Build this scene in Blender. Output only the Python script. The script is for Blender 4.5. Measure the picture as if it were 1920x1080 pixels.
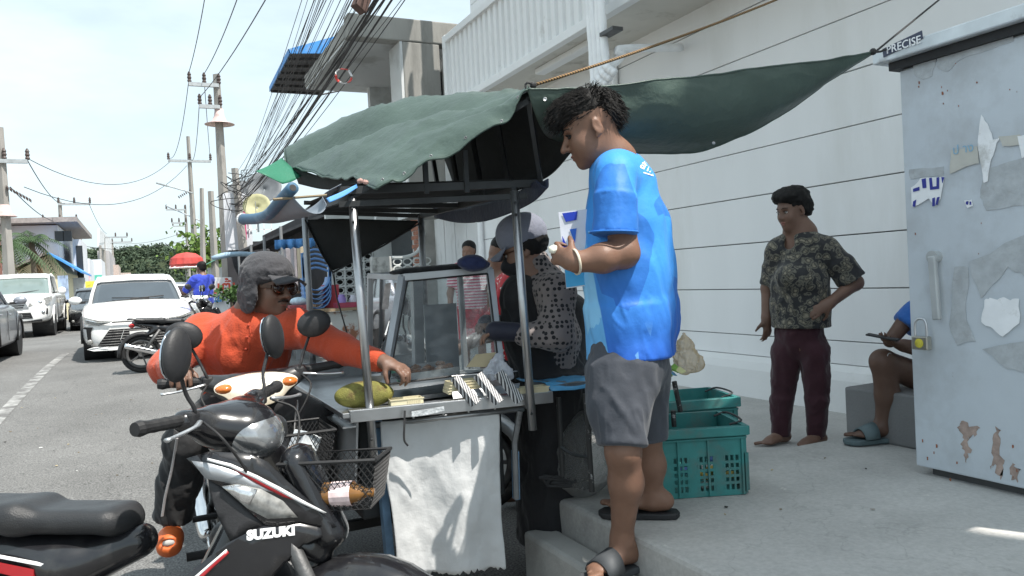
import bpy, bmesh, math, random
import numpy as np
from mathutils import Vector, Matrix
random.seed(7); np.random.seed(7)
for o in list(bpy.data.objects): bpy.data.objects.remove(o)
SC = bpy.context.scene
COL = SC.collection
rad = math.radians
# ------------------------------------------------------------------ camera
F = 1450.; HC = 1.35; ROLL = 0.05
YAW = math.atan(694.8/F); PIT = math.atan(21.8/F)
fw = np.array([math.sin(YAW)*math.cos(PIT), math.cos(YAW)*math.cos(PIT), -math.sin(PIT)])
r0 = np.array([math.cos(YAW), -math.sin(YAW), 0.]); u0 = np.cross(r0, fw)
RI = r0*math.cos(ROLL) - u0*math.sin(ROLL); UI = u0*math.cos(ROLL) + r0*math.sin(ROLL)
CAMP = np.array([0, 0, HC])
cam = bpy.data.cameras.new('camera'); camo = bpy.data.objects.new('camera', cam); COL.objects.link(camo)
camo.matrix_world = Matrix(((RI[0], UI[0], -fw[0], 0), (RI[1], UI[1], -fw[1], 0), (RI[2], UI[2], -fw[2], HC), (0, 0, 0, 1)))
cam.sensor_width = 36; cam.lens = F/1920*36; cam.clip_start = .05; cam.clip_end = 3000
SC.camera = camo
# ------------------------------------------------------------------ light
SUN_DIR = np.array([.23, -.40, .86]); SUN_DIR /= np.linalg.norm(SUN_DIR)      # towards the sun
w = bpy.data.worlds.new('World'); SC.world = w; w.use_nodes = True
nt = w.node_tree; nt.nodes.clear()
N = nt.nodes.new; L = nt.links.new
out = N('ShaderNodeOutputWorld'); bg = N('ShaderNodeBackground'); sky = N('ShaderNodeTexSky')
sky.sky_type = 'NISHITA'; sky.sun_disc = False
sky.sun_elevation = math.asin(SUN_DIR[2]); sky.sun_rotation = math.atan2(SUN_DIR[0], SUN_DIR[1])
sky.air_density = 1.2; sky.dust_density = 2.0; sky.ozone_density = 1.2
tc = N('ShaderNodeTexCoord'); mp = N('ShaderNodeMapping'); mp.inputs['Scale'].default_value = (1.1, 1.1, 3.2)
nz = N('ShaderNodeTexNoise'); nz.inputs['Scale'].default_value = 1.7; nz.inputs['Detail'].default_value = 7; nz.inputs['Roughness'].default_value = .55
cr = N('ShaderNodeValToRGB'); cr.color_ramp.elements[0].position = .36; cr.color_ramp.elements[1].position = .66
cr.color_ramp.elements[0].color = (.5, .5, .5, 1); cr.color_ramp.elements[1].color = (.95, .95, .95, 1)
mx = N('ShaderNodeMix'); mx.data_type = 'RGBA'; mx.inputs[7].default_value = (7.5, 8.9, 9.5, 1)
L(tc.outputs['Generated'], mp.inputs[0]); L(mp.outputs[0], nz.inputs[0]); L(nz.outputs[0], cr.inputs[0])
L(cr.outputs[0], mx.inputs[0]); L(sky.outputs[0], mx.inputs[6]); L(mx.outputs[2], bg.inputs[0])
bg.inputs[1].default_value = .10; L(bg.outputs[0], out.inputs[0])
sl = bpy.data.lights.new('sun', 'SUN'); sl.energy = 5.0; sl.angle = rad(.55); sl.color = (1, .95, .88)
so = bpy.data.objects.new('sun', sl); COL.objects.link(so)
so.rotation_euler = Vector(SUN_DIR.tolist()).to_track_quat('Z', 'Y').to_euler(); so.location = (0, 0, 30)
SC.view_settings.view_transform = 'Standard'; SC.view_settings.look = 'None'
SC.view_settings.exposure = 0.5; SC.view_settings.gamma = 1; SC.view_settings.use_curve_mapping = False
SC.render.engine = 'CYCLES'
# ------------------------------------------------------------------ pixel -> point
def ray(u, v): return fw + RI*((u-960)/F) - UI*((v-540)/F)
def Pd(u, v, d): return CAMP + ray(u, v)*d                    # at depth d
def Pz(u, v, z): r = ray(u, v); return CAMP + r*((z-HC)/r[2])
def Px(u, v, x): r = ray(u, v); return CAMP + r*(x/r[0])
def Py(u, v, y): r = ray(u, v); return CAMP + r*(y/r[1])
def A(*a): return np.array(a, float)
def unit(v): v = np.asarray(v, float); return v/(np.linalg.norm(v)+1e-12)
def gz(y):                                                    # height of the road along its length
    t = np.clip((y-4.0)/12.0, 0, 1); return .25*t*t*(3-2*t)*.999
# ------------------------------------------------------------------ materials
MATS = {}
def M(name, base=(.5,.5,.5), rough=.6, metal=0., var=.15, vs=6., bump=0., bs=80., dirt=None, ds=4., dthr=.55, dw=.12,
      coat=0., spec=.5, trans=0., alpha=1., emis=None, es=0., wear=None, wthr=.68, ws=14., space='Object', stretch=(1,1,1), ior=1.45, sheen=0., subs=0., transl=None):
    if name in MATS: return MATS[name]
    m = bpy.data.materials.new(name); m.use_nodes = True; t = m.node_tree; b = t.nodes['Principled BSDF']
    n = t.nodes.new; l = t.links.new
    b.inputs['Roughness'].default_value = rough; b.inputs['Metallic'].default_value = metal
    b.inputs['Coat Weight'].default_value = coat; b.inputs['Coat Roughness'].default_value = .06
    b.inputs['Specular IOR Level'].default_value = spec; b.inputs['Transmission Weight'].default_value = trans
    b.inputs['Alpha'].default_value = alpha; b.inputs['IOR'].default_value = ior
    if sheen: b.inputs['Sheen Weight'].default_value = sheen
    if subs:
        b.inputs['Subsurface Weight'].default_value = subs; b.inputs['Subsurface Radius'].default_value = (.012, .005, .003); b.inputs['Subsurface Scale'].default_value = 1.
    if emis: b.inputs['Emission Color'].default_value = (*emis, 1); b.inputs['Emission Strength'].default_value = es
    co = n('ShaderNodeTexCoord'); mpn = n('ShaderNodeMapping'); mpn.inputs['Scale'].default_value = stretch
    l(co.outputs[space], mpn.inputs[0]); P = mpn.outputs[0]
    def noise(s, d=4, r=.55):
        k = n('ShaderNodeTexNoise'); k.inputs['Scale'].default_value = s; k.inputs['Detail'].default_value = d; k.inputs['Roughness'].default_value = r
        l(P, k.inputs[0]); return k.outputs[0]
    def ramp(s, a, c):
        k = n('ShaderNodeMapRange'); k.inputs[1].default_value = a; k.inputs[2].default_value = c; l(s, k.inputs[0]); return k.outputs[0]
    def mix(f, a, c):
        k = n('ShaderNodeMix'); k.data_type = 'RGBA'; l(f, k.inputs[0])
        for i, v in ((6, a), (7, c)):
            if isinstance(v, tuple): k.inputs[i].default_value = (*v[:3], 1)
            else: l(v, k.inputs[i])
        return k.outputs[2]
    lo = tuple(c*(1-var) for c in base); hi = tuple(min(1, c*(1+var)) for c in base)
    col = mix(ramp(noise(vs, 5), .3, .7), lo, hi)
    if dirt: col = mix(ramp(noise(ds, 7, .65), dthr, dthr+dw), col, dirt)
    if wear: col = mix(ramp(noise(ws, 8, .7), wthr, wthr+.03), col, wear)
    l(col, b.inputs['Base Color'])
    rr = n('ShaderNodeMapRange'); rr.inputs[3].default_value = max(0, rough-.08); rr.inputs[4].default_value = min(1, rough+.1); l(noise(vs*2.3, 4), rr.inputs[0]); l(rr.outputs[0], b.inputs['Roughness'])
    if bump:
        k = n('ShaderNodeBump'); k.inputs['Strength'].default_value = bump; k.inputs['Distance'].default_value = .01
        l(noise(bs, 5, .6), k.inputs['Height']); l(k.outputs[0], b.inputs['Normal'])
    m['col'] = 1; MATS[name] = m
    m.use_nodes = True
    return m
def nodes(m): return m.node_tree, m.node_tree.nodes.new, m.node_tree.links.new, m.node_tree.nodes['Principled BSDF']
# ------------------------------------------------------------------ geometry (V, F)
def join(*gs):
    V, Fc, o = [], [], 0
    for g in gs:
        if isinstance(g, list): g = join(*g)
        v, f = g; v = np.asarray(v, float).reshape(-1, 3); V.append(v); Fc += [tuple(i+o for i in q) for q in f]; o += len(v)
    return (np.concatenate(V), Fc) if V else (np.zeros((0, 3)), [])
def xf(g, R=None, t=(0, 0, 0), s=1.):
    v = np.asarray(g[0], float)*s
    if R is not None: v = v @ np.asarray(R, float).T
    return v+np.asarray(t, float), g[1]
def rotz(a): c, s = math.cos(a), math.sin(a); return np.array([[c, -s, 0], [s, c, 0], [0, 0, 1.]])
def roty(a): c, s = math.cos(a), math.sin(a); return np.array([[c, 0, s], [0, 1, 0], [-s, 0, c]])
def rotx(a): c, s = math.cos(a), math.sin(a); return np.array([[1, 0, 0], [0, c, -s], [0, s, c]])
BF = [(0,1,3,2), (4,6,7,5), (0,4,5,1), (2,3,7,6), (0,2,6,4), (1,5,7,3)]
def box(c, s, R=None):
    v = np.array([[x, y, z] for x in (-.5, .5) for y in (-.5, .5) for z in (-.5, .5)])*np.asarray(s, float)
    if R is not None: v = v @ np.asarray(R).T
    return v+np.asarray(c, float), BF
def bx(x0, x1, y0, y1, z0, z1): return box(((x0+x1)/2, (y0+y1)/2, (z0+z1)/2), (x1-x0, y1-y0, z1-z0))
def beam(a, b, w, h=None, up=(0, 0, 1)):
    a = np.asarray(a, float); b = np.asarray(b, float); h = h or w; d = unit(b-a)
    if abs(d @ unit(up)) > .98: up = (1, 0, 0)
    s = unit(np.cross(up, d)); u = np.cross(d, s)
    return box((a+b)/2, (np.linalg.norm(b-a), w, h), np.stack([d, s, u], 1))
def loft(rings, cap=True, closed=True):
    n = len(rings[0]); V = np.concatenate([np.asarray(r, float) for r in rings]); Fc = []
    for i in range(len(rings)-1):
        for j in range(n if closed else n-1):
            k = (j+1) % n; Fc.append((i*n+j, i*n+k, (i+1)*n+k, (i+1)*n+j))
    if cap and closed: Fc.append(tuple(range(n-1, -1, -1))); m = (len(rings)-1)*n; Fc.append(tuple(range(m, m+n)))
    return V, Fc
def frames(P):
    P = np.asarray(P, float); T = np.gradient(P, axis=0); T /= np.linalg.norm(T, axis=1)[:, None]+1e-12
    u = np.cross(T[0], (0, 0, 1)); u = unit(u) if np.linalg.norm(u) > .1 else A(1, 0, 0); U = []
    for t in T: u = unit(u-t*(u @ t)); U.append(u)
    U = np.array(U); return T, U, np.cross(T, U)
def tube(P, r, n=8, cap=True, flat=1.):
    P = np.asarray(P, float); T, U, W = frames(P); r = np.full(len(P), r) if np.isscalar(r) else np.asarray(r, float)
    a = np.linspace(0, 2*math.pi, n, endpoint=False)
    return loft([P[i]+r[i]*(np.cos(a)[:, None]*U[i]+flat*np.sin(a)[:, None]*W[i]) for i in range(len(P))], cap)
def cyl(a, b, r, r2=None, n=12): return tube([a, b], [r, r if r2 is None else r2], n)
def lathe(prof, n=24, R=None, t=(0, 0, 0), cap=True):
    a = np.linspace(0, 2*math.pi, n, endpoint=False)
    g = loft([np.stack([np.cos(a)*max(r, 1e-4), np.sin(a)*max(r, 1e-4), np.full(n, z)], 1) for r, z in prof], cap)
    return xf(g, R, t)
def crom(P, k=6):
    P = np.asarray(P, float); Q = np.concatenate([[2*P[0]-P[1]], P, [2*P[-1]-P[-2]]]); o = []
    for i in range(1, len(Q)-2):
        for t in np.arange(k)/k:
            a, b, c, d = Q[i-1:i+3]; o.append(.5*(2*b+(c-a)*t+(2*a-5*b+4*c-d)*t*t+(3*b-a-3*c+d)*t**3))
    o.append(P[-1]); return np.array(o)
def grid_up(G, k=6):
    G = np.asarray(G, float); G = np.stack([crom(G[:, j], k) for j in range(G.shape[1])], 1)
    return np.stack([crom(G[i], k) for i in range(G.shape[0])], 0)
def sheet(G):
    m, n = G.shape[:2]; idx = np.arange(m*n).reshape(m, n)
    return G.reshape(-1, 3), [(idx[i, j], idx[i+1, j], idx[i+1, j+1], idx[i, j+1]) for i in range(m-1) for j in range(n-1)]
def prism(out2, f, d):
    """outline (list of 3-D points in one plane) extruded by vector d"""
    P = np.asarray(out2, float); n = len(P); V = np.concatenate([P, P+np.asarray(d, float)])
    return V, [tuple(range(n-1, -1, -1)), tuple(range(n, 2*n))]+[(i, (i+1) % n, n+(i+1) % n, n+i) for i in range(n)]
def ball(c, r, n=12, R=None):
    r = A(r, r, r) if np.isscalar(r) else np.asarray(r, float); rings = []
    a = np.linspace(0, 2*math.pi, n, endpoint=False)
    for t in np.linspace(-1, 1, n//2+2)*math.pi/2:
        cc = max(math.cos(t), .02); rings.append(np.stack([np.cos(a)*cc*r[0], np.sin(a)*cc*r[1], np.full(n, math.sin(t)*r[2])], 1))
    return xf(loft(rings), R, c)
# ------------------------------------------------------------------ value noise
_rng = np.random.RandomState(3); _tab = _rng.rand(64, 64, 64).astype(np.float32)
def vnoise(P):
    P = np.asarray(P, float); i = np.floor(P).astype(int); f = P-i; f = f*f*(3-2*f); i &= 63; j = (i+1) & 63; r = 0
    for a in (0, 1):
        for b in (0, 1):
            for c in (0, 1):
                X = (j if a else i)[..., 0]; Y = (j if b else i)[..., 1]; Z = (j if c else i)[..., 2]
                r = r+_tab[X, Y, Z]*(f[..., 0] if a else 1-f[..., 0])*(f[..., 1] if b else 1-f[..., 1])*(f[..., 2] if c else 1-f[..., 2])
    return r-.5
# ------------------------------------------------------------------ objects
def thing(name, label, cat, loc=(0, 0, 0), rz=0., group=None, R=None, s=1.):
    o = bpy.data.objects.new(name, None); COL.objects.link(o); o.empty_display_size = .1
    if R is None: R = rotz(rz)
    o.matrix_world = Matrix([[R[i][0]*s, R[i][1]*s, R[i][2]*s, loc[i]] for i in range(3)]+[[0, 0, 0, 1]])
    o['label'] = label; o['category'] = cat
    if group: o['group'] = group
    return o
def origin(o):
    while o.parent: o = o.parent
    return np.array(o.matrix_world.translation)
def obj(name, g, mat, parent=None, smooth=False, bevel=0., solid=0., local=False, auto=None, sub=0, loc=None):
    v, f = g; v = np.asarray(v, float).reshape(-1, 3)
    if parent is not None and not local: v = v-origin(parent)
    elif loc is not None: v = v-np.asarray(loc)
    me = bpy.data.meshes.new(name); me.from_pydata(v.tolist(), [], [tuple(int(i) for i in q) for q in f])
    if mat: me.materials.append(mat)
    if smooth or auto:
        me.polygons.foreach_set('use_smooth', [True]*len(me.polygons))
    o = bpy.data.objects.new(name, me); COL.objects.link(o)
    if parent is not None: o.parent = parent
    elif loc is not None: o.location = loc
    if solid: k = o.modifiers.new('s', 'SOLIDIFY'); k.thickness = solid; k.offset = 0
    if bevel: k = o.modifiers.new('b', 'BEVEL'); k.width = bevel; k.segments = 2; k.limit_method = 'ANGLE'; k.angle_limit = rad(40)
    if sub: k = o.modifiers.new('u', 'SUBSURF'); k.levels = sub; k.render_levels = sub
    if auto:
        k = me; bm = bmesh.new(); bm.from_mesh(me)
        for e in bm.edges:
            if len(e.link_faces) == 2 and e.calc_face_angle(0) > rad(auto): e.smooth = False
        bm.to_mesh(me); bm.free()
    return o
def tag(o, label, cat, group=None):
    o['label'] = label; o['category'] = cat
    if group: o['group'] = group
    return o
def struct(name, g, mat, **k):
    o = obj(name, g, mat, **k); o['kind'] = 'structure'; return o
def dup(root, loc=None, R=None, label=None, parent=None):
    r = root.copy(); COL.objects.link(r)
    if parent is not None: r.parent = parent
    if loc is not None:
        R_ = np.eye(3) if R is None else R
        r.matrix_world = Matrix([[*R_[i], loc[i]] for i in range(3)]+[[0, 0, 0, 1]])
    if label: r['label'] = label
    for c in root.children: dup(c, parent=r)
    return r
def fill(pts, R=None):
    """triangulated flat polygon (concave ok)"""
    from mathutils.geometry import tessellate_polygon
    P = np.asarray(pts, float); t = tessellate_polygon([[Vector(p) for p in P]]); return P, [tuple(q) for q in t]
def text(name, s, size, mat, parent, Mw, ext=.0008, align='LEFT', spacing=1., shear=0., local=False, bold=0.):
    c = bpy.data.curves.new(name, 'FONT'); c.body = s; c.size = size; c.extrude = ext; c.align_x = align; c.space_character = spacing; c.shear = shear; c.offset = bold; c.resolution_u = 3
    o = bpy.data.objects.new(name, c); COL.objects.link(o); dg = bpy.context.evaluated_depsgraph_get()
    me = bpy.data.meshes.new_from_object(o.evaluated_get(dg)); bpy.data.objects.remove(o)
    v = np.empty(len(me.vertices)*3); me.vertices.foreach_get('co', v); v = v.reshape(-1, 3)
    fs = [tuple(p.vertices) for p in me.polygons]; bpy.data.meshes.remove(me)
    R, t = Mw; return obj(name, xf((v, fs), R, t), mat, parent, local=local)
# ------------------------------------------------------------------ signed-distance modelling
class Sdf:
    def __init__(s, vox): s.v = vox; s.p = []
    def add(s, fn, lo, hi, k, op): s.p.append((fn, np.asarray(lo), np.asarray(hi), k, op)); return s
    def cap(s, a, b, ra, rb=None, k=.02, op='u', flat=None):
        a = np.asarray(a, float); b = np.asarray(b, float); rb = ra if rb is None else rb
        ax, sc = (unit(flat[0]), flat[1]) if flat is not None else (None, 1.)
        def fn(P):
            q = P-a; d = b-a
            if ax is not None: q = q+ (q @ ax)[..., None]*ax*(1/sc-1); d = d+ax*(d @ ax)*(1/sc-1)
            t = np.clip((q @ d)/(d @ d+1e-12), 0, 1); e = q-t[..., None]*d
            return np.sqrt((e*e).sum(-1))-(ra+(rb-ra)*t)
        m = max(ra, rb)*max(1, sc); return s.add(fn, np.minimum(a, b)-m, np.maximum(a, b)+m, k, op)
    def cone(s, a, b, ra, rb=None, k=.01, op='u', flat=None, rnd=.004):
        a = np.asarray(a, float); b = np.asarray(b, float); rb = ra if rb is None else rb; h = np.linalg.norm(b-a); d = (b-a)/h
        ax, sc = (unit(flat[0]), flat[1]) if flat is not None else (None, 1.)
        if ax is not None: ax = unit(ax-d*(ax @ d))
        def fn(P):
            q = P-a; t = q @ d; e = q-t[..., None]*d
            if ax is not None: e = e+(e @ ax)[..., None]*ax*(1/sc-1)
            r = np.sqrt((e*e).sum(-1)); w = ra+(rb-ra)*np.clip(t/h, 0, 1)
            dx = r-w+rnd; dy = np.abs(t-h/2)-h/2+rnd
            return np.minimum(np.maximum(dx, dy), 0)+np.sqrt(np.maximum(dx, 0)**2+np.maximum(dy, 0)**2)-rnd
        m = max(ra, rb)*max(1, sc); return s.add(fn, np.minimum(a, b)-m, np.maximum(a, b)+m, k, op)
    def ell(s, c, r, R=None, k=.02, op='u'):
        c = np.asarray(c, float); r = A(r, r, r) if np.isscalar(r) else np.asarray(r, float); R = np.eye(3) if R is None else np.asarray(R)
        def fn(P):
            q = (P-c) @ R; k0 = np.sqrt(((q/r)**2).sum(-1)); k1 = np.sqrt(((q/(r*r))**2).sum(-1))+1e-9
            return k0*(k0-1)/k1
        e = np.abs(R) @ r; return s.add(fn, c-e, c+e, k, op)
    def rbox(s, c, h, R=None, rnd=.01, k=.01, op='u'):
        c = np.asarray(c, float); h = np.asarray(h, float); R = np.eye(3) if R is None else np.asarray(R)
        def fn(P):
            q = np.abs((P-c) @ R)-h+rnd
            return np.sqrt((np.maximum(q, 0)**2).sum(-1))+np.minimum(q.max(-1), 0)-rnd
        e = np.abs(R) @ h; return s.add(fn, c-e, c+e, k, op)
    def mesh(s, noise=None):
        v = s.v; us = [q for q in s.p if q[4] == 'u']
        lo = np.min([q[1] for q in us], 0)-4*v; hi = np.max([q[2] for q in us], 0)+4*v
        n = np.ceil((hi-lo)/v).astype(int)+1; D = np.full(n, .2, np.float32)
        ax = [lo[i]+v*np.arange(n[i]) for i in range(3)]
        for fn, a, b, k, op in s.p:
            m = max(k, 3*v)+.004; i0 = np.clip(np.floor((a-m-lo)/v).astype(int), 0, n-1); i1 = np.clip(np.ceil((b+m-lo)/v).astype(int)+1, 1, n)
            if (i1 <= i0).any(): continue
            sl_ = tuple(slice(i0[i], i1[i]) for i in range(3))
            G = np.stack(np.meshgrid(*[ax[i][sl_[i]] for i in range(3)], indexing='ij'), -1)
            d = fn(G); c = D[sl_]
            if op == 's': d = -d; h = np.maximum(k-np.abs(c-d), 0)/k; D[sl_] = np.maximum(c, d)+h*h*k/4
            else: h = np.maximum(k-np.abs(c-d), 0)/k; D[sl_] = np.minimum(c, d)-h*h*k/4
        return nets(D, lo, v)
def nets(D, lo, v):
    S = D < 0; n = np.array(D.shape); c = np.zeros(n-1, np.int8)
    for a in (0, 1):
        for b in (0, 1):
            for d in (0, 1): c += S[a:n[0]-1+a, b:n[1]-1+b, d:n[2]-1+d]
    act = (c > 0) & (c < 8); I = np.argwhere(act); idx = np.full(n-1, -1, np.int64); idx[act] = np.arange(len(I))
    acc = np.zeros((len(I), 3)); cnt = np.zeros(len(I))
    cs = [(a, b, d) for a in (0, 1) for b in (0, 1) for d in (0, 1)]
    for p in cs:
        for q in range(3):
            if p[q]: continue
            e = list(p); e[q] = 1
            d0 = D[I[:, 0]+p[0], I[:, 1]+p[1], I[:, 2]+p[2]]; d1 = D[I[:, 0]+e[0], I[:, 1]+e[1], I[:, 2]+e[2]]
            m = (d0 < 0) != (d1 < 0); t = np.where(m, d0/(d0-d1+1e-12), 0)
            P = np.tile(np.array(p, float), (len(I), 1)); P[:, q] += t; acc += P*m[:, None]; cnt += m
    V = lo+v*(I+acc/cnt[:, None]); Fc = []
    for q in range(3):
        s0 = [slice(1, n[i]-1) for i in range(3)]; s0[q] = slice(0, n[q]-1); s1 = list(s0); s1[q] = slice(1, n[q])
        a = S[tuple(s0)]; b = S[tuple(s1)]; E = np.argwhere(a != b)
        off = np.ones(3, int); off[q] = 0; E = E+off
        flip = S[E[:, 0], E[:, 1], E[:, 2]]
        r, t = [(1, 2), (2, 0), (0, 1)][q]; er = np.eye(3, dtype=int)[r]; et = np.eye(3, dtype=int)[t]
        g = lambda X: idx[X[:, 0], X[:, 1], X[:, 2]]
        Q = np.stack([g(E-er-et), g(E-et), g(E), g(E-er)], 1); Q[~flip] = Q[~flip][:, ::-1]; Fc.append(Q)
    Fc = np.concatenate(Fc)
    for _ in range(2):                                      # light smoothing
        W = np.zeros_like(V); C_ = np.zeros(len(V))
        for i in range(4):
            for j in (1, 3): np.add.at(W, Fc[:, i], V[Fc[:, (i+j) % 4]]); np.add.at(C_, Fc[:, i], 1)
        V = V*.45+.55*W/np.maximum(C_, 1)[:, None]
    return V, Fc
def normals(V, Fc):
    nn = np.cross(V[Fc[:, 2]]-V[Fc[:, 0]], V[Fc[:, 3]]-V[Fc[:, 1]]); Nn = np.zeros_like(V)
    for i in range(4): np.add.at(Nn, Fc[:, i], nn)
    return Nn/(np.linalg.norm(Nn, axis=1)[:, None]+1e-12)
def wrinkle(g, amp=.004, s=(18, 18, 7), seed=0., fn=None):
    V, Fc = g; Nn = normals(V, Fc); c_, s_ = math.cos(.6), math.sin(.6); h = 0
    for k, (wt, sc, an) in enumerate(((1.0, 1., .55), (.75, 1.9, -.6), (.34, 3.6, .4))):
        c_, s_ = math.cos(an), math.sin(an); Q = np.stack([V[:, 0]*c_+V[:, 2]*s_*.6, V[:, 1], V[:, 2]*c_-V[:, 0]*s_*.6], 1); P = Q*np.asarray(s)*sc+seed+k*7.3
        wv = vnoise(P+1.3*vnoise(P*.6+9)[:, None]); r_ = np.clip(1-np.abs(wv)*5, 0, 1); h = h+wt*(r_*r_*(3-2*r_)*.55-.15+wv*1.7)
    a = (amp if fn is None else amp*fn(V))*np.clip(1.35-1.35*np.abs(Nn[:, 2]), .12, 1); return V+Nn*(h*a)[:, None] if np.isscalar(a) else V+Nn*(h*a)[:, None], Fc
def obj_np(name, g, mat, parent, vcol=None):
    V, Fc = g; V = V-origin(parent) if parent is not None else V; me = bpy.data.meshes.new(name)
    Fc = np.asarray(Fc, np.int32); nf = len(Fc)
    me.vertices.add(len(V)); me.vertices.foreach_set('co', V.astype(np.float32).ravel()); me.loops.add(nf*4); me.loops.foreach_set('vertex_index', Fc.ravel())
    me.polygons.add(nf); me.polygons.foreach_set('loop_start', np.arange(nf, dtype=np.int32)*4); me.polygons.foreach_set('use_smooth', np.ones(nf, bool))
    me.update(calc_edges=True); me.validate()
    if mat: me.materials.append(mat)
    o = bpy.data.objects.new(name, me); COL.objects.link(o)
    if parent is not None: o.parent = parent
    return o
# ================================================================== SETTING
# ---- asphalt
def asphalt():
    m = M('asphalt', (.145,.144,.14), .88, var=.16, vs=.9, bump=.5, bs=160, dirt=(.112,.111,.108), ds=.35, dthr=.5, dw=.2)
    t, n, l, b = nodes(m); src = b.inputs['Base Color'].links[0].from_socket
    co = n('ShaderNodeTexCoord'); g = n('ShaderNodeTexNoise'); g.inputs['Scale'].default_value = 95; g.inputs['Detail'].default_value = 3
    l(co.outputs['Object'], g.inputs[0]); r = n('ShaderNodeMapRange'); r.inputs[1].default_value = .35; r.inputs[2].default_value = .7; r.inputs[3].default_value = .5; r.inputs[4].default_value = 1.7; l(g.outputs[0], r.inputs[0])
    mx_ = n('ShaderNodeMix'); mx_.data_type = 'RGBA'; mx_.blend_type = 'MULTIPLY'; mx_.inputs[0].default_value = 1; l(src, mx_.inputs[6]); l(r.outputs[0], mx_.inputs[7])
    v = n('ShaderNodeTexVoronoi'); v.feature = 'DISTANCE_TO_EDGE'; v.inputs['Scale'].default_value = .55
    w_ = n('ShaderNodeTexNoise'); w_.inputs['Scale'].default_value = 2.5; w_.inputs['Detail'].default_value = 6; l(co.outputs['Object'], w_.inputs[0])
    ad = n('ShaderNodeMix'); ad.data_type = 'RGBA'; ad.inputs[0].default_value = .35; l(co.outputs['Object'], ad.inputs[6]); l(w_.outputs[1], ad.inputs[7]); l(ad.outputs[2], v.inputs[0])
    r2 = n('ShaderNodeMapRange'); r2.inputs[1].default_value = 0; r2.inputs[2].default_value = .006; r2.inputs[3].default_value = .75; r2.inputs[4].default_value = 1; l(v.outputs[0], r2.inputs[0])
    m2 = n('ShaderNodeMix'); m2.data_type = 'RGBA'; m2.blend_type = 'MULTIPLY'; m2.inputs[0].default_value = .8; l(mx_.outputs[2], m2.inputs[6]); l(r2.outputs[0], m2.inputs[7])
    # pale worn stone specks
    g3 = n('ShaderNodeTexVoronoi'); g3.inputs['Scale'].default_value = 24; l(co.outputs['Object'], g3.inputs[0])
    r3 = n('ShaderNodeMapRange'); r3.inputs[1].default_value = .12; r3.inputs[2].default_value = .02; l(g3.outputs[0], r3.inputs[0])
    m3 = n('ShaderNodeMix'); m3.data_type = 'RGBA'; l(r3.outputs[0], m3.inputs[0]); l(m2.outputs[2], m3.inputs[6]); m3.inputs[7].default_value = (.22,.215,.2,1)
    l(m3.outputs[2], b.inputs['Base Color']); return m
mASPH = asphalt()
def concrete(name, c=(.36,.355,.34), rough=.85, dirt=(.2,.195,.185), thr=.52, bump=.35, ds=1.6, stretch=(1,1,1)):
    return M(name, c, rough, var=.14, vs=2.2, bump=bump, bs=70, dirt=dirt, ds=ds, dthr=thr, dw=.22, wear=(c[0]*1.25,c[1]*1.25,c[2]*1.22), wthr=.66, ws=9, stretch=stretch)
mCONC = concrete('concrete_slab', (.44,.43,.41), dirt=(.25,.244,.232), thr=.5, ds=1.1); mSTEP = concrete('concrete_step', (.40,.395,.375), dirt=(.19,.186,.175), thr=.5)  # slab blotches mix real stains with floor shading put into the colour
t, n, l, b = nodes(mCONC); src = b.inputs['Base Color'].links[0].from_socket; co = n('ShaderNodeTexCoord'); v = n('ShaderNodeTexVoronoi'); v.feature = 'DISTANCE_TO_EDGE'; v.inputs['Scale'].default_value = .9
w_ = n('ShaderNodeTexNoise'); w_.inputs['Scale'].default_value = 3.5; w_.inputs['Detail'].default_value = 7; l(co.outputs['Object'], w_.inputs[0]); ad = n('ShaderNodeMix'); ad.data_type = 'RGBA'; ad.inputs[0].default_value = .3; l(co.outputs['Object'], ad.inputs[6]); l(w_.outputs[1], ad.inputs[7]); l(ad.outputs[2], v.inputs[0])
r2 = n('ShaderNodeMapRange'); r2.inputs[1].default_value = 0; r2.inputs[2].default_value = .003; r2.inputs[3].default_value = .85; r2.inputs[4].default_value = 1; l(v.outputs[0], r2.inputs[0]); g3 = n('ShaderNodeTexNoise'); g3.inputs['Scale'].default_value = 60; g3.inputs['Detail'].default_value = 5; l(co.outputs['Object'], g3.inputs[0]); r3 = n('ShaderNodeMapRange'); r3.inputs[1].default_value = .3; r3.inputs[2].default_value = .7; r3.inputs[3].default_value = .9; r3.inputs[4].default_value = 1.08; l(g3.outputs[0], r3.inputs[0])
mu = n('ShaderNodeMath'); mu.operation = 'MULTIPLY'; l(r2.outputs[0], mu.inputs[0]); l(r3.outputs[0], mu.inputs[1]); m2 = n('ShaderNodeMix'); m2.data_type = 'RGBA'; m2.blend_type = 'MULTIPLY'; m2.inputs[0].default_value = 1; l(src, m2.inputs[6]); l(mu.outputs[0], m2.inputs[7]); l(m2.outputs[2], b.inputs['Base Color'])
mDIRT = M('ground_earth', (.24,.22,.18), .95, var=.25, vs=.3, bump=.4, bs=20, dirt=(.12,.15,.06), ds=.08)
ys = np.concatenate([np.arange(-30, 40, 2.), np.arange(40, 200, 20), [200, 300, 500, 900, 1600]]); xs = np.array([-700, -200, -60, -20, -8, -4, 0, 4, 10, 30, 80, 250, 800.])
G = np.array([[[x, y, gz(y)-.012] for y in ys] for x in xs]); struct('ground', sheet(G[:, ::-1]), mDIRT, smooth=True)
yr = np.concatenate([np.arange(-14, 30, 1.), np.arange(30, 120, 10), [120, 200, 330]]); xr = np.linspace(-6.2, 4.4, 12)
struct('road', sheet(np.array([[[x, y, gz(y)-.03*abs(x+1)/6*0] for y in yr] for x in xr])[:, ::-1]), mASPH, smooth=True)
mPAINT = M('worn_road_paint', (.34,.34,.33), .85, var=.1, vs=9, bump=.2, bs=200, dirt=(.13,.128,.125), ds=5, dthr=.38, dw=.2)
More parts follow.
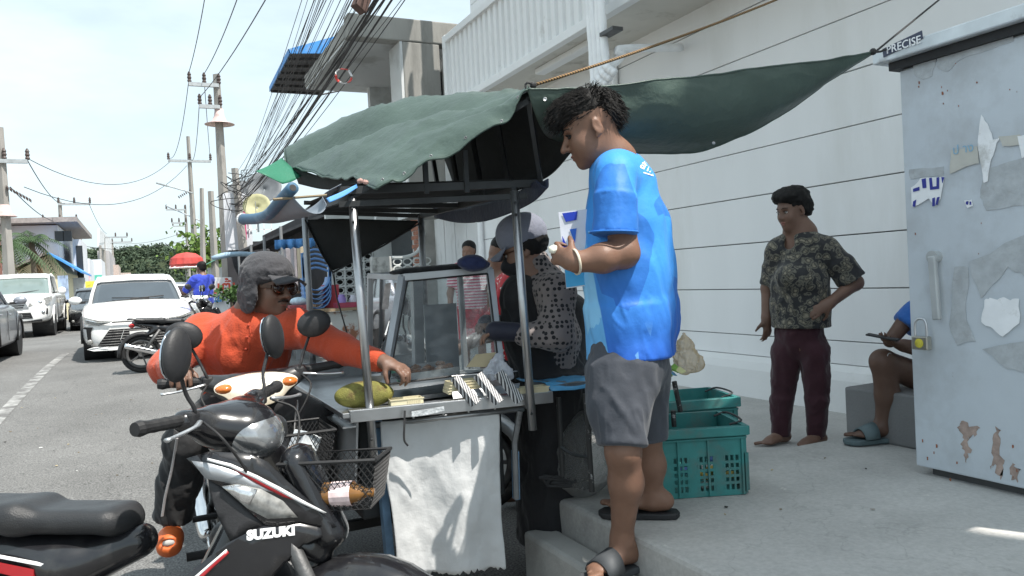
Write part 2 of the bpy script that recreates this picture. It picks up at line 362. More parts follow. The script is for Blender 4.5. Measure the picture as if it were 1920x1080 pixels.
def strip(x0, x1, y0, y1, name='painted_line', m=None):
    yy = np.linspace(y0, y1, max(2, int((y1-y0)/.8)+1)); g = np.array([[[x, y, gz(y)+.004] for y in yy] for x in (x0, x1)])
    struct(name, sheet(g[:, ::-1]), m or mPAINT)
strip(-1.50, -1.36, 6.2, 18.0)
for y in (22, 27, 32, 37): strip(-1.50, -1.38, y, y+2.4)
# ---- raised pavement
def slab(name, poly, z0, z1, m, bevel=.012):
    P = [(x, y, z0) for x, y in poly]; return struct(name, prism(P, None, (0, 0, z1-z0)), m, bevel=bevel)
slab('pavement', [(1.56,-4), (4.6,-4), (4.6,3.02), (1.62,3.02), (1.56,2.94)], -.05, .39, mCONC, .018)
slab('pavement_step', [(1.41,-4), (1.556,-4), (1.556,2.96), (1.42,2.98)], -.05, .26, mSTEP, .02)
slab('pavement_back', [(1.95,3.024), (4.6,3.024), (4.6,10.3), (1.95,10.3)], -.05, .28, mCONC, .012)
# ---- white wall building
mWALL = M('white_board', (.80,.805,.805), .7, var=.025, vs=1.5, bump=.06, bs=120, dirt=(.69,.69,.67), ds=1.1, dthr=.52, dw=.3, stretch=(1,1.6,.35))
mWHITE = M('white_plaster', (.74,.74,.73), .75, var=.04, vs=2, bump=.15, bs=50, dirt=(.55,.54,.51), ds=1.4, dthr=.58, dw=.2)
mSTEEL = M('white_steel', (.78,.79,.79), .42, var=.03, vs=3, dirt=(.6,.6,.58), ds=3, dthr=.62)
mGROOVE = M('joint_grey', (.18,.18,.18), .9)
wb = thing('white_building', 'tall white building of horizontal wall boards above the raised pavement', 'building', (4.55, 3, .28))
obj('wall_core', bx(4.532, 9, -7, 10.3, -.05, 5.62), mGROOVE, wb)
zz = [.60, .77]+[.77+.3765*k for k in range(1, 14)]
for a, b in zip(zz[:-1], zz[1:]):
    jx = random.uniform(-.0015, .0015); jz = random.uniform(-.0015, .0015); obj('wall_board', bx(4.5+jx, 4.536, -7.02, 10.32, a+.004+jz, b-.004), mWALL, wb, bevel=.003)
pl = [(4.37,.26), (4.40,.5), (4.43,.56), (4.5,.598), (4.545,.598), (4.545,.26)]
obj('plinth', prism([(x, -7.03, z) for x, z in pl], None, (0, 17.36, 0)), mWHITE, wb, bevel=.01)
obj('roof_parapet', bx(4.42, 9.1, -7.1, 10.36, 5.66, 5.8), mWHITE, wb)
obj('added_shade_roof', bx(3.56, 4.62, -7.2, 10.4, 8.1, 8.2), mSTEEL, wb)  # unseen roof strip added to shade the pavement and leave a lit band
for k in range(15): obj('added_shade_post', bx(4.5, 4.62, -6.8+k*1.2, -6.68+k*1.2, 5.8, 8.1), mSTEEL, wb)  # unseen posts added to break up the lit band
for k in range(46): obj('added_shade_baluster', bx(4.5, 4.535, -6.7+k*.37, -6.6+k*.37, 5.8, 6.5+.35*(k*7 % 3)), mSTEEL, wb)  # unseen bars added so the band of sun falls in dapples
# canopy with corrugated fascia
rib = []; y = 9.55
prof = [(0,0), (.05,0), (.062,.03), (.118,.03), (.13,0)]
pts = []
while y > 2.3: pts += [(y-a, 3.80+b) for a, b in prof]; y -= .15
rows = [np.array([(x, yy, z) for yy, x in pts]) for z in (3.66, 4.48)]
can = obj('corrugated_fascia', loft(rows, cap=False, closed=False), mSTEEL, wb, solid=.004)
obj('fascia_rail', join(bx(3.765, 3.85, 2.3, 9.6, 4.47, 4.56), bx(3.765, 3.85, 2.3, 9.6, 3.58, 3.665), bx(3.76, 3.855, 9.52, 9.62, 3.575, 4.565)), mSTEEL, wb, bevel=.006)
obj('canopy_soffit', bx(3.85, 4.52, 2.3, 9.58, 3.60, 3.68), M('cream_soffit', (.62,.6,.55), .8, var=.06, vs=3, dirt=(.45,.43,.38), ds=4), wb)
obj('soffit_lamp', join(bx(4.0, 4.12, 6.4, 7.5, 3.54, 3.60)), mSTEEL, wb, bevel=.01)
obj('canopy_top', bx(3.83, 4.52, 2.3, 9.57, 4.44, 4.47), mSTEEL, wb)
# pipes
mPVC = M('white_pvc', (.86,.87,.88), .45, var=.05, vs=8, dirt=(.5,.5,.5), ds=6, dthr=.62)
p0 = Px(1120, 40, 3.6)
bund = thing('pipe_bundle', 'white lagged air conditioning pipes hanging down the white wall', 'pipe', (3.6, p0[1], 3.0))
for k in range(4):
    yy = p0[1]+.13-.085*k; yy = p0[1]+.1-.066*k; c = [(3.59-.02*(k % 2), yy, 4.9), (3.59-.02*(k % 2), yy, 4.0), (3.6, yy, 3.1+.02*k), (3.6, yy-.03, 2.96+.03*k), (3.64, yy-.08, 2.9+.03*k)]
    P = crom(c, 10); s_ = np.arange(len(P)); obj('lagged_pipe', tube(P, .034+.003*np.sin(s_*1.7), 10), mPVC, bund, smooth=True)
e = Px(1166, 92, 3.75); q = Px(1130, 122, 3.62)
obj('pipe_elbow', tube(crom([q, (q+e)/2+A(0, 0, -.06), e+A(0, 0, -.05), e, e+A(.7, .1, .1)], 8), .036, 10), mPVC, bund, smooth=True)
obj('pipe_bracket', join(box(p0+A(.0, -.2, -.15), (.1, .2, .03))), M('dark_bracket', (.1,.1,.1), .5, metal=.6), bund)
q = Px(1152, 140, 4.46)
tag(obj('drain_pipe', tube([(4.46, q[1], 6), (4.46, q[1], .6)], .035, 10), mPVC, smooth=True, loc=(4.46, q[1], .6)), 'slim grey drain pipe down the white wall under the lagged pipes', 'pipe')
q = Px(905, 500, 4.45)
dp = tag(obj('drain_pipe', tube([(4.44, q[1], 3.6), (4.44, q[1], .3)], .04, 10), mPVC, smooth=True, loc=(4.44, q[1], .3)), 'white drain pipe at the far end of the white wall', 'pipe')
# ---- cabinet
mCAB = M('pale_blue_cabinet_paint', (.56,.605,.645), .5, var=.06, vs=3.2, bump=.08, bs=30, dirt=(.45,.475,.495), ds=2.4, dthr=.5, dw=.2, wear=(.40,.39,.385), wthr=.705, ws=11)
t, n, l, b_ = nodes(mCAB)
# rust freckles and runs
src = b_.inputs['Base Color'].links[0].from_socket; co = n('ShaderNodeTexCoord'); mp_ = n('ShaderNodeMapping'); mp_.inputs['Scale'].default_value = (6, 14, 5); l(co.outputs['Object'], mp_.inputs[0])
k = n('ShaderNodeTexNoise'); k.inputs['Scale'].default_value = 2.2; k.inputs['Detail'].default_value = 9; k.inputs['Roughness'].default_value = .72; l(mp_.outputs[0], k.inputs[0])
r = n('ShaderNodeMapRange'); r.inputs[1].default_value = .705; r.inputs[2].default_value = .73; l(k.outputs[0], r.inputs[0])
mxx = n('ShaderNodeMix'); mxx.data_type = 'RGBA'; l(r.outputs[0], mxx.inputs[0]); l(src, mxx.inputs[6]); mxx.inputs[7].default_value = (.16,.085,.05,1); l(mxx.outputs[2], b_.inputs['Base Color'])
mBLK = M('black_rubber', (.02,.02,.021), .6, var=.2, vs=20, bump=.1, bs=120)
mALU = M('aluminium', (.62,.63,.64), .36, metal=.85, var=.08, vs=14, bump=.05, bs=140, stretch=(1,1,1))
cb = thing('electrical_cabinet', 'tall pale blue steel electrical cabinet with torn posters and rust', 'cabinet', (3.3, 1.6, .39))
X0 = 3.05; Y1 = 2.32; Y0 = .95
obj('cabinet_body', bx(X0+.014, 3.62, Y0, Y1-.006, .43, 2.23), mCAB, cb, bevel=.006)
obj('door', bx(X0, X0+.02, Y0+.01, Y1, .425, 2.165), mCAB, cb, bevel=.006)
obj('gasket', bx(X0-.03, 3.64, Y0-.02, Y1+.03, 2.17, 2.205), mBLK, cb)
obj('roof_cap', join(bx(X0-.07, 3.68, Y0-.05, Y1+.08, 2.206, 2.262)), M('cabinet_cap', (.62,.66,.68), .4, metal=.2, dirt=(.35,.35,.35), ds=5), cb, bevel=.006)
obj('base_frame', bx(X0+.04, 3.6, Y0, Y1-.05, .39, .43), M('dark_base', (.09,.09,.09), .8), cb)
def onX(px, x): return [Px(u, v, x) for u, v in px]
def flat_on_x(name, px, x, m, th=.0015):
    P = onX(px, x); v, f = fill(P); n_ = len(P); V = np.concatenate([v, v-A(th, 0, 0)]); 
    return obj(name, (V, [q for q in f]+[tuple(i+n_ for i in q) for q in f]+[(i, (i+1) % n_, n_+(i+1) % n_, n_+i) for i in range(n_)]), m, cb)
mPLATE = M('navy_plate', (.05,.06,.1), .4)
cx = X0-.072
nd = unit(Px(1728, 62, cx)-Px(1660, 95, cx))
flat_on_x('nameplate', [(1655,92), (1729,57), (1731,72), (1657,108)], cx, mPLATE, .002)
mWP = M('poster_paper', (.88,.89,.90), .8, var=.06, vs=12, dirt=(.6,.6,.58), ds=9)
Rx = np.array([[0, 0, -1], [-1, 0, 0], [0, 1, 0.]])       # text x -> -Y, text y -> +Z, normal -> -X
p = Px(1662, 102, cx-.003); sz = .047
text('nameplate_text', 'PRECISE', sz, mWP, cb, (Rx, p+A(0, 0, .002)), bold=.0004)
mGLUE = M('old_glue', (.46,.485,.50), .85, var=.12, vs=20, bump=.3, bs=60, dirt=(.4,.41,.42), ds=14)
mBEI = M('beige_paper', (.55,.54,.49), .85, var=.08, vs=15); mBLU = M('poster_blue_ink', (.04,.05,.3), .7); mLBL = M('faded_blue_ink', (.25,.45,.6), .7); mRST = M('rust_stain', (.3,.12,.07), .9, var=.4, vs=30, bump=.3, bs=120); mORS = M('orange_rust', (.37,.28,.24), .9, var=.35, vs=24)
xs_ = X0-.0006
def jag(px, k=2, amp=2.):
    P = []; n_ = len(px)
    for i in range(n_):
        a = np.array(px[i], float); c = np.array(px[(i+1) % n_], float)
        for j in range(k+1): P.append(a+(c-a)*j/(k+1)+(np.random.rand(2)-.5)*2*amp*(j > 0))
    return [tuple(q) for q in P]
for ii_, (nm, px, m, am) in enumerate([('glue_patch', [(1708,94),(1732,91),(1757,88),(1755,112),(1748,142),(1730,150),(1714,140)], mGLUE, 2), ('glue_patch', [(1757,108),(1815,88),(1860,74),(1898,50),(1900,78),(1860,92),(1800,112),(1778,134),(1760,130)], mGLUE, 2.5),
    ('glue_patch', [(1845,318),(1920,296),(1925,385),(1850,395),(1838,370)], mGLUE, 2.5), ('glue_patch', [(1705,318),(1770,312),(1768,330),(1708,336)], mGLUE, 2), ('glue_patch', [(1790,500),(1815,500),(1812,600),(1830,640),(1795,648),(1780,610)], mGLUE, 3), ('glue_patch', [(1818,490),(1922,440),(1922,520),(1890,500),(1840,560)], mGLUE, 4), ('glue_patch', [(1842,655),(1922,640),(1922,700),(1890,692)], mGLUE, 3),
    ('torn_poster', [(1840,215),(1852,232),(1862,262),(1874,258),(1868,272),(1858,300),(1852,340),(1844,342),(1836,290),(1834,258)], mWP, 1.4), ('torn_poster', [(1783,282),(1832,274),(1836,306),(1812,312),(1781,326)], mBEI, 1), ('torn_poster', [(1872,256),(1912,252),(1922,262),(1922,272),(1880,274)], mBEI, 1), ('torn_poster', [(1908,255),(1924,253),(1924,292),(1916,296)], mWP, 1),
    ('torn_poster', [(1726,334),(1771,331),(1764,372),(1750,387),(1742,372),(1710,388),(1708,352)], mWP, 1.5), ('torn_poster', [(1808,376),(1822,374),(1824,386),(1814,390)], mWP, 1), ('torn_poster', [(1846,563),(1856,558),(1870,562),(1882,557),(1895,563),(1911,560),(1911,606),(1880,631),(1862,616),(1842,606),(1840,598)], mWP, 2)]):
    flat_on_x(nm, jag(px, 2, am), xs_-(.0016 if 'poster' in nm else 0)-.0003*ii_, m, .0012)
for px in [[(1728,336),(1736,334),(1737,352),(1730,353)],[(1742,334),(1747,333),(1749,350),(1756,349),(1756,333),(1761,332),(1761,354),(1744,356)],[(1765,332),(1771,332),(1767,344)],[(1712,354),(1724,350),(1724,357),(1712,360)],[(1748,372),(1753,370),(1753,386),(1748,387)],[(1757,370),(1762,369),(1758,384),(1754,384)],[(1712,378),(1718,374),(1716,388),(1711,387)],[(1811,378),(1816,377),(1815,384),(1811,383)],[(1818,378),(1821,378),(1821,384),(1818,384)]]:
    flat_on_x('poster_print', px, xs_-.0075, mBLU, .0006)
text('poster_print', 'ป าง', .05, mLBL, cb, (Rx, Px(1786, 290, xs_-.0075)), ext=.0003)
for px in [[(1800,790),(1835,800),(1832,815),(1815,820),(1820,850),(1812,868),(1803,840),(1806,815),(1798,805)],[(1866,800),(1876,806),(1874,840),(1882,870),(1876,900),(1866,870),(1858,880),(1862,830)],[(1898,868),(1914,880),(1908,905),(1895,890)]]: flat_on_x('rust_scrape', jag(px, 4, 4.5), xs_, mORS, .0008)
for _ in range(26):
    u = random.uniform(1690, 1910); v = random.choice([random.uniform(150, 200), random.uniform(60, 560), random.uniform(780, 905)]); r_ = random.uniform(1.2, 3.2)
    flat_on_x('rust_spot', jag([(u-r_*.5, v-r_), (u+r_*.5, v-r_*.9), (u+r_*.6, v+r_), (u-r_*.4, v+r_*1.1)], 1, .8), xs_-.0004, mRST, .0006)
mHND = M('grey_handle', (.5,.52,.52), .45, metal=.3, dirt=(.25,.25,.25), ds=18, dthr=.6)
h0 = Px(1748, 480, X0-.03); h1 = Px(1757, 600, X0-.035)
hd = obj('door_handle', join(beam(h0, h1, .034, .022, up=(1, 0, 0))), mHND, cb, bevel=.006)
obj('handle_boss', cyl(h0+A(.035, 0, -.004), h0+A(-.006, 0, -.004), .026, n=16), mHND, hd, smooth=False)
mBRS = M('padlock_steel', (.5,.48,.42), .35, metal=.9, var=.1, vs=20)
pc = Px(1728, 643, X0-.04)
pk = tag(obj('padlock', box(pc, (.032, .075, .058)), mBRS, bevel=.005, loc=pc-A(0,0,.03)), 'steel padlock with a yellow sticker hanging on the cabinet handle', 'padlock')
obj('shackle', tube(crom([pc+A(0, .028, .02), pc+A(0, .028, .075), pc+A(0, .018, .098), pc+A(0, 0, .104), pc+A(0, -.018, .098), pc+A(0, -.026, .075), pc+A(0, -.026, .02)], 4)-pc+A(0,0,.03), .0055, 8), mALU, pk, smooth=True, local=True)
obj('sticker', xf(lathe([(0, 0), (.02, 0), (.02, .001), (0, .001)], 16), roty(-math.pi/2), A(-.0165, 0, .03)), M('yellow_sticker', (.6,.52,.06), .6, var=.3, vs=40), pk, local=True)
# ---- concrete building behind the white one
mGC = M('stained_concrete', (.3,.295,.275), .9, var=.22, vs=1.1, bump=.3, bs=25, dirt=(.1,.098,.09), ds=1.3, dthr=.5, dw=.22, stretch=(1,1,.22))
mLW = M('pale_plaster', (.6,.62,.62), .8, var=.06, vs=1.4, dirt=(.42,.43,.42), ds=1.2, dthr=.56)
mDKW = M('dark_window', (.03,.035,.04), .12, var=.1); mFRM = M('grey_frame', (.22,.23,.24), .5)
cbld = thing('concrete_building', 'stained concrete building with open upper balcony behind the white building', 'building', (5, 13, .25))
obj('roof_beam', bx(2.86, 9.5, 10.95, 11.2, 4.9, 5.24), mGC, cbld, bevel=.02)
obj('roof_slab', bx(2.9, 9.6, 11.2, 14.4, 5.0, 5.2), mGC, cbld)
obj('column', bx(3.66, 4.24, 10.96, 11.5, 2.3, 4.9), mGC, cbld, bevel=.02)
obj('white_edge', bx(3.62, 3.659, 10.97, 11.5, 2.3, 4.9), mLW, cbld)
obj('soffit', bx(2.92, 9.5, 11.21, 14.38, 4.96, 4.999), mLW, cbld)
obj('upper_wall', bx(3.98, 9.5, 13.95, 14.1, 2.3, 4.96), mLW, cbld); obj('upper_side_wall', bx(4.62, 9.5, 11.5, 13.95, 2.86, 4.96), mLW, cbld)
wn = obj('window', bx(4.58, 4.615, 11.9, 13.6, 3.3, 4.75), mDKW, cbld)
for y in (11.9, 12.45, 13.03, 13.6): obj('mullion', bx(4.555, 4.579, y-.03, y+.03, 3.27, 4.78), mFRM, wn)
obj('balcony_floor', bx(4.25, 9.5, 11.5, 16.6, 2.85, 2.86), mGC, cbld)
obj('ground_wall', join(bx(4.6, 9.5, 10.4, 16.6, 0, 2.85)), mLW, cbld)
mDOOR = M('white_door', (.66,.67,.67), .6, var=.08, vs=2.5, dirt=(.45,.45,.44), ds=3, dthr=.52, stretch=(1,1,.3))
for k in range(4): obj('door_panel', bx(4.52, 4.58, 10.5+k*.47, 10.94+k*.47, .3, 2.6), mDOOR, cbld, bevel=.01)
mBRK = M('red_brick', (.34,.15,.1), .9, var=.3, vs=12, bump=.3, bs=60); mMOR = M('mortar', (.45,.44,.42), .95)
br = obj('brick_pillar', bx(4.32, 4.58, 12.5, 12.95, .25, 2.85), mMOR, cbld)
bm0 = None
for r_ in range(34):
    for c_ in range(2):
        y0 = 12.49+c_*.235-(.11 if r_ % 2 else 0); ya = max(y0, 12.49); yb = min(y0+.225, 12.96)
        obj('brick', bx(4.305, 4.33, ya, yb, .27+r_*.075, .335+r_*.075), mBRK, br, bevel=.003)
dw = obj('dark_opening', bx(4.56, 4.6, 13.4, 15.9, 1.5, 2.5), mDKW, cbld)
# vent block wall and ornamental fence
mVB = M('vent_block_white', (.62,.64,.63), .8, var=.08, vs=6, dirt=(.35,.35,.33), ds=4, dthr=.58)
vw = thing('vent_block_wall', 'pale wall pierced by rows of oval vent blocks behind the food stall', 'wall', (3.4, 15, .25))
a = Py(628, 545, 15.0); e = Py(703, 500, 15.0)
obj('wall', join(bx(a[0]-.1, a[0]+.02, 15, 15.14, .2, 2.9), bx(e[0]-.02, 4.58, 15, 15.14, .2, 2.9), bx(a[0]+.02, e[0]-.02, 15, 15.14, .2, 1.0), bx(a[0]+.02, e[0]-.02, 15, 15.14, 1.95, 2.9)), mVB, vw)
W_ = e[0]-a[0]-.04; nc = 4
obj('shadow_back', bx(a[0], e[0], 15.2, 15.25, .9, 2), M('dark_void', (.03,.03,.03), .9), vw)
for i in range(nc+1): obj('block_web', bx(a[0]+.02+W_*i/nc-.015, a[0]+.02+W_*i/nc+.015, 15.0, 15.12, 1.0, 1.95), mVB, vw)
for j in range(7):
    obj('block_course', bx(a[0]+.02, e[0]-.02, 15.01, 15.11, .985+j*.16, 1.02+j*.16), mVB, vw)
    if j < 6:
        for i in range(nc):
            cxx = a[0]+.02+W_*(i+.5)/nc; th = np.linspace(0, 2*math.pi, 13)[:-1]
            obj('block_ring', join(tube(np.array([(cxx+W_/nc*.36*math.cos(q), 15.04, 1.083+j*.16+.055*math.sin(q)) for q in np.append(th, th[0])]), .012, 4, cap=False)), mVB, vw)
of = thing('ornamental_fence', 'weathered concrete fence with white flower shaped openwork and a sweeping curved top', 'fence', (3.6, 12.4, .25))
p1 = Py(700, 483, 12.4); p2 = Py(795, 500, 12.4)
mOF = M('weathered_white', (.5,.5,.48), .9, var=.15, vs=4, dirt=(.2,.2,.19), ds=3.5, dthr=.5)
obj('fence_base', bx(p1[0], p2[0], 12.4, 12.52, .2, 1.5), mOF, of)
obj('fence_post', bx(p1[0]-.03, p1[0]+.3, 12.385, 12.53, 1.5, 1.78), mOF, of, bevel=.01)
for i in range(4):
    for j in range(2):
        c0 = A(p1[0]+.42+i*.17, 12.44, 1.565+j*.12); th = np.linspace(0, 2*math.pi, 11)
        obj('flower_ring', tube(np.array([c0+A(.075*math.cos(q), 0, .055*math.sin(q)) for q in th]), .014, 5, cap=False), mVB, of)
sw = [Py(u, v, 12.44) for u, v in [(735,483), (760,482), (780,474), (790,458), (795,435)]]
obj('curved_coping', tube(crom(sw, 5), .03, 8), mVB, of, smooth=True)
obj('fence_infill', bx(p1[0]+.3, p2[0], 12.46, 12.5, 1.5, 1.6), mOF, of)
# blue awning
aw = thing('blue_roof_awning', 'blue corrugated sheet awning with dark purlins beneath high on the concrete building', 'awning', (3.8, 18, 6))
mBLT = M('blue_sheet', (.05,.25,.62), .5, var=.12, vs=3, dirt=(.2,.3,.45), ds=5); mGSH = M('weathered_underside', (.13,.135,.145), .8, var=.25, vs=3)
c1 = Py(540, 92, 17); c2 = Py(657, 60, 17); c3 = Py(657, 100, 17.); c4 = Py(543, 100, 17)
obj('fascia', prism([c1, c2, c3, c4], None, (0, .03, 0)), mBLT, aw)
d1 = Py(505, 172, 20); d2 = Py(600, 178, 20); d3 = Py(522, 178, 20)
ns = 24; rr_ = []
for i in range(ns+1):
    t_ = i/ns; off = A(0, 0, .03*(i % 2)); rr_.append([c4+(c3-c4)*t_+off, d1+(d2-d1)*t_+off])
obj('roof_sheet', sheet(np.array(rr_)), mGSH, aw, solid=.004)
for j in range(6):
    t_ = .08+j*.168; obj('purlin', beam(c4+(d1-c4)*t_-A(0, 0, .05), c3+(d2-c3)*t_-A(0, 0, .05), .05, .06), mBLK, aw)
obj('side_sheet', prism([c1, c4, d1, d1+A(0, 0, .12)], None, (.02, 0, 0)), mBLT, aw)
for g_ in (tube([c3, c3+A(1.0, .4, -.6)], .02, 6), tube([d2, d2+A(1, .2, .3)], .02, 6)): obj('stay', g_, mBLK, aw)
# ================================================================== BACKGROUND
mPOLE = M('pole_concrete', (.3,.285,.265), .9, var=.18, vs=3, bump=.3, bs=40, dirt=(.16,.15,.14), ds=2, stretch=(1,1,.3)); mINS = M('insulator', (.07,.05,.045), .35); mGALV = M('galvanised', (.42,.44,.45), .5, metal=.5)
mWIRE = M('cable_black', (.025,.025,.028), .6)
def pole(label, base, top, r0_, r1_, arms, ins=True, group='utility poles along the street', sq=True, lean=None):
    base = np.asarray(base, float); top = np.asarray(top, float)
    t = thing('utility_pole', label, 'utility pole', base, group=group)
    obj('post', tube([base, top], [r0_, r1_], 4 if sq else 8), mPOLE, t)
    for (z, x0, x1, s) in arms:
        c = base+(top-base)*((z-base[2])/(top[2]-base[2])); a = obj('cross_arm', beam(c+A(x0, -.12, 0), c+A(x1, -.12, 0), .09*s, .1*s), mGALV, t)
        if ins:
            for k in np.linspace(0, 1, 3):
                q = c+A(x0+(x1-x0)*k*.98+.03, -.12, .05)
                obj('insulator', lathe([(.03*s, 0), (.06*s, .04*s), (.04*s, .09*s), (.06*s, .13*s), (.04*s, .19*s), (.055*s, .22*s), (.02*s, .3*s)], 8, t=q), mINS, a)
    return t
PA = Pd(430, 560, 28)
pA = pole('tall concrete utility pole carrying two short arms and a lamp skirt, nearest on the right', (PA[0], PA[1], .2), (PA[0]-.02, PA[1], 9.15), .22, .12, [(8.72, -.95, .05, 1.3), (7.95, -.65, .05, 1.3)])
zc = 7.35
obj('metal_skirt', lathe([(.14, .55), (.17, .3), (.26, .1), (.52, 0)], 16, t=(PA[0], PA[1], zc), cap=False), M('skirt', (.55,.42,.4), .5, var=.2), pA, smooth=True, solid=.01)
pole('old pole standing just right of the tall concrete pole', (PA[0]+.55, PA[1]-1.2, .2), (PA[0]+.3, PA[1]-1.2, 5.6), .17, .12, [])
PB = Pd(368, 500, 45)
pB = pole('utility pole with one long cross arm behind the tall concrete pole', (PB[0], PB[1], .2), (PB[0]-.05, PB[1], 10.4), .2, .1, [(8.95, -1.15, 1.15, 1.4)])
obj('disc_insulators', join(*[lathe([(.02, 0), (.11, .03), (.02, .07)], 8, R=roty(1.05), t=PB*A(1, 1, 0)+A(-.75+.1*k, -.1, 6.85+.06*k)) for k in range(7)]), mINS, pB)['kind'] = 'stuff'
pole('slim pole with no arm between the cross-arm pole and the old pole', (Pd(378, 530, 40)[0], 42.5, .2), (Pd(377, 355, 40)[0], 42.5, Pd(377, 355, 40)[2]), .16, .1, [])
pole('leaning dark pole close to the green awning', (Pd(404, 530, 33)[0], 35, .2), (Pd(394, 360, 33)[0], 35, Pd(394, 360, 33)[2]), .17, .12, [])
for (u, v, d, lb, ar) in [(347, 385, 70, 'distant pole with stepped arms behind the umbrella', 1), (350, 418, 95, 'farthest thin pole on the right side of the street', 1), (358, 385, 60, 'plain distant pole beside the stepped-arm pole', 0)]:
    q = Pd(u, v, d); pole(lb, (q[0], q[1], .2), (q[0], q[1], q[2]), .17, .1, [(q[2]-.4, -1.6, 0, 1.4), (q[2]-1.6, -1.2, 0, 1.4)] if ar else [])
PL = Pd(15, 500, 26)
pL = pole('tall pole at the left edge of the picture carrying a short arm', (PL[0]+.03, PL[1], .2), (PL[0], PL[1], 7.2), .2, .11, [(6.05, -.6, .75, 1.3)])
obj('disc_insulators', join(*[lathe([(.02, 0), (.1, .03), (.02, .07)], 8, R=roty(1.2), t=A(PL[0]+.1+.09*k, PL[1]-.1, 5.15-.06*k)) for k in range(8)]), mINS, pL)['kind'] = 'stuff'
obj('metal_skirt', lathe([(.14, .4), (.2, .12), (.36, 0)], 12, t=(PL[0], PL[1], 4.2), cap=False), M('skirt'), pL, smooth=True, solid=.01)
for (u, v, u2, d, lb, ar) in [(112, 378, 118, 55, 'pole with two long arms in front of the white house', [(0.2, -.1, 1.9, 1.5), (1.35, -1.1, 1.0, 1.3)]), (80, 423, 84, 45, 'short pole standing between the palms and the blue roof', []), (150, 445, 152, 60, 'thin pole right of the blue roofed house', []), (194, 440, 195, 80, 'pole with one long arm beside the billboard', [(.3, 0, 2.2, 1.5)]), (210, 450, 210, 95, 'second armed pole farther down past the billboard', [(.3, 0, 2.2, 1.5)])]:
    q = Pd(u, v, d); q2 = Pd(u2, 500, d); pole(lb, (q2[0], q[1], .2), (q[0], q[1], q[2]), .2, .12, [(q[2]-a, b, c, s) for a, b, c, s in ar])
# street lamps on long brackets
for (u, v, u2, v2, d, lb) in [(294, 343, 362, 362, 34, 'long street lamp arm reaching over the road, nearer one'), (312, 386, 378, 415, 45, 'lower street lamp arm behind the first')]:
    a = Pd(u, v, d); c = Pd(u2, v2, d); t = thing('street_lamp', lb, 'street lamp', (c[0], c[1], c[2]), group='street lamps over the road')
    obj('lamp_arm', tube([a, c], .035, 6), mGALV, t); obj('lamp_head', join(beam(a, a+(c-a)*.28, .2, .09)), mGALV, t, bevel=.03)
# ---- wires
def sag(a, b, s, n=14):
    a = np.asarray(a, float); b = np.asarray(b, float); t = np.linspace(0, 1, n)[:, None]; return a+(b-a)*t-A(0, 0, 1)*(4*s*t*(1-t))
def wire(lb, a, b, s, r, n=14, group='overhead wires'):
    o = obj('overhead_wire', tube(sag(a, b, s, n), r, 5), mWIRE, loc=np.asarray(a)); tag(o, lb, 'wire', group); return o
for nm, c0, (u, v), X in [('leftmost high wire above the road rising from the tall pole', PA*A(1, 1, 0)+A(-.95, -.12, 9.1), (380, 0), 2.0), ('middle high wire rising from the tall pole', PA*A(1, 1, 0)+A(-.45, -.12, 9.1), (437, 0), 2.45), ('rightmost high wire rising from the tall pole', PA*A(1, 1, 0)+A(-.6, -.12, 8.3), (485, 0), 2.6)]:
    e = Px(u, v, X); d = e-c0; wire(nm, c0, c0+d*1.5, .25, .013, group='high voltage wires from the tall pole')
for k, (xo, z1) in enumerate([(-.95, 9.0), (-.45, 9.0), (-.65, 8.2)]):
    wire(['left', 'right', 'middle'][k]+' wire sagging from the tall pole back to the long cross-arm pole', PA*A(1, 1, 0)+A(xo, -.12, z1-.1), PB*A(1, 1, 0)+A([-1.1, 1.1, 0][k], -.12, 9.1), .8, .013, group='high voltage wires from the tall pole')
random.seed(11)
endA = [(430, 335), (436, 350), (428, 320)]
desc = ['thin', 'slim', 'thick', 'drooping', 'taut', 'doubled', 'dark', 'fine', 'loose', 'bundled']
cab = []
for k in range(34):
    f = k/33; u1 = 562+f*160+random.uniform(-6, 6); e = Px(u1, -6, 2.0+.9*f+random.uniform(-.15, .15)); st = PA*A(1, 1, 0)+A(.25+.1*random.random(), -.3+random.random()*.2, 4.4+random.uniform(-.55, 1.1)*(1-.3*f)); d = e-st
    r_ = random.choice([.0035, .0045, .005, .006]) if f < .62 else random.choice([.005, .007, .01, .015]); s_ = random.uniform(.1, .55)
    o = obj('overhead_cable', tube(sag(st, st+d*1.25, s_, 16), r_, 4), mWIRE, loc=st); tag(o, ('thin' if r_ < .0055 else 'medium' if r_ < .009 else 'thick')+' black cable in the slanting bundle above the blue awning, '+('left third' if f < .33 else 'middle third' if f < .66 else 'right third'), 'cable', 'slanting bundle of black cables')
for k in range(5):
    c = Pd(*[(430, 330), (440, 345), (436, 380), (428, 372), (450, 335)][k], 26); P = crom([c+A(random.uniform(-.6, .9), random.uniform(-.5, .5), random.uniform(-.5, .4)) for _ in range(7)], 4)
    tag(obj('cable_tangle', tube(P, .014, 4), mWIRE, loc=c), ['upper left', 'upper right', 'lower right', 'lower left', 'rightmost'][k]+' looped slack cable tangled at the tall pole', 'cable', 'slack cable loops at the tall pole')
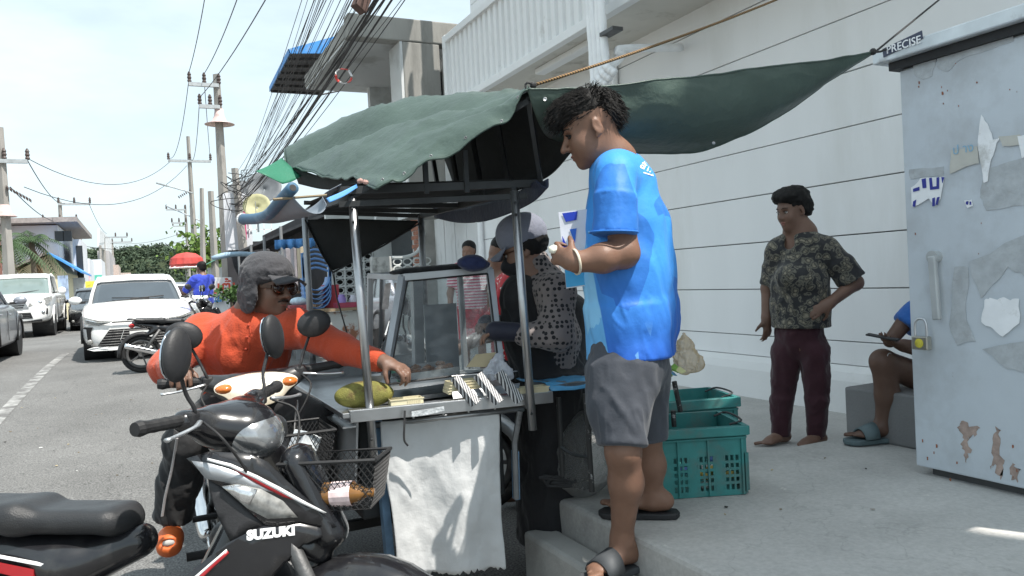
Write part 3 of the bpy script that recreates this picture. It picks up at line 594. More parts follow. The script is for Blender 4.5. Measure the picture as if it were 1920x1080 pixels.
for lb, a, b, s in [('long wire crossing the sky from the left pole towards the cross-arm pole, upper', (PL[0]+.7, PL[1], 6.2), (PB[0]-1.1, PB[1], 8.9), 1.1), ('long wire crossing the sky, lower of the pair', (PL[0]+.6, PL[1], 5.2), (PB[0]-.2, PB[1], 8.7), 1.3), ('left roadside wire dropping to the armed pole by the white house', (PL[0]+.7, PL[1], 6.2), (Pd(122, 378, 55)[0], 63, 8.1), .5), ('second left roadside wire', (PL[0]+.2, PL[1], 5.2), (Pd(122, 398, 55)[0], 63, 6.9), .5), ('far wire crossing low in front of the hill', Pd(150, 460, 60), Pd(350, 450, 60), .5), ('farther wire crossing the hill top', Pd(200, 455, 90), Pd(345, 435, 90), .6), ('thin wire from the armed pole to the billboard pole', Pd(167, 382, 55), Pd(200, 438, 80), .4)]:
    wire(lb, a, b, s, .014 if 'long' in lb else .018, 18)
br_ = Px(677, 6, 2.5); tag(obj('junction_plate', box(br_, (.16, .12, .2), rotz(.4)@roty(.5)), M('rusty_box', (.1,.06,.05), .7), bevel=.01, loc=br_), 'brown junction box hanging in the cable bundle at the top', 'junction box')
rg = Px(645, 142, 2.4); th = np.linspace(0, 2*math.pi, 15)
fl = thing('hanging_pennant', 'red and white plastic strip ring hanging from the cables', 'pennant', rg)
for k in range(6):
    a0 = k*math.pi/3; P = np.array([rg+A(.1*math.cos(a0+q), .03*math.sin(3*q), .09*math.sin(a0+q)) for q in np.linspace(0, .9, 5)]); obj('strip', tube(P, .017, 5, flat=.35), M('red_plastic', (.55,.06,.05), .5) if k % 2 else M('white_plastic', (.75,.75,.75), .5), fl)
# ---- left side buildings
mLB = M('far_white_wall', (.66,.68,.72), .8, var=.07, vs=.5, dirt=(.5,.52,.56), ds=.6); mROF = M('grey_roof', (.3,.27,.26), .8, var=.2); mYEL = M('pale_yellow', (.72,.66,.45), .8, var=.06)
def P45(u, v, d): return Pd(u, v, d)
hb = thing('white_house', 'long white two storey house with a flat overhanging roof behind the palms', 'house', (-7, 52, .25))
xA = Pd(108, 430, 45)[0]; yb = 52
obj('wall', bx(-26, xA, yb, yb+14, .2, Pd(70, 424, 45)[2]), mLB, hb)
roof = [(-27, yb-1.0, 5.0), (Pd(146, 420, 45)[0], yb-1.0, 5.75), (Pd(125, 410, 45)[0], yb+6, 6.3), (-27, yb+8, 6.3)]
obj('roof', prism([A(*q) for q in [(-27, yb-1.2, 5.35), (Pd(146, 418, 45)[0], yb-1.2, 5.75), (Pd(146, 418, 45)[0], yb+14, 5.75), (-27, yb+14, 5.35)]], None, (0, 0, .28)), mROF, hb)
for u in (109, 124):
    a = Pd(u-3, 432, 45); wv = obj('window', bx(a[0]-.1, a[0]+.35, yb-.06, yb-.01, 4.7, 5.3), mDKW, hb)
tw = obj('stair_tower', bx(Pd(127, 440, 45)[0], Pd(143, 440, 45)[0], yb+3, yb+9, .2, 5.0), mLB, hb)
obj('tower_window', bx(Pd(130, 450, 45)[0]+.1, Pd(141, 450, 45)[0]+.15, yb+2.95, yb+2.99, 2.2, 4.6), mDKW, hb)
yh = thing('yellow_house', 'low pale yellow house with a bright blue gable roof', 'house', (-5.5, 46, .25))
e1 = Pd(88, 500, 40); y0_ = 46.5
xl, xm, xr_ = Pd(35, 490, 40)[0], Pd(92, 474, 40)[0], Pd(147, 500, 40)[0]; ze, zr = 2.75, Pd(92, 472, 40)[2]
obj('wall', join(prism([(xl, y0_, .2), (xr_-.6, y0_, .2), (xr_-.6, y0_, 2.7), (xm, y0_, zr-.12), (xl, y0_, 2.9)], None, (0, 8, 0))), mYEL, yh)
obj('roof', prism([(xm-.05, y0_-.5, zr), (xr_+.1, y0_-.3, ze), (xr_+.1, y0_-.3, ze-.1), (xm-.05, y0_-.5, zr-.12)], None, (0, 9, 0)), M('blue_roof', (.06,.26,.62), .5, var=.1), yh)
obj('roof', prism([(xm-.05, y0_-.5, zr+.01), (xl-.4, y0_-.4, 3.0), (xl-.4, y0_-.4, 2.9), (xm-.05, y0_-.5, zr-.12)], None, (0, 9, 0)), mROF, yh)
obj('gate_sign', bx(Pd(115, 515, 40)[0], Pd(133, 515, 40)[0], 44, 44.05, 1.3, 2.5), M('blue_banner', (.35,.45,.62), .7, var=.4, vs=2.5), yh)
rb = thing('red_roof_shed', 'red brown roofed building cut by the left edge', 'house', (-9, 50, .25)); obj('wall', bx(-14, Pd(3, 440, 40)[0]-.4, 44, 50, .2, 5.2), M('brown_red', (.35,.17,.13), .8, var=.2), rb)
bb = thing('billboard', 'tall white billboard rising edge-on from the shops at the left', 'billboard', (-3.6, 84, .25))
q1, q2, q3, q4 = Pd(183, 428, 72), Pd(208, 452, 96), Pd(208, 478, 96), Pd(183, 462, 72)
obj('panel', prism([q1, q2, q3, q4], None, (.15, 0, 0)), M('billboard_white', (.72,.74,.76), .6, var=.06, vs=.4), bb)
for q in (q3, q4): obj('post', tube([(q[0]+.2, q[1]+.1, .2), (q[0]+.2, q[1]+.1, q[2]+.1)], .12, 6), mPOLE, bb)
def shop(lb, u0, u1, v, d, dep, col, awn=None, z=None, sign=None):
    a = Pd(u0, 500, d); c = Pd(u1, 500, d); zt = Pd(u0, v, d)[2]; t = thing('shop_house', lb, 'shop', ((a[0]+c[0])/2, a[1], .25), group='shops along the left side')
    obj('wall', bx(a[0], c[0], a[1], a[1]+dep, .2, zt), col, t)
    obj('opening', bx(a[0]+.2, c[0]-.2, a[1]-.04, a[1]-.01, .3, min(2.3, zt-.3)), mDKW, t)
    if awn: obj('awning', prism([(a[0]-.2, a[1], 2.5), (c[0]+.3, a[1], 2.5), (c[0]+.3, a[1]-1.4, 2.0), (a[0]-.2, a[1]-1.4, 2.0)], None, (0, 0, .05)), awn, t)
    if sign: obj('sign_board', bx(a[0]+.1, c[0], a[1]-.3, a[1]-.2, 2.6, 3.3), sign, t)
mGRN = M('green_awning', (.1,.42,.33), .6, var=.2, vs=1); mGR2 = M('dark_green_awning', (.03,.16,.07), .6, var=.2); mPNK = M('pink_sign', (.7,.45,.5), .6, var=.3, vs=3); mYSG = M('yellow_sign', (.65,.6,.08), .6, var=.4, vs=4); mRSG = M('red_sign', (.5,.06,.05), .6, var=.3, vs=3); mORG = M('orange_sign', (.6,.2,.06), .6, var=.4, vs=2)
shop('small shop with a pale pink sign and dark green awning past the yellow house', 150, 168, 485, 62, 8, mLB, mGR2, sign=mPNK)
shop('shop with a sea green awning beside the pink sign', 166, 190, 487, 68, 8, mLB, mGRN, sign=mGRN)
shop('tall narrow grey shop under the billboard', 184, 206, 470, 80, 20, M('far_grey', (.4,.39,.4), .8, var=.2, vs=.6), mGRN, sign=mORG)
shop('low shop with an orange and white sign farther down', 207, 222, 497, 90, 10, M('far_tan', (.5,.42,.38), .8, var=.2), mRSG, sign=mORG)
shop('red roofed low shop at the end of the left row', 222, 244, 512, 110, 15, M('far_tan'), mRSG)
ysn = Pd(166, 525, 50); tag(obj('yellow_banner', bx(ysn[0]-.55, ysn[0]+.75, ysn[1], ysn[1]+.06, 1.75, 2.4), mYSG, loc=(ysn[0], ysn[1], 1.75)), 'small yellow banner low behind the black car', 'banner')
wsn = Pd(140, 515, 44); tag(obj('white_banner', bx(wsn[0]-.4, wsn[0]+.5, wsn[1], wsn[1]+.06, 1.2, 2.5), M('white_banner', (.6,.63,.68), .7, var=.2, vs=3), loc=(wsn[0], wsn[1], 1.2)), 'tall pale banner standing behind the pickup', 'banner')
# ---- palms and leaves
mPALM = M('palm_leaf', (.045,.085,.03), .6, var=.3, vs=3); mDEAD = M('dead_frond', (.13,.09,.05), .8); mTRK = M('palm_trunk', (.16,.13,.1), .9, var=.2, vs=8)
def palm(lb, base, h, s=1., n=16):
    t = thing('palm_tree', lb, 'palm tree', base, group='palm trees in front of the white house'); base = np.asarray(base, float)
    obj('trunk', tube(crom([base, base+A(.05, 0, h*.5), base+A(0, 0, h)], 5), np.linspace(.14, .09, 11)*s, 8), mTRK, t, smooth=True)
    gs = []
    for k in range(n):
        az = k*2.4; el = random.uniform(-.5, .95); Lf = random.uniform(1.0, 1.5)*s; c = base+A(0, 0, h); d = A(math.cos(az), math.sin(az), 0)
        P = [c+d*Lf*q*math.cos(el)+A(0, 0, Lf*(q*math.sin(el)-.65*q*q)) for q in np.linspace(0, 1, 9)]
        for i in range(1, 9):
            tn = unit(P[i]-P[i-1]); sd = unit(np.cross(tn, (0, 0, 1)))
            for sg in (-1, 1):
                for kk in (0, .5):
                    b0 = P[i-1]+(P[i]-P[i-1])*kk; ll = (.42*s)*(1-.55*abs(i/8-.4)); tip = b0+sd*sg*ll*.8+tn*ll*.4-A(0, 0, ll*.45); gs.append((np.array([b0, b0+tn*.05*s, tip]), [(0, 1, 2)]))
        gs.append(tube(P, np.linspace(.02, .006, 9)*s, 4))
    obj('crown', join(*gs), mPALM, t)
random.seed(5)
q = Pd(62, 500, 38); palm('leafy palm with a dead hanging frond in front of the white house', (q[0], q[1], .2), 4.1, 1.25)
dd = bpy.data.objects['palm_tree']; obj('dead_frond', join(*[tube([A(q[0], q[1], 4.0), A(q[0]+random.uniform(-.1,.3), q[1], 3.3), A(q[0]+random.uniform(-.2,.5), q[1], 2.4)], [.06, .09, .02], 4) for _ in range(6)]), mDEAD, dd)
q = Pd(22, 500, 36); palm('taller palm half hidden behind the left pole', (q[0], q[1], .2), 3.9, 1.35)
# ---- wooded hill
def leaf_cloud(n, P, s, seed=0, up=.3):
    rs = np.random.RandomState(seed); a = rs.randn(n, 3); a /= np.linalg.norm(a, axis=1)[:, None]; b = np.cross(a, rs.randn(n, 3)); b /= np.linalg.norm(b, axis=1)[:, None]
    sz = s*(.6+.8*rs.rand(n))[:, None]; V = np.stack([P-a*sz, P+b*sz*.6, P+a*sz, P-b*sz*.6], 1).reshape(-1, 3); i = np.arange(n)*4
    return V, np.stack([i, i+1, i+2, i+3], 1)
mLEAF = M('hill_foliage', (.045,.07,.04), .8, var=.45, vs=.12, dirt=(.075,.095,.05), ds=.2, transl=1); mLF2 = M('leaf_green', (.06,.12,.03), .6, var=.4, vs=3)  # hill leaves muted in colour to stand in for distant haze
def hill_h(x): return 15*np.exp(-((x-12)/34.)**2)+9*np.exp(-((x+28)/26.)**2)+4
rs = np.random.RandomState(4); hx = np.linspace(-160, 160, 60); hy = np.linspace(0, 1, 12)
HG = np.array([[[x, 300+130*t_, gz(300)+(hill_h(x)-1.5)*math.sin(min(1, t_*1.6)*math.pi/2)-.5] for t_ in hy] for x in hx]); struct('hill', sheet(HG[:, ::-1]), M('hill_earth', (.035,.05,.02), .95, var=.3, vs=.1), smooth=True)
n = 1500; cx_ = rs.uniform(-90, 100, n); ct = rs.rand(n)**.8; cz = gz(300)+hill_h(cx_)*np.sin(np.minimum(1, ct*1.6)*math.pi/2)+rs.rand(n)*2.2
cc = np.stack([cx_, 297+130*ct, cz], 1); per = 46; off = rs.randn(n, per, 3); off /= np.linalg.norm(off, axis=2)[:, :, None]; off *= (rs.rand(n, per, 1)**.4)*rs.uniform(1.3, 3.1, (n, 1, 1))*A(1, 1, .75)
PP = (cc[:, None]+off).reshape(-1, 3)
hw = obj_np('hill_forest', leaf_cloud(len(PP), PP, .55, 1), mLEAF, None); hw['kind'] = 'stuff'; hw['label'] = 'dense green trees covering the far hill'; hw['category'] = 'forest'
for p_ in hw.data.polygons: p_.use_smooth = False
# ---- roadside clutter on the right
um = thing('parasol', 'red and white striped parasol standing by the roadside', 'umbrella', (Pd(347, 510, 40)[0], Pd(347, 510, 40)[1], .25))
uc = Pd(347, 484, 40); R_ = .76
for k in range(8):
    a0, a1 = k*math.pi/4, (k+1)*math.pi/4; rw = []
    for q in np.linspace(0, 1, 6): rw.append([uc+A(R_*math.sin(q*1.25)/.95*math.cos(a), R_*math.sin(q*1.25)/.95*math.sin(a), -.48*(1-math.cos(q*1.25))/.685) for a in np.linspace(a0, a1, 5)])
    obj('canopy_panel', sheet(np.array(rw)), M('parasol_red', (.6,.05,.07), .6, var=.1), um, smooth=True, solid=.004)
    obj('white_stripe', tube(np.array([r_[0] for r_ in rw])+A(0,0,.01), .085, 5, flat=.25), M('parasol_white', (.78,.76,.76), .6), um)
obj('rim_band', tube(np.array([uc+A(R_*1.0*math.cos(a), R_*1.0*math.sin(a), -.49) for a in np.linspace(0, 2*math.pi, 33)]), .03, 5, cap=False), M('parasol_white'), um)
obj('mast', tube([uc*A(1, 1, 0)+A(0, 0, .2), uc], .02, 6), mGALV, um)
q = Pd(350, 487, 26); tag(obj('red_sign', lathe([(.02, .25), (.3, .2), (.5, .05), (.55, -.15), (.5, -.2)], 14, t=q), mRSG, loc=q), 'round topped red roof piece behind the parasol', 'awning')
sg = thing('sign_wall', 'white roadside sign board with red lettering and a blue band', 'sign', (2.1, 21.3, .2))
s1 = Pd(362, 520, 20); s2 = Pd(433, 520, 20); ang = math.atan2(s2[1]-s1[1], s2[0]-s1[0]); Rr = np.stack([unit(A(s2[0]-s1[0], s2[1]-s1[1], 0)), A(0, 0, 1), unit(np.cross(A(s2[0]-s1[0], s2[1]-s1[1], 0), (0, 0, 1)))], 1)
obj('board', prism([(s1[0], s1[1], .2), (s2[0], s2[1], .2), (s2[0], s2[1], s2[2]), (s1[0], s1[1], s1[2])], None, Rr[:, 2]*-.08), M('sign_white', (.72,.73,.73), .7, var=.05), sg)
text('lettering', 'านต้นรัก', .44, M('sign_red', (.5,.06,.03), .6), sg, (Rr, Pd(382, 551, 19.8)), ext=.005, bold=.008)
b1 = Pd(372, 556, 19.9); b2 = Pd(415, 554, 19.9); obj('blue_band', prism([b1, b2, b2-A(0, 0, .16), b1-A(0, 0, .16)], None, Rr[:, 2]*.02), M('sign_blue', (.08,.3,.6), .6), sg)
text('phone_number', '08-5270277', .15, M('sign_white'), sg, (Rr, Pd(384, 564, 19.7)), ext=.003)
rs = np.random.RandomState(8); pc_ = Pd(434, 552, 13); PP = pc_+rs.randn(320, 3)*A(.13, .1, .06)
sh = thing('leafy_bush', 'small leafy bush in front of the sign board', 'bush', (pc_[0], pc_[1], .25)); o_ = obj_np('leaves', leaf_cloud(320, PP, .04, 2), mLF2, sh); obj('stems', tube([(pc_[0], pc_[1], .2), (pc_[0], pc_[1], pc_[2])], .03, 6), mTRK, sh)
pc_ = Pd(392, 470, 42); PP = pc_+rs.randn(900, 3)*A(.9, .6, .6); sh = thing('leafy_tree', 'bright green tree behind the roadside poles', 'tree', (pc_[0], pc_[1], .25)); obj_np('crown', leaf_cloud(900, PP, .16, 3), M('lime_leaf', (.1,.17,.03), .6, var=.4, vs=2), sh); obj('trunk', tube([(pc_[0], pc_[1], .2), (pc_[0], pc_[1], pc_[2])], [.12, .06], 7), mTRK, sh)
g1 = Pd(398, 492, 34); gsh = thing('green_stall', 'roadside stall with a curved green awning and a small white notice', 'stall', (g1[0], g1[1], .25))
obj('awning', loft([np.array([(g1[0]-.5+1.6*q, yy, g1[2]-.2+.45*math.sin(q*math.pi*.6)) for q in np.linspace(0, 1, 7)]) for yy in (34.8, 38)], cap=False, closed=False), M('stall_green', (.12,.33,.25), .6, var=.2), gsh, solid=.03)
obj('notice', box(g1+A(.1, -.8, -.55), (.75, .04, .6)), mLB, gsh); obj('counter', box(g1*A(1, 1, 0)+A(.3, 0, .8), (1.6, .8, 1.2)), M('dark_counter', (.05,.05,.05), .8), gsh)
for xx in (-.5, 1.1): obj('post', tube([(g1[0]+xx, 34.8, .2), (g1[0]+xx, 34.8, g1[2]-.1)], .03, 6), mGALV, gsh)
# ---- satellite dishes, pink banner and grilles on the shop behind
sb_ = thing('dark_shop', 'dark open fronted shop with a sloping tin roof behind the food stall', 'shop', (4, 22, .25))
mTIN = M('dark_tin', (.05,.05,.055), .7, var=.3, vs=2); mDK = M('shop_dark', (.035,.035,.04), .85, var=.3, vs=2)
a = Py(445, 475, 27); c = Py(640, 392, 16.2)
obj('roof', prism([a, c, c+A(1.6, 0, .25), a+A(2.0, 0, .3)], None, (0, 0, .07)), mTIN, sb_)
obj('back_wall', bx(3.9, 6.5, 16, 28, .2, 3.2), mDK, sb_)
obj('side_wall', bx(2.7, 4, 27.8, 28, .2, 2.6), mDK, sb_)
for yy in (17, 19.5, 22, 25): obj('post', tube([(2.75, yy, .2), (2.75, yy, 2.5+(25-yy)*.02)], .035, 6), mFRM, sb_)
for k in range(4): obj('shelf', bx(3.4, 3.9, 17+k*2, 18.7+k*2, .9+.3*(k % 2), .95+.3*(k % 2)), M('shelf_wood', (.2,.13,.08), .8), sb_)
random.seed(3)
for k in range(12):
    yy = 16.6+k*.8; cl = random.choice([(.4,.03,.06), (.5,.42,.3), (.1,.1,.12), (.3,.28,.3), (.08,.12,.3)]); 
    tag(obj('hanging_cloth', bx(3.0+.1*random.random(), 3.06+.1*random.random()+.06, yy, yy+.42, 1.25+random.random()*.3, 2.25), M('cloth%d' % k, cl, .9, var=.25, vs=6, bump=.3, bs=14), bevel=.02, loc=(3.0, yy, 1.3)), ['dark red','cream','black','grey','navy'][[(.4,.03,.06), (.5,.42,.3), (.1,.1,.12), (.3,.28,.3), (.08,.12,.3)].index(cl)]+' garment hanging in the dark shop front, '+['first','second','third','fourth','fifth','sixth','seventh','eighth','ninth','tenth','eleventh','twelfth'][k]+' in the row from the near end', 'cloth', 'goods hanging in the dark shop')
q = Py(470, 478, 20); tag(obj('rolled_canvas', tube(crom([q+A(-.9, 0, -.05), q+A(-.45, 0, .03), q+A(0, 0, .02), q+A(.35, 0, .01)], 4), [.05, .06, .07, .07, .06, .06, .06, .06, .05, .05, .05, .05, .04][:13], 8), M('pale_blue_canvas', (.3,.42,.52), .7, var=.2), smooth=True, loc=q), 'rolled pale blue canvas under the dark shop roof', 'canvas')
q1, q2 = Py(515, 450, 15.2), Py(592, 446, 15.2); vg = []
for i in range(15):
    t_ = i/14; vg.append([q1+(q2-q1)*t_+A(0, .05*math.sin(i*1.9), 0), q1+(q2-q1)*t_+A(0, .08*math.sin(i*1.9+.5), -.17-.03*math.sin(i*2.7))])
tag(obj('blue_valance', sheet(np.array(vg)), M('blue_tarp', (.1,.3,.65), .55, var=.15, vs=5), smooth=True, solid=.006, loc=q1), 'bright blue tarpaulin strip hanging across the dark shop', 'tarpaulin')
for (u, v, d, r_, cl, lb) in [(482, 388, 24, .42, (.36,.35,.2), 'olive satellite dish above the dark shop roof'), (455, 372, 30, .7, (.14,.15,.16), 'dark grey satellite dish left of the olive one'), (495, 355, 26, .6, (.12,.13,.14), 'large dark dish just under the green tarpaulin')]:
    q = Pd(u, v, d); t = thing('satellite_dish', lb, 'satellite dish', q, group='satellite dishes'); Rq = np.stack([unit(np.cross((0, 0, 1), A(-.3, -1, .5))), A(0, 0, 0), unit(A(-.3, -1, .5))], 1); Rq[:, 1] = np.cross(Rq[:, 2], Rq[:, 0])
    obj('dish', lathe([(.01, -.02), (r_*.4, .02*r_), (r_*.75, .12*r_), (r_, .24*r_)], 20, Rq, q, cap=False), M(lb, cl, .6, var=.15), t, smooth=True, solid=.012)
    obj('feed_arm', tube([q-Rq[:, 1]*r_*.95+Rq[:, 2]*.1, q+Rq[:, 2]*r_*.8], .012, 5), mGALV, t); obj('mount', tube([q, q-A(0, 0, .9*r_+.4)], .03, 6), mGALV, t)
q = Pd(445, 420, 27); pb = thing('shop_upper_front', 'upper shop front with a pink banner and white grille', 'shop', (q[0], q[1], .25))
obj('white_panel', box(q+A(.05, .2, .1), (.9, .1, 2.0)), mLB, pb); obj('pink_banner', box(q+A(.2, .1, -.05), (.2, .06, 1.0)), M('pink', (.6,.06,.2), .6), pb)
for k in range(4): obj('grille_bar', box(q+A(.4+.25*k, .1, .05), (.03, .03, .8)), mSTEEL, pb)
obj('grille_rail', box(q+A(.8, .1, .3), (1.0, .03, .03)), mSTEEL, pb); obj('grille_rail', box(q+A(.8, .1, -.2), (1.0, .03, .03)), mSTEEL, pb)
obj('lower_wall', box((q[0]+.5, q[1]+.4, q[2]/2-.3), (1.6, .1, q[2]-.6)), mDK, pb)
# ---- food stall table with blue chairs and tray
ft = thing('stall_table', 'stall table with a rust streaked metal front below the blue chairs', 'table', (2.75, 12.6, .2))
mRUS = M('rusty_sheet', (.5,.5,.48), .75, var=.12, vs=5, dirt=(.27,.12,.07), ds=2.6, dthr=.5, dw=.06)
obj('front_sheet', bx(2.2, 3.3, 12.5, 12.52, .42, .92), mRUS, ft); obj('table_top', bx(2.05, 3.5, 12.42, 13.3, .93, .975), M('plank_wood', (.3,.22,.14), .8, var=.2, vs=6, stretch=(1,8,1)), ft)
for xx in (2.2, 3.3):
    for yy in (12.56, 13.2): obj('leg', bx(xx-.03, xx+.03, yy-.03, yy+.03, .15, .93), mFRM, ft)
mBCH = M('blue_chair', (.12,.25,.5), .45, var=.12, vs=5)
for k in range(5):
    z0 = .98+k*.075; xx = 2.62; yy = 12.85; t = thing('plastic_chair', ['lowest', 'second lowest', 'middle', 'second highest', 'topmost'][k]+' blue plastic chair in the stack on the stall table', 'chair', (xx, yy, z0), group='stacked blue plastic chairs')
    obj('seat', sheet(np.array([[(xx+.21*math.sin(q*1.5), yy+p_, z0+.42*(1-math.cos(q*1.5))*.55) for p_ in (-.02, .18, .36)] for q in np.linspace(-1, 1, 9)])), mBCH, t, smooth=True, solid=.015)
    for s in (-1, 1): obj('arm_post', tube([(xx+s*.2, yy+.02, z0+.18), (xx+s*.225, yy+.02, z0+.62)], .022, 6), mBCH, t)
    obj('back_rail', tube(crom([(xx-.225, yy+.04, z0+.6), (xx, yy+.1, z0+.68), (xx+.225, yy+.04, z0+.6)], 4), .02, 6), mBCH, t)
tr = thing('red_tray', 'dark red basket tray on the stall table holding jars', 'tray', (3.05, 12.62, .975)); mRT = M('tray_red', (.32,.05,.09), .5, var=.2)
obj('tray_base', bx(2.84, 3.26, 12.5, 12.74, .978, .985), mRT, tr)
for g_ in (bx(2.84, 3.26, 12.495, 12.503, .978, 1.06), bx(2.84, 3.26, 12.737, 12.745, .978, 1.06), bx(2.835, 2.842, 12.5, 12.74, .978, 1.06), bx(3.258, 3.265, 12.5, 12.74, .978, 1.06)): obj('tray_wall', g_, mRT, tr)
tag(obj('jar', lathe([(.07, 0), (.075, .02), (.072, .15), (.05, .17), (.055, .2), (.02, .21)], 14, t=(2.95, 12.62, .987)), M('purple_jar', (.28,.2,.5), .4), smooth=True, loc=(2.95, 12.62, .987)), 'purple lidded jar in the red tray', 'jar')
tag(obj('jar', lathe([(.07, 0), (.07, .14), (.05, .16), (.05, .19)], 12, t=(3.14, 12.6, .987)), M('clear_jar', (.5,.5,.56), .3), smooth=True, loc=(3.14, 12.6, .987)), 'whitish jar with a spoon next to the purple jar', 'jar')
tag(obj('woven_mat', bx(2.1, 2.45, 12.5, 13.0, .978, 1.06), M('red_mat', (.35,.08,.09), .8, var=.5, vs=40), loc=(2.2, 12.6, .978)), 'stack of red woven mats at the stall table end', 'mat')
rs = np.random.RandomState(2); bagc = A(2.28, 12.75, 1.12)
tag(obj('plastic_bag', ball(bagc, (.14, .1, .07), 12), M('pale_blue_bag', (.5,.65,.75), .4, var=.2, vs=20), smooth=True, loc=bagc), 'pale blue plastic bag on the red mats', 'bag')
tag(obj('red_box', bx(2.75, 3.0, 13.0, 13.2, .976, 1.36), M('red_cloth', (.5,.08,.1), .8, var=.2), loc=(2.85, 13.1, .976)), 'red box behind the blue chairs', 'box')
# ================================================================== CART
mSST = M('stainless', (.42,.43,.44), .33, metal=.9, var=.12, vs=7, bump=.06, bs=30, dirt=(.32,.31,.30), ds=6, dthr=.56, dw=.2)
mDST = M('dull_steel', (.3,.31,.32), .45, metal=.7, var=.15, vs=9, dirt=(.12,.12,.12), ds=7)
mDFR = M('dark_frame', (.035,.038,.04), .6, metal=.2, var=.3, vs=8)
def tarp_mat(name, c, rough=.42, tr=.12, crease=.5):
    m = M(name, c, rough, var=.16, vs=2.4, bump=crease, bs=26, dirt=(c[0]*.6, c[1]*.6, c[2]*.6), ds=2, dthr=.55, dw=.3, wear=(c[0]*1.6+.04, c[1]*1.6+.04, c[2]*1.6+.04), wthr=.72, ws=18)
    t, n, l, b = nodes(m)
    tl = n('ShaderNodeBsdfTranslucent'); l(b.inputs['Base Color'].links[0].from_socket, tl.inputs[0]); ms = n('ShaderNodeMixShader'); ms.inputs[0].default_value = tr
    o = [x for x in t.nodes if x.type == 'OUTPUT_MATERIAL'][0]; l(b.outputs[0], ms.inputs[1]); l(tl.outputs[0], ms.inputs[2]); l(ms.outputs[0], o.inputs[0]); return m
def film(name, c, a=.45, rough=.25):
    m = tarp_mat(name, c, rough, .4, .6); t, n, l, b = nodes(m); o = [x for x in t.nodes if x.type == 'OUTPUT_MATERIAL'][0]; src = o.inputs[0].links[0].from_socket
    tb = n('ShaderNodeBsdfTransparent'); ms = n('ShaderNodeMixShader'); lw_ = n('ShaderNodeLayerWeight'); lw_.inputs[0].default_value = .35; mr_ = n('ShaderNodeMapRange'); mr_.inputs[3].default_value = a; mr_.inputs[4].default_value = 1; l(lw_.outputs[1], mr_.inputs[0]); l(mr_.outputs[0], ms.inputs[0]); l(tb.outputs[0], ms.inputs[1]); l(src, ms.inputs[2]); l(ms.outputs[0], o.inputs[0]); return m
mTARP = tarp_mat('green_tarpaulin', (.078,.116,.099), .36, .18, .5); mTRP2 = tarp_mat('bright_green_tarp', (.05,.24,.15), .45, .35); mMESH = tarp_mat('black_shade_net', (.03,.033,.033), .85, .2, .3); mNAVY = tarp_mat('navy_sheet', (.025,.032,.06), .6, .06)
ct = thing('food_cart', 'stainless steel street food cart on wheels with a sloping canopy frame', 'food cart', (1.05, 3.3, 0))
FY = 2.80
FL = Pz(656, 774, .88); FR = Pz(1036, 737, .88)
# tray: floor, lips
obj('tray_floor', bx(.70, 1.44, 2.83, 4.15, .845, .86), mSST, ct)
obj('front_lip', join(beam(FL+A(0, 0, -.015), FR+A(0, 0, -.015), .012, .045), beam(FL+A(0, .02, .006), FR+A(0, .02, .006), .045, .006)), mSST, ct, bevel=.002)
obj('left_lip', join(beam(FL+A(-.005, 0, -.01), A(.675, 4.15, .87), .045, .02)), mSST, ct, bevel=.003)
obj('side_panel', join(prism([(.70, 2.86, .845), (.70, 4.12, .845), (.70, 4.12, .50), (.70, 3.3, .42), (.70, 2.95, .56)], None, (.008, 0, 0))), M('cart_side', (.5,.52,.54), .5, metal=.4, var=.1, vs=4, dirt=(.33,.33,.34), ds=3), ct)
obj('side_flange', beam(A(.665, 2.83, .825), A(.665, 4.1, .825), .05, .006), mSST, ct)
obj('cart_belly', bx(.74, 1.36, 3.0, 4.1, .42, .84), mDFR, ct, bevel=.01)
obj('back_panel', bx(.72, 1.40, 4.1, 4.12, .5, .95), mDST, ct)
def post(name, a, b, r=.0145, m=None): return obj(name, tube([a, b], r, 10), m or mDST, ct, smooth=True)
pLt, pLb = Pd(660, 368, 2.86), Pd(701, 856, 2.88); pRt, pRb = Pd(964, 358, 2.98), Pd(999, 806, 3.0)
bLt, bLb = Pd(571, 398, 4.05), Pd(588, 705, 4.05); bRt, bRb = Pd(789, 405, 4.1), Pd(797, 600, 4.1)
post('post', pLt, pLb, .0165, mSST); post('post', pRt, pRb, .0165, mSST); post('post', bLt, bLb, .017); post('post', bRt, bRb, .018)
for t_, q in ((pLt, pLb), (pRt, pRb)):
    for f in (.05, .1, .93): obj('bolt', ball(t_+(q-t_)*f-fw*.016, .006, 6), mDFR, ct)
# canopy frame
fl, fr, rl, rr2 = pLt, pRt, bLt, bRt
def bar(a, b, w=.016, m=None): return obj('canopy_bar', beam(a, b, w, w*1.3), m or mDFR, ct)
bar(fl+A(-.05, 0, .02), fr+A(.1, 0, .03), .022); bar(fl+A(-.05, 0, -.03), fr+A(.05, 0, -.02)); bar(rl, rr2); bar(fl, rl, .02); bar(fr, rr2, .02)
bar(rl+A(0, 0, .05), rr2+A(.1, 0, .05)); bar((fl+rl)/2, (fr+rr2)/2); bar(fl*.75+rl*.25, fr*.75+rr2*.25); bar(fl*.25+rl*.75, fr*.25+rr2*.75)
pk0 = Pd(990, 172, 2.82); pk1 = Pd(800, 215, 4.1)
bar(pk0-A(0, 0, .03), pk1, .018)
for f in (0, .25, .5, .75, 1):
    rp = pk0+(pk1-pk0)*f-A(0, 0, .035); bar(fl+(rl-fl)*f, rp); bar(fr+A(.12, 0, .02)+(rr2-fr)*f, rp)
bar(fl*.55+fr*.45, fl*.55+fr*.45+A(0, 0, .12), .014); bar(fl*.3+fr*.7, fl*.3+fr*.7+A(0, 0, .16), .014)
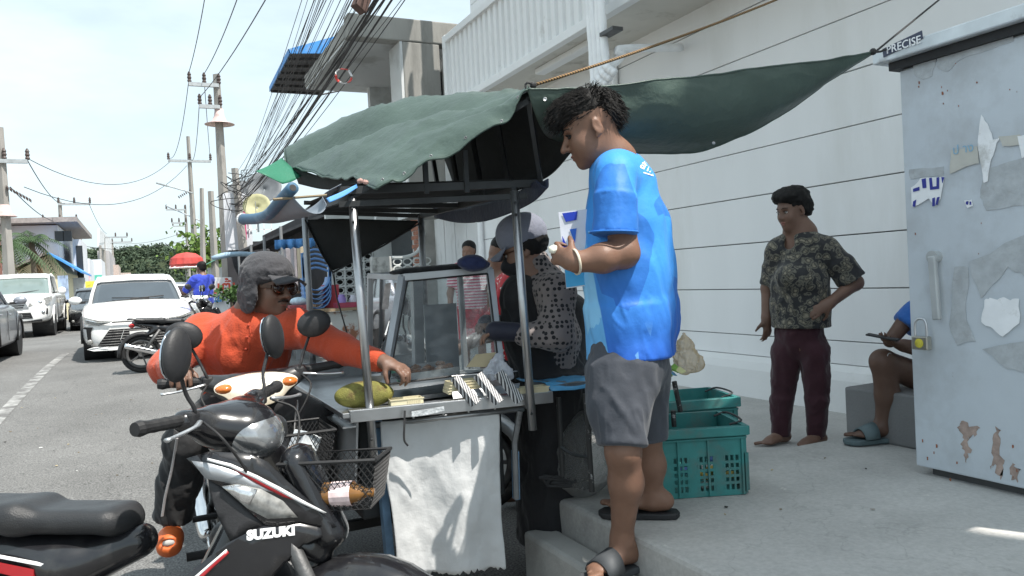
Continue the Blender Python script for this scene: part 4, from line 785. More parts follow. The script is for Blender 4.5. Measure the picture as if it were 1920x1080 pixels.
# front rail, struts, legs, wheels
ra, rb_ = Pd(704, 797, 2.955), Pd(982, 766, 3.06)
obj('front_rail', tube([ra, rb_], .0115, 10), mSST, ct, smooth=True)
for f in (.25, .45, .62, .8): obj('rail_rivet', ball(ra+(rb_-ra)*f+A(0, -.002, .012), .005, 6), M('pvc_bit', (.8,.8,.78), .5), ct)
obj('rail_bracket', tube([rb_+A(-.03, 0, .04), rb_+A(.02, 0, .005)], .012, 8), mSST, ct)
obj('strut', tube([Pd(975, 770, 3.05), Pd(965, 830, 3.08), Pd(968, 935, 3.1)], .012, 8), mDST, ct)
obj('blue_leg', beam(Pd(966, 845, 3.1), Pd(968, 935, 3.12), .03, .02), M('faded_blue_paint', (.16,.27,.4), .7, var=.3, vs=15), ct)
obj('left_leg', beam(A(.8, 2.95, .84), A(.83, 2.95, .1), .045, .03), M('faded_blue_paint'), ct); obj('axle_bar', beam(A(.74, 3.45, .27), A(1.4, 3.45, .27), .04), mDFR, ct)
mTYR = M('tyre_rubber', (.018,.018,.019), .8, var=.25, vs=30, bump=.2, bs=90, dirt=(.06,.055,.05), ds=8)
def wheel_geo(R_, w, n=28):
    """tyre around local Y axis"""
    pr = [(-w*.42, R_*.78), (-w*.5, R_*.88), (-w*.36, R_*.965), (-w*.15, R_*.995), (w*.15, R_*.995), (w*.36, R_*.965), (w*.5, R_*.88), (w*.42, R_*.78)]
    a = np.linspace(0, 2*math.pi, n, endpoint=False); rings = [np.stack([np.cos(t)*np.array([r for y, r in pr]), np.array([y for y, r in pr]), np.sin(t)*np.array([r for y, r in pr])], 1) for t in a]
    return loft(rings+[rings[0]], cap=False)
def knobs(R_, w, n=30):
    gs = []
    for k in range(n):
        for s in (-1, 0, 1):
            a = 2*math.pi*(k+.5*(s == 0))/n; Rm = np.stack([A(-math.sin(a), 0, math.cos(a)), A(0, 1, 0), A(math.cos(a), 0, math.sin(a))], 1); gs.append(box(A(R_*math.cos(a), s*w*.3, R_*math.sin(a)), (2*math.pi*R_/n*.55, w*.22, .012), Rm))
    return join(*gs)
wc = Pd(600, 868, 3.5); wc[2] = .62 if False else wc[2]
cw = thing('spare_tyre', 'knobbly black tyre standing behind the cart side panel', 'tyre', (wc[0], wc[1], wc[2]-.27), rz=math.pi/2+.2)
obj('tyre', xf(wheel_geo(.205, .075), None, (0, 0, .27)), mTYR, cw, local=True, smooth=True); obj('tread_blocks', xf(knobs(.205, .075, 26), None, (0, 0, .27)), mTYR, cw, local=True)['kind'] = 'stuff'
obj('rim', xf(wheel_geo(.155, .05), None, (0, 0, .27)), mDFR, cw, local=True, smooth=True); obj('hub', xf(cyl((0, -.05, 0), (0, .05, 0), .04), None, (0, 0, .27)), mDST, cw, local=True)
for k in range(8): a = k*math.pi/4; obj('spoke', xf(tube([(0, 0, 0), (.14*math.cos(a), 0, .14*math.sin(a))], .006, 5), None, (0, 0, .27)), mDST, cw, local=True)
# hanging sacking
random.seed(2)
edgeL = [(712,790),(715,850),(722,900),(731,950),(738,1010),(744,1080)]; edgeR = [(935,772),(937,830),(939,900),(941,960),(945,1020),(947,1066)]
rows = []
for i, (l_, r_) in enumerate(zip(edgeL, edgeR)):
    row = []
    for j in range(9):
        f = j/8; u = l_[0]+(r_[0]-l_[0])*f; v = l_[1]+(r_[1]-l_[1])*f; p = Pd(u, v, 2.95+.1*f); p = p+A(0, -1, 0)*(.012*math.sin(j*1.3+i*.4)*(.4+i*.25)+.01*random.random()); row.append(p)
    rows.append(row)
SG = grid_up(np.array(rows), 8); hh = SG.reshape(-1, 3); SG = SG+(A(0, -1, 0)*(vnoise(hh*A(16, 1, 9)+3)*.016+vnoise(hh*A(45, 1, 30))*.006)[:, None]).reshape(SG.shape)
SG[-1] += np.stack([np.zeros(SG.shape[1]), np.zeros(SG.shape[1]), np.random.RandomState(1).randn(SG.shape[1])*.006], 1)
mSACK = tarp_mat('white_sacking', (.62,.63,.63), .55, .08, .35)
sk = tag(obj('hanging_sack_sheet', sheet(SG), mSACK, smooth=True, solid=.0015, loc=(1.05, 2.8, .3)), 'crumpled white plastic sacking sheet hanging down the cart front', 'sheet')
obj('paper_scrap', prism([Pd(772, 772, 2.86), Pd(832, 762, 2.86), Pd(834, 770, 2.86), Pd(800, 778, 2.86), Pd(772, 782, 2.86)], None, A(0, .003, 0)), M('crumpled_foil', (.6,.62,.63), .4, var=.3, vs=60, bump=.5, bs=90), ct)
obj('hook_strap', tube(crom([Pd(759, 770, 2.86), Pd(758, 800, 2.84), Pd(758, 825, 2.83), Pd(765, 836, 2.83)], 4), .004, 6), mBLK, ct)
# glass case
gt = thing('glass_display_case', 'aluminium framed glass case standing on the food cart', 'display case', (1.05, 3.2, .86))
mGLS = bpy.data.materials.new('case_glass'); mGLS.use_nodes = True; t, n, l, b = nodes(mGLS); MATS['case_glass'] = mGLS
b.inputs['Base Color'].default_value = (.9, .95, .95, 1); b.inputs['Roughness'].default_value = .03; b.inputs['Specular IOR Level'].default_value = .8
tb = n('ShaderNodeBsdfTransparent'); tb.inputs[0].default_value = (.86, .89, .89, 1); gl = n('ShaderNodeBsdfGlossy'); gl.inputs['Roughness'].default_value = .02; lw = n('ShaderNodeLayerWeight'); lw.inputs[0].default_value = .25
df = n('ShaderNodeBsdfDiffuse'); df.inputs[0].default_value = (.6,.62,.62,1); nzz = n('ShaderNodeTexNoise'); nzz.inputs['Scale'].default_value = 7; nzz.inputs['Detail'].default_value = 6; mr = n('ShaderNodeMapRange'); mr.inputs[1].default_value = .42; mr.inputs[2].default_value = .8; mr.inputs[3].default_value = .03; mr.inputs[4].default_value = .22; l(nzz.outputs[0], mr.inputs[0])
ms1 = n('ShaderNodeMixShader'); ms2 = n('ShaderNodeMixShader'); l(mr.outputs[0], ms1.inputs[0]); l(tb.outputs[0], ms1.inputs[1]); l(df.outputs[0], ms1.inputs[2]); l(lw.outputs[0], ms2.inputs[0]); l(ms1.outputs[0], ms2.inputs[1]); l(gl.outputs[0], ms2.inputs[2])
l(ms2.outputs[0], [x for x in t.nodes if x.type == 'OUTPUT_MATERIAL'][0].inputs[0])
mAFR = M('case_frame', (.4,.42,.44), .4, metal=.55, var=.08, vs=8)
def gp(u, v, y): return Py(u, v, y)
TL, TR = gp(755, 520, 3.10), gp(918, 506, 3.02); BL, BR = gp(719, 728, 2.98), gp(940, 700, 2.90)
TLb, TRb = A(TL[0]-.02, 3.62, TL[2]+.0), A(TR[0]+.02, 3.62, TR[2]); TLb = gp(694, 517, 3.62); TRb = A(TLb[0]+.46, 3.62, TLb[2])
BLb, BRb = A(TLb[0]-.02, 3.66, .875), A(TRb[0]+.02, 3.66, .875)
def fb(a, b, w=.026, nm='frame_bar'): return obj(nm, beam(a, b, w, w), mAFR, gt, bevel=.002)
fb(TL, TR, .03); fb(TL, TLb); fb(TR, TRb); fb(TLb, TRb); fb(TL, BL, .03); fb(TR, BR, .03); fb(TLb, BLb); fb(TRb, BRb); fb(BL, BR, .024); fb(BL, BLb); fb(BR, BRb); fb(BLb, BRb)
fb((TLb+TRb)/2, (BLb+BRb)/2, .05); 
def pane(a, b, c, d, off=0): return obj('glass_pane', (np.array([a, b, c, d]), [(0, 1, 2, 3)]), mGLS, gt)
pane(TL, TR, BR, BL); pane(TL, BL, BLb, TLb); pane(TR, TRb, BRb, BR); pane(TLb, BLb, BRb, TRb)
obj('gasket', join(*[tube([a, b], .004, 4) for a, b in [(TL+A(.016,-.015,-.016), TR+A(-.016,-.015,-.016)), (TL+A(.016,-.015,-.016), BL+A(.016,-.015,.016)), (TR+A(-.016,-.015,-.016), BR+A(-.016,-.015,.016)), (BL+A(.016,-.015,.016), BR+A(-.016,-.015,.016))]]), mBLK, gt)
obj('price_notice', prism([gp(722, 532, 3.25), gp(733, 530, 3.25), gp(728, 580, 3.25), gp(716, 580, 3.25)], None, (0, .002, 0)), M('notice_paper', (.55,.5,.48), .8, var=.3, vs=40), gt)
gb1 = gp(795, 572, 3.4); obj('inner_board', bx(gb1[0], gb1[0]+.16, 3.40, 3.41, .88, gb1[2]), M('grey_board', (.2,.22,.24), .5, metal=.3, var=.15, vs=10), gt)
obj('case_floor', bx(BL[0]+.02, BRb[0]-.02, 3.0, 3.62, .868, .885), mDST, gt)
obj('steel_bin', loft([np.array([(x, y, z) for x, y in ((a-s, c-s), (a+s, c-s), (a+s, c+s), (a-s, c+s))]) for s, z, a, c in [(.03, .87, .835, 3.02), (.04, .985, .835, 3.02)]]), mSST, ct)
for k in range(2):
    c0 = A(.93+.07*k, 3.15+.05*k, .93+.06*(1-k)); V, Fc = ball(c0, (.035, .03, .03), 10); V = V+np.stack([vnoise(V*60+i*9) for i in range(3)], 1)*.03
    tag(obj('green_bag', (V, Fc), M('green_plastic', (.1,.45,.3), .35, var=.2), loc=c0), 'crumpled green plastic bag inside the case, '+('upper' if k == 0 else 'lower')+' one', 'bag', 'green bags in the glass case')
# food tray with fried pieces
fp = thing('food_tray', 'shallow steel tray of brown fried food inside the case front', 'tray', Pd(810, 718, 2.99))
t0 = Py(762, 712, 2.98); t1 = Py(862, 698, 2.95)
obj('pan', join(beam(t0+A(0, .1, -.01), t1+A(0, .1, -.01), .2, .008), beam(t0+A(0, .005, .005), t1+A(0, .005, .005), .008, .035), beam(t0+A(0, .2, .012), t1+A(0, .2, .012), .008, .04)), mDST, fp)
mFRY = M('fried_brown', (.2,.085,.035), .5, var=.5, vs=40, bump=.6, bs=90)
random.seed(4)
for k in range(16):
    c0 = t0+(t1-t0)*random.uniform(.08, .92)+A(0, random.uniform(.04, .17), .012+random.random()*.02); V, Fc = ball(c0, (random.uniform(.018, .03), random.uniform(.012, .02), .012), 8, rotz(random.random()*3)); V = V+np.stack([vnoise(V*90+i*7) for i in range(3)], 1)*.012
    tag(obj('fried_snack', (V, Fc), mFRY, smooth=True, loc=c0), 'brown fried piece lying in the steel tray', 'food', 'fried pieces in the tray')
# jackfruit
a, c = Pd(627, 742, 2.93), Pd(738, 738, 2.97); c0 = (a+c)/2; c0[2] = max(c0[2], .915)
sd = Sdf(.0035); ax = unit(c-a); Rj = np.stack([ax, unit(np.cross((0, 0, 1), ax)), A(0, 0, 1)], 1)
sd.ell(c0, (.112, .058, .052), Rj, .02)
V, Fc = sd.mesh(); Nn = normals(V, Fc)
mJF = M('jackfruit_skin', (.2,.19,.045), .7, var=.3, vs=24, dirt=(.13,.085,.03), ds=14, dthr=.52, dw=.12)
t, n, l, b = nodes(mJF); vo = n('ShaderNodeTexVoronoi'); vo.inputs['Scale'].default_value = 300; bp = n('ShaderNodeBump'); bp.inputs['Strength'].default_value = .6; bp.inputs['Distance'].default_value = .004; bp.invert = True; co = n('ShaderNodeTexCoord'); l(co.outputs['Object'], vo.inputs[0]); l(vo.outputs[0], bp.inputs['Height']); l(bp.outputs[0], b.inputs['Normal'])
jf = obj_np('jackfruit', (V, Fc), mJF, None); tag(jf, 'green brown jackfruit lying on the left corner of the cart', 'fruit')
# cream boxes
mCRM = M('cream_card', (.62,.56,.38), .7, var=.06, vs=12, dirt=(.5,.42,.28), ds=10, dthr=.6)
def cream_box(lb, c, sx, sy, h, rz, open_=True, ribs=8):
    t = thing('paper_food_box', lb, 'food box', c, rz, group='cream paper food boxes'); th = .002; bi = .003
    for g_ in (box((0, -sy/2, h/2), (sx, th, h)), box((0, sy/2, h/2), (sx, th, h)), box((-sx/2, 0, h/2), (th, sy, h)), box((sx/2, 0, h/2), (th, sy, h))): obj('wall', g_, mCRM, t, local=True)
    obj('base', box((0, 0, th), (sx, sy, th)), mCRM, t, local=True); obj('rim', box((0, -sy/2-.001, h), (sx+.008, .005, .004)), mCRM, t, local=True)
    for k in range(ribs): obj('rib', box((sx*(.02+.45*k/ribs), -sy/2-.002, h*.5), (.0035, .003, h*.8)), mCRM, t, local=True)
    return t
c0 = Pd(765, 755, 2.92); cream_box('open cream food box at the front edge beside the jackfruit', (c0[0], c0[1]+.03, .866), .122, .07, .042, -.12)
c0 = Pd(1003, 728, 3.05); cream_box('cream food box at the right end by the blue cloth', (c0[0], c0[1]+.03, .866), .12, .07, .042, -.15, ribs=12)
c0 = Pd(872, 716, 3.02)
for k in range(4): cream_box(['bottom', 'second', 'third', 'top'][k]+' cream food box of the flat stack in front of the case', (c0[0]+.004*k, c0[1]+.04, .905+k*.011), .13, .085, .012, -.1+.03*k, ribs=0)
lid = [Pd(875, 688, 3.05), Pd(893, 665, 3.08), Pd(930, 661, 3.12), Pd(912, 688, 3.08)]
tag(obj('box_lid', prism(lid, None, A(0, .003, .001)), M('tan_card', (.42,.35,.22), .75, var=.08), loc=lid[0]), 'tan cardboard lid leaning behind the white bag', 'cardboard')
# white bag
sd = Sdf(.004); b0 = Pd(930, 692, 3.06)
for (u, v, d, r_) in [(915, 700, 3.05, .02), (930, 685, 3.06, .028), (945, 695, 3.06, .025), (955, 702, 3.05, .018), (935, 668, 3.08, .012), (925, 705, 3.02, .015)]: sd.ell(Pd(u, v, d), (r_, r_*.8, r_*1.3), k=.02)
V, Fc = wrinkle(sd.mesh(), .008, (60, 60, 30)); wbg = obj_np('plastic_bag', (V, Fc), film('white_poly', (.72,.74,.8), .6), None); tag(wbg, 'crumpled translucent white plastic bag in front of the case', 'bag')
# chevron striped trays
def zebra():
    m = bpy.data.materials.new('zebra_stripe'); m.use_nodes = True; t, n, l, b = nodes(m); co = n('ShaderNodeTexCoord'); w_ = n('ShaderNodeTexWave'); w_.wave_type = 'BANDS'; w_.bands_direction = 'X'; w_.inputs['Scale'].default_value = 38; w_.inputs['Distortion'].default_value = .5
    l(co.outputs['Object'], w_.inputs[0]); r = n('ShaderNodeValToRGB'); r.color_ramp.interpolation = 'CONSTANT'; r.color_ramp.elements[0].color = (.02,.02,.025,1); r.color_ramp.elements[1].position = .5; r.color_ramp.elements[1].color = (.42,.42,.42,1); l(w_.outputs[0], r.inputs[0]); l(r.outputs[0], b.inputs['Base Color']); b.inputs['Roughness'].default_value = .5; MATS['zebra_stripe'] = m; return m
zb = zebra(); U_ = unit
for k, (u, v) in enumerate([(852, 708), (895, 702), (934, 698)]):
    a_ = Pd(u, v, 3.0); c_ = Pd(u+40, v+38, 2.94); c_[2] = .873; rows = []
    for f in np.linspace(0, 1, 10):
        p = a_+(c_-a_)*f; rows.append([p+U_(RI*.75+UI*.5)*q*.02-fw*.012*(1-abs(q)) for q in (-1, -.5, 0, .5, 1)])
    o_ = obj('striped_wrap', sheet(np.array(rows)), zb, solid=.002, loc=a_); tag(o_, ['left', 'middle', 'right'][k]+' one of three black and white striped paper wraps', 'paper wrap', 'striped paper wraps')
g1_, g2_ = Pd(847, 705, 3.02), Pd(970, 696, 3.1)
obj('rack_wire', tube([g1_, g2_], .0022, 6), mALU, ct); obj('rack_front', prism([Pd(848, 735, 2.97), Pd(975, 718, 3.07), Pd(972, 735, 3.05), Pd(850, 748, 2.95)], None, A(0, .004, 0)), mDST, ct)
# ---- tarpaulin canopy
def px_grid(rows): return np.array([[Pd(*q) for q in r] for r in rows])
GL = px_grid([
 [(706,357,2.74),(745,337,2.74),(793,313,2.75),(860,277,2.76),(937,230,2.77),(972,190,2.78),(989,168,2.78)],
 [(664,336,2.95),(716,312,2.9),(775,285,2.86),(848,250,2.83),(926,210,2.81),(970,182,2.80),(990,167,2.79)],
 [(605,328,3.2),(668,296,3.1),(738,264,3.02),(820,234,2.95),(912,203,2.87),(966,179,2.84),(991,167,2.81)],
 [(548,309,3.5),(615,275,3.4),(695,246,3.28),(785,221,3.16),(890,196,3.02),(962,178,2.93),(993,168,2.84)],
 [(535,293,3.7),(588,262,3.65),(680,221,3.55),(770,196,3.45),(868,184,3.35),(960,176,3.2),(1000,170,3.0)],
 [(560,288,4.1),(610,262,4.1),(690,232,4.1),(775,212,4.1),(865,205,4.05),(955,205,3.9),(1000,195,3.6)]])
GL = grid_up(GL, 10); rr_i = np.arange(GL.shape[0])[:, None]/10.; cc_i = np.arange(GL.shape[1])[None, :]/(GL.shape[1]-1.); GL[..., 2] += -.05*np.exp(-((rr_i-3.35)/.3)**2)*(1-cc_i**3)+.03*np.exp(-((rr_i-4.1)/.4)**2)*(1-cc_i**3)-.018*np.exp(-((rr_i-1.6-.8*cc_i)/.25)**2)*np.sin(cc_i*math.pi)+.012*np.sin(cc_i*23+rr_i*2)*np.exp(-(rr_i/.9)**2); q = GL.reshape(-1, 3); GL = (q+A(0, 0, 1)*(vnoise(q*9)*.022+vnoise(q*24+5)*.010+np.clip(1-np.abs(vnoise(q*13+8))*7,0,1)**2*.008)[:, None]).reshape(GL.shape)
cv = thing('tarpaulin_canopy', 'faded green tarpaulin stretched over the cart and roped to the cabinet', 'tarpaulin', (1.2, 3.2, 1.7))
obj('main_sheet', sheet(GL), mTARP, cv, smooth=True, solid=.002)
obj('sheet_hem', tube(GL[0]-A(0, 0, .002), .0045, 6), mTARP, cv, smooth=True); obj('eave_hem', tube(GL[:, 0]-A(0, 0, .002), .0045, 6), mTARP, cv, smooth=True)
for k in range(5, GL.shape[1]-4, 9): obj('eyelet', lathe([(.003, 0), (.0045, .0015), (.006, 0)], 10, np.stack([RI, UI, -fw], 1), GL[2, k]-fw*.005), mDST, cv)
top = [(989,169,2.79),(1060,168,2.82),(1150,161,2.88),(1250,149,2.95),(1350,138,3.03),(1450,126,3.1),(1550,112,3.18),(1605,103,3.24),(1640,98,3.28)]
low = [(1040,265,3.2),(1090,285,3.22),(1165,286,3.25),(1240,289,3.27),(1310,284,3.28),(1385,258,3.29),(1480,207,3.3),(1562,147,3.3),(1640,99,3.29)]
rows = []
for f in np.linspace(0, 1, 6):
    row = []
    for i, (a_, c_) in enumerate(zip(top, low)):
        p = Pd(*a_)*(1-f)+Pd(*c_)*f; p = p+A(-.35, -.55, -.35)*.16*math.sin(f*math.pi)*(1-(i/8)**2); row.append(p)
    rows.append(row)
GR = grid_up(np.array(rows), 9); q = GR.reshape(-1, 3); GR = (q+A(-.4, -.5, .2)*(vnoise(q*A(7, 7, 10)+2)*.04+vnoise(q*22+5)*.012+np.clip(1-np.abs(vnoise(q*A(6,6,14)+8))*6,0,1)**2*.012)[:, None]).reshape(GR.shape); 
obj('extension_sheet', sheet(GR), mTARP, cv, smooth=True, solid=.002); obj('sheet_hem', tube(GR[-1], .004, 6), mTARP, cv, smooth=True); obj('sheet_hem', tube(GR[0], .004, 6), mTARP, cv, smooth=True)
GB = px_grid([
 [(990,172,2.83),(1030,192,2.82),(1062,215,2.83),(1075,245,2.88),(1072,285,2.95)],
 [(960,185,3.05),(1010,215,3.05),(1045,260,3.1),(1050,295,3.12),(1036,325,3.1)],
 [(900,200,3.4),(955,240,3.4),(990,285,3.45),(1010,320,3.45),(1000,345,3.4)],
 [(840,215,3.8),(890,270,3.8),(930,320,3.8),(950,350,3.8),(935,372,3.75)],
 [(800,225,4.1),(830,290,4.15),(850,345,4.15),(862,385,4.15),(850,405,4.1)]])
obj('inner_net', sheet(grid_up(GB, 6)), mMESH, cv, smooth=True, solid=.002)
GC = px_grid([[(1028,335,2.85),(1000,350,3.05),(960,372,3.3),(900,385,3.6),(850,392,3.9),(812,392,4.1)], [(1026,352,2.83),(1000,378,3.0),(955,400,3.28),(905,415,3.6),(858,417,3.9),(815,408,4.1)], [(1005,338,2.9),(985,352,3.1),(945,370,3.35),(890,383,3.65),(845,388,3.95),(812,390,4.15)]])
obj('rolled_navy_drape', sheet(grid_up(GC, 6)), mNAVY, cv, smooth=True, solid=.004)
GT = px_grid([[(480,321,3.3),(505,310,3.4),(528,296,3.55)], [(500,330,3.3),(520,322,3.4),(545,312,3.5)], [(530,345,3.35),(548,340,3.4),(565,330,3.45)]])
obj('green_corner', sheet(grid_up(GT, 5)), mTRP2, cv, smooth=True, solid=.002)
GE = px_grid([[(548,312,3.5),(600,330,3.3),(650,332,3.05),(690,340,2.85)], [(560,345,3.5),(605,355,3.3),(650,355,3.1),(680,352,2.9)]])
obj('eave_underside', sheet(grid_up(GE, 5)), mMESH, cv, smooth=True, solid=.002)
GI = np.array([[fl*(1-a)*(1-b)+fr*a*(1-b)+rl*(1-a)*b+rr2*a*b+A(0, 0, .045-.03*math.sin(a*3.1)*math.sin(b*3.1)) for a in np.linspace(0, 1, 7)] for b in np.linspace(0, 1, 7)]); obj('underside_shade_sheet', sheet(grid_up(GI, 3)), mMESH, cv, smooth=True, solid=.002)  # added black sheet stands in for the shaded underside of the canopy
# back triangular shade net
GN = px_grid([[(572,412,4.05),(640,410,4.07),(715,412,4.08),(788,414,4.1)], [(585,440,4.05),(635,450,4.07),(700,450,4.08),(760,435,4.1)], [(603,475,4.05),(632,480,4.07),(672,477,4.08),(712,462,4.09)], [(622,508,4.05),(630,505,4.07),(648,497,4.08),(668,486,4.09)]])
obj('back_shade_net', sheet(grid_up(GN, 6)), mMESH, cv, smooth=True, solid=.002)
obj('net_hem', join(tube([Pd(572, 412, 4.04), Pd(603, 475, 4.04), Pd(624, 511, 4.04)], .011, 5, flat=.4), tube([Pd(624, 511, 4.04), Pd(668, 487, 4.06), Pd(720, 460, 4.07), Pd(788, 418, 4.08)], .012, 5, flat=.4)), mBLK, cv)
obj('tie_string', tube([Pd(624, 511, 4.04), Pd(632, 560, 4.0), Pd(655, 640, 3.95)], .004, 5), mBLK, ct)
# blue pipe roll on the left
rl_ = thing('rolled_banner', 'blue plastic pipe with a drooping grey banner tied to the cart corner', 'banner', Pd(520, 390, 2.9))
mBPV = M('blue_pvc', (.05,.12,.2), .5, var=.15, vs=8, dirt=(.2,.28,.36), ds=6)
P = crom([Pd(549, 352, 2.62), Pd(525, 378, 2.72), Pd(502, 403, 2.84), Pd(480, 410, 2.95), Pd(456, 411, 3.05)], 5)
obj('pipe', tube(P, .021, 14), mBPV, rl_, smooth=True); obj('pipe_bore', cyl(P[0]-unit(P[1]-P[0])*.001, P[0]+unit(P[1]-P[0])*.002, .012, n=14), mBLK, rl_); obj('pipe_cap', cyl(P[-1], P[-1]+unit(P[-1]-P[-2])*.01, .024, n=14), mSTEEL, rl_)
GD = px_grid([[(545,365,2.64),(525,387,2.74),(503,410,2.86),(480,416,2.97)], [(575,395,2.66),(550,405,2.76),(520,415,2.88),(490,418,2.98)], [(600,400,2.7),(580,405,2.8),(550,412,2.9),(520,418,3.0)], [(612,385,2.74),(600,392,2.84),(580,400,2.95),(550,410,3.05)], [(606,365,2.78),(604,372,2.88),(596,380,2.98),(580,392,3.1)], [(640,345,2.82),(636,352,2.9),(625,362,3.0),(612,380,3.12)]])
obj('banner_sheet', sheet(grid_up(GD, 5)), tarp_mat('grey_banner', (.2,.23,.27), .6, .1, .2), rl_, smooth=True, solid=.002)
obj('stick', tube([Pd(512, 374, 2.62), Pd(560, 370, 2.66), Pd(612, 366, 2.74)], .005, 6), M('bamboo', (.25,.2,.13), .8), rl_)
GV = px_grid([[(612,372,2.72),(640,360,2.78),(668,346,2.84)], [(618,380,2.72),(645,368,2.78),(670,352,2.84)]]); obj('blue_rag', sheet(grid_up(GV, 5)), M('blue_tarp'), rl_, smooth=True, solid=.004)
obj('knot', join(*[ball(Pd(680+random.uniform(-7, 7), 342+random.uniform(-4, 5), 2.78), .009, 6) for _ in range(6)]), M('pink_twine', (.4,.25,.22), .8), cv)
# rope from the peak and tie to the cabinet
def rope_mat():
    m = M('twisted_rope', (.3,.14,.05), .8, var=.2, vs=60); t, n, l, b = nodes(m); co = n('ShaderNodeTexCoord'); w_ = n('ShaderNodeTexWave'); w_.bands_direction = 'DIAGONAL'; w_.inputs['Scale'].default_value = 26; l(co.outputs['Object'], w_.inputs[0]); r = n('ShaderNodeValToRGB'); r.color_ramp.elements[0].color = (.02,.015,.01,1); r.color_ramp.elements[1].color = (.33,.2,.09,1); r.color_ramp.elements[0].position = .35; r.color_ramp.elements[1].position = .55; l(w_.outputs[0], r.inputs[0]); l(r.outputs[0], b.inputs['Base Color']); return m
k0 = Pd(1000, 160, 2.8); k1 = Pd(1418, -4, 3.9); k2 = k0+(k1-k0)*2.2
rp = tag(obj('rope', tube(sag(k0, k2, .05, 20), .0058, 8), rope_mat(), smooth=True, loc=k0), 'orange and black twisted rope pulling the canopy peak up to the right', 'rope')
obj('rope_hook', tube(crom([Pd(988, 170, 2.79), Pd(985, 160, 2.79), Pd(990, 155, 2.79), Pd(1000, 160, 2.8)], 4)-k0, .004, 6), mBLK, rp, local=True); obj('rope_knot', ball(A(0, 0, 0), .013, 8), mBLK, rp, local=True)
e0 = Pd(1640, 98, 3.28); e1 = Px(1662, 92, 2.98); e2 = Pd(1770, -8, 3.9)
tr_ = tag(obj('tie_cord', tube([e0, (e0+e1)/2-A(0, 0, .004), e1], .005, 6), mBLK, loc=e0), 'black cord knot tying the tarpaulin corner to the cabinet roof', 'cord'); obj('knot', ball(Pd(1637, 97, 3.27)-e0, .015, 8), mBLK, tr_, local=True)
tag(obj('tie_cord', tube([e0, e2], .0045, 6), mBLK, loc=e0), 'thin dark cord rising from the tarpaulin corner above the cabinet', 'cord')
for (u, v, d) in [(1150, 190, 2.9), (1338, 268, 3.24), (1022, 186, 2.8)]: obj('eyelet', lathe([(.003, 0), (.006, .0015), (.0075, 0)], 10, np.stack([RI, UI, -fw], 1), Pd(u, v, d-.03)), mALU, cv)
# side table with blue cloth
stb = thing('side_table', 'low black framed side table with a blue plastic cloth beside the cart', 'table', (1.7, 2.8, .39))
s1, s2, s3, s4 = Pz(1040, 730, .885), Pz(1296, 702, .93), Pd(1322, 692, 3.4), Pd(1045, 706, 3.25)
zt = .885
obj('table_top', prism([A(1.47, 2.74, zt), A(2.02, 2.72, zt), A(2.02, 3.0, zt), A(1.47, 3.0, zt)], None, (0, 0, .018)), mDST, stb)
gg = np.array([[A(1.45+.62*i/12, 2.71+.32*j/6, zt+.022+.008*math.sin(i*1.4+j)) for j in range(7)] for i in range(13)]); gg[:, 0, 2] -= .02+.012*np.sin(np.arange(13)*1.1); gg[-1, :, 2] += .012
obj('blue_cloth', sheet(gg), M('blue_plastic_cloth', (.1,.35,.6), .35, var=.25, vs=8), stb, smooth=True, solid=.002)
for (u0_, v0_, u1_, v1_, dd_) in [(1047, 745, 1055, 893, 3.15), (1098, 738, 1110, 922, 3.02), (1264, 715, 1276, 772, 3.4), (1262, 770, 1264, 800, 3.4)]: obj('leg', tube([Pd(u0_, v0_, dd_), Pd(u1_, v1_, dd_)], .011, 8), M('chipped_black', (.03,.03,.03), .6, wear=(.3,.3,.3), wthr=.6, ws=30), stb)
q = Pd(1275, 700, 3.35); 
for k in range(9):
    p = Pd(1242+random.uniform(-8, 26), 694+random.uniform(-6, 10), 3.1); tag(obj('leaf_scrap', prism([p, p+A(.03, .01, .012), p+A(.05, 0, -.008), p+A(.02, -.01, -.012)], None, A(0, .004, .004)), M('pale_leaf' if k % 2 else 'green_leaf', (.5,.5,.25) if k % 2 else (.15,.3,.05), .6), loc=p), 'curled pale green leaf scrap on the side table', 'leaf', 'leaf scraps on the side table')
sd = Sdf(.005); 
for (u, v, r_) in [(1282, 628, .010), (1284, 640, .022), (1292, 655, .036), (1280, 664, .034), (1298, 674, .034), (1284, 684, .04), (1306, 686, .022)]: sd.ell(Pd(u, v, 3.3), (r_, r_*.8, r_*1.1), k=.03)
bgt = obj_np('plastic_bag', wrinkle(sd.mesh(), .016, (34, 34, 16)), film('tan_poly', (.62,.5,.33), .5), None); tag(bgt, 'translucent tan plastic bag behind the man in blue', 'bag')
sd = Sdf(.007); 
for (u, v, r_) in [(1085, 830, .1), (1090, 880, .12), (1120, 860, .1), (1100, 800, .07)]: sd.ell(Pd(u, v, 3.35), (r_, r_*.9, r_), k=.06)
bgt = obj_np('plastic_bag', wrinkle(sd.mesh(), .006, (30, 30, 15)), film('grey_poly', (.4,.4,.39), .35), None); tag(bgt, 'big grey translucent sack under the side table', 'bag')
P = crom([Pd(1020+random.uniform(-10, 60), 905+random.uniform(-14, 8), 3.2) for _ in range(14)], 4); tag(obj('bungee_cord', tube(P, .006, 6), mBLK, loc=P[0]), 'tangled black cord lying at the pavement corner', 'cord')
obj('chain', tube(crom([Pd(1052, 838, 3.12), Pd(1075, 852, 3.08), Pd(1108, 858, 3.02)], 8), .007, 5), mDFR, stb)
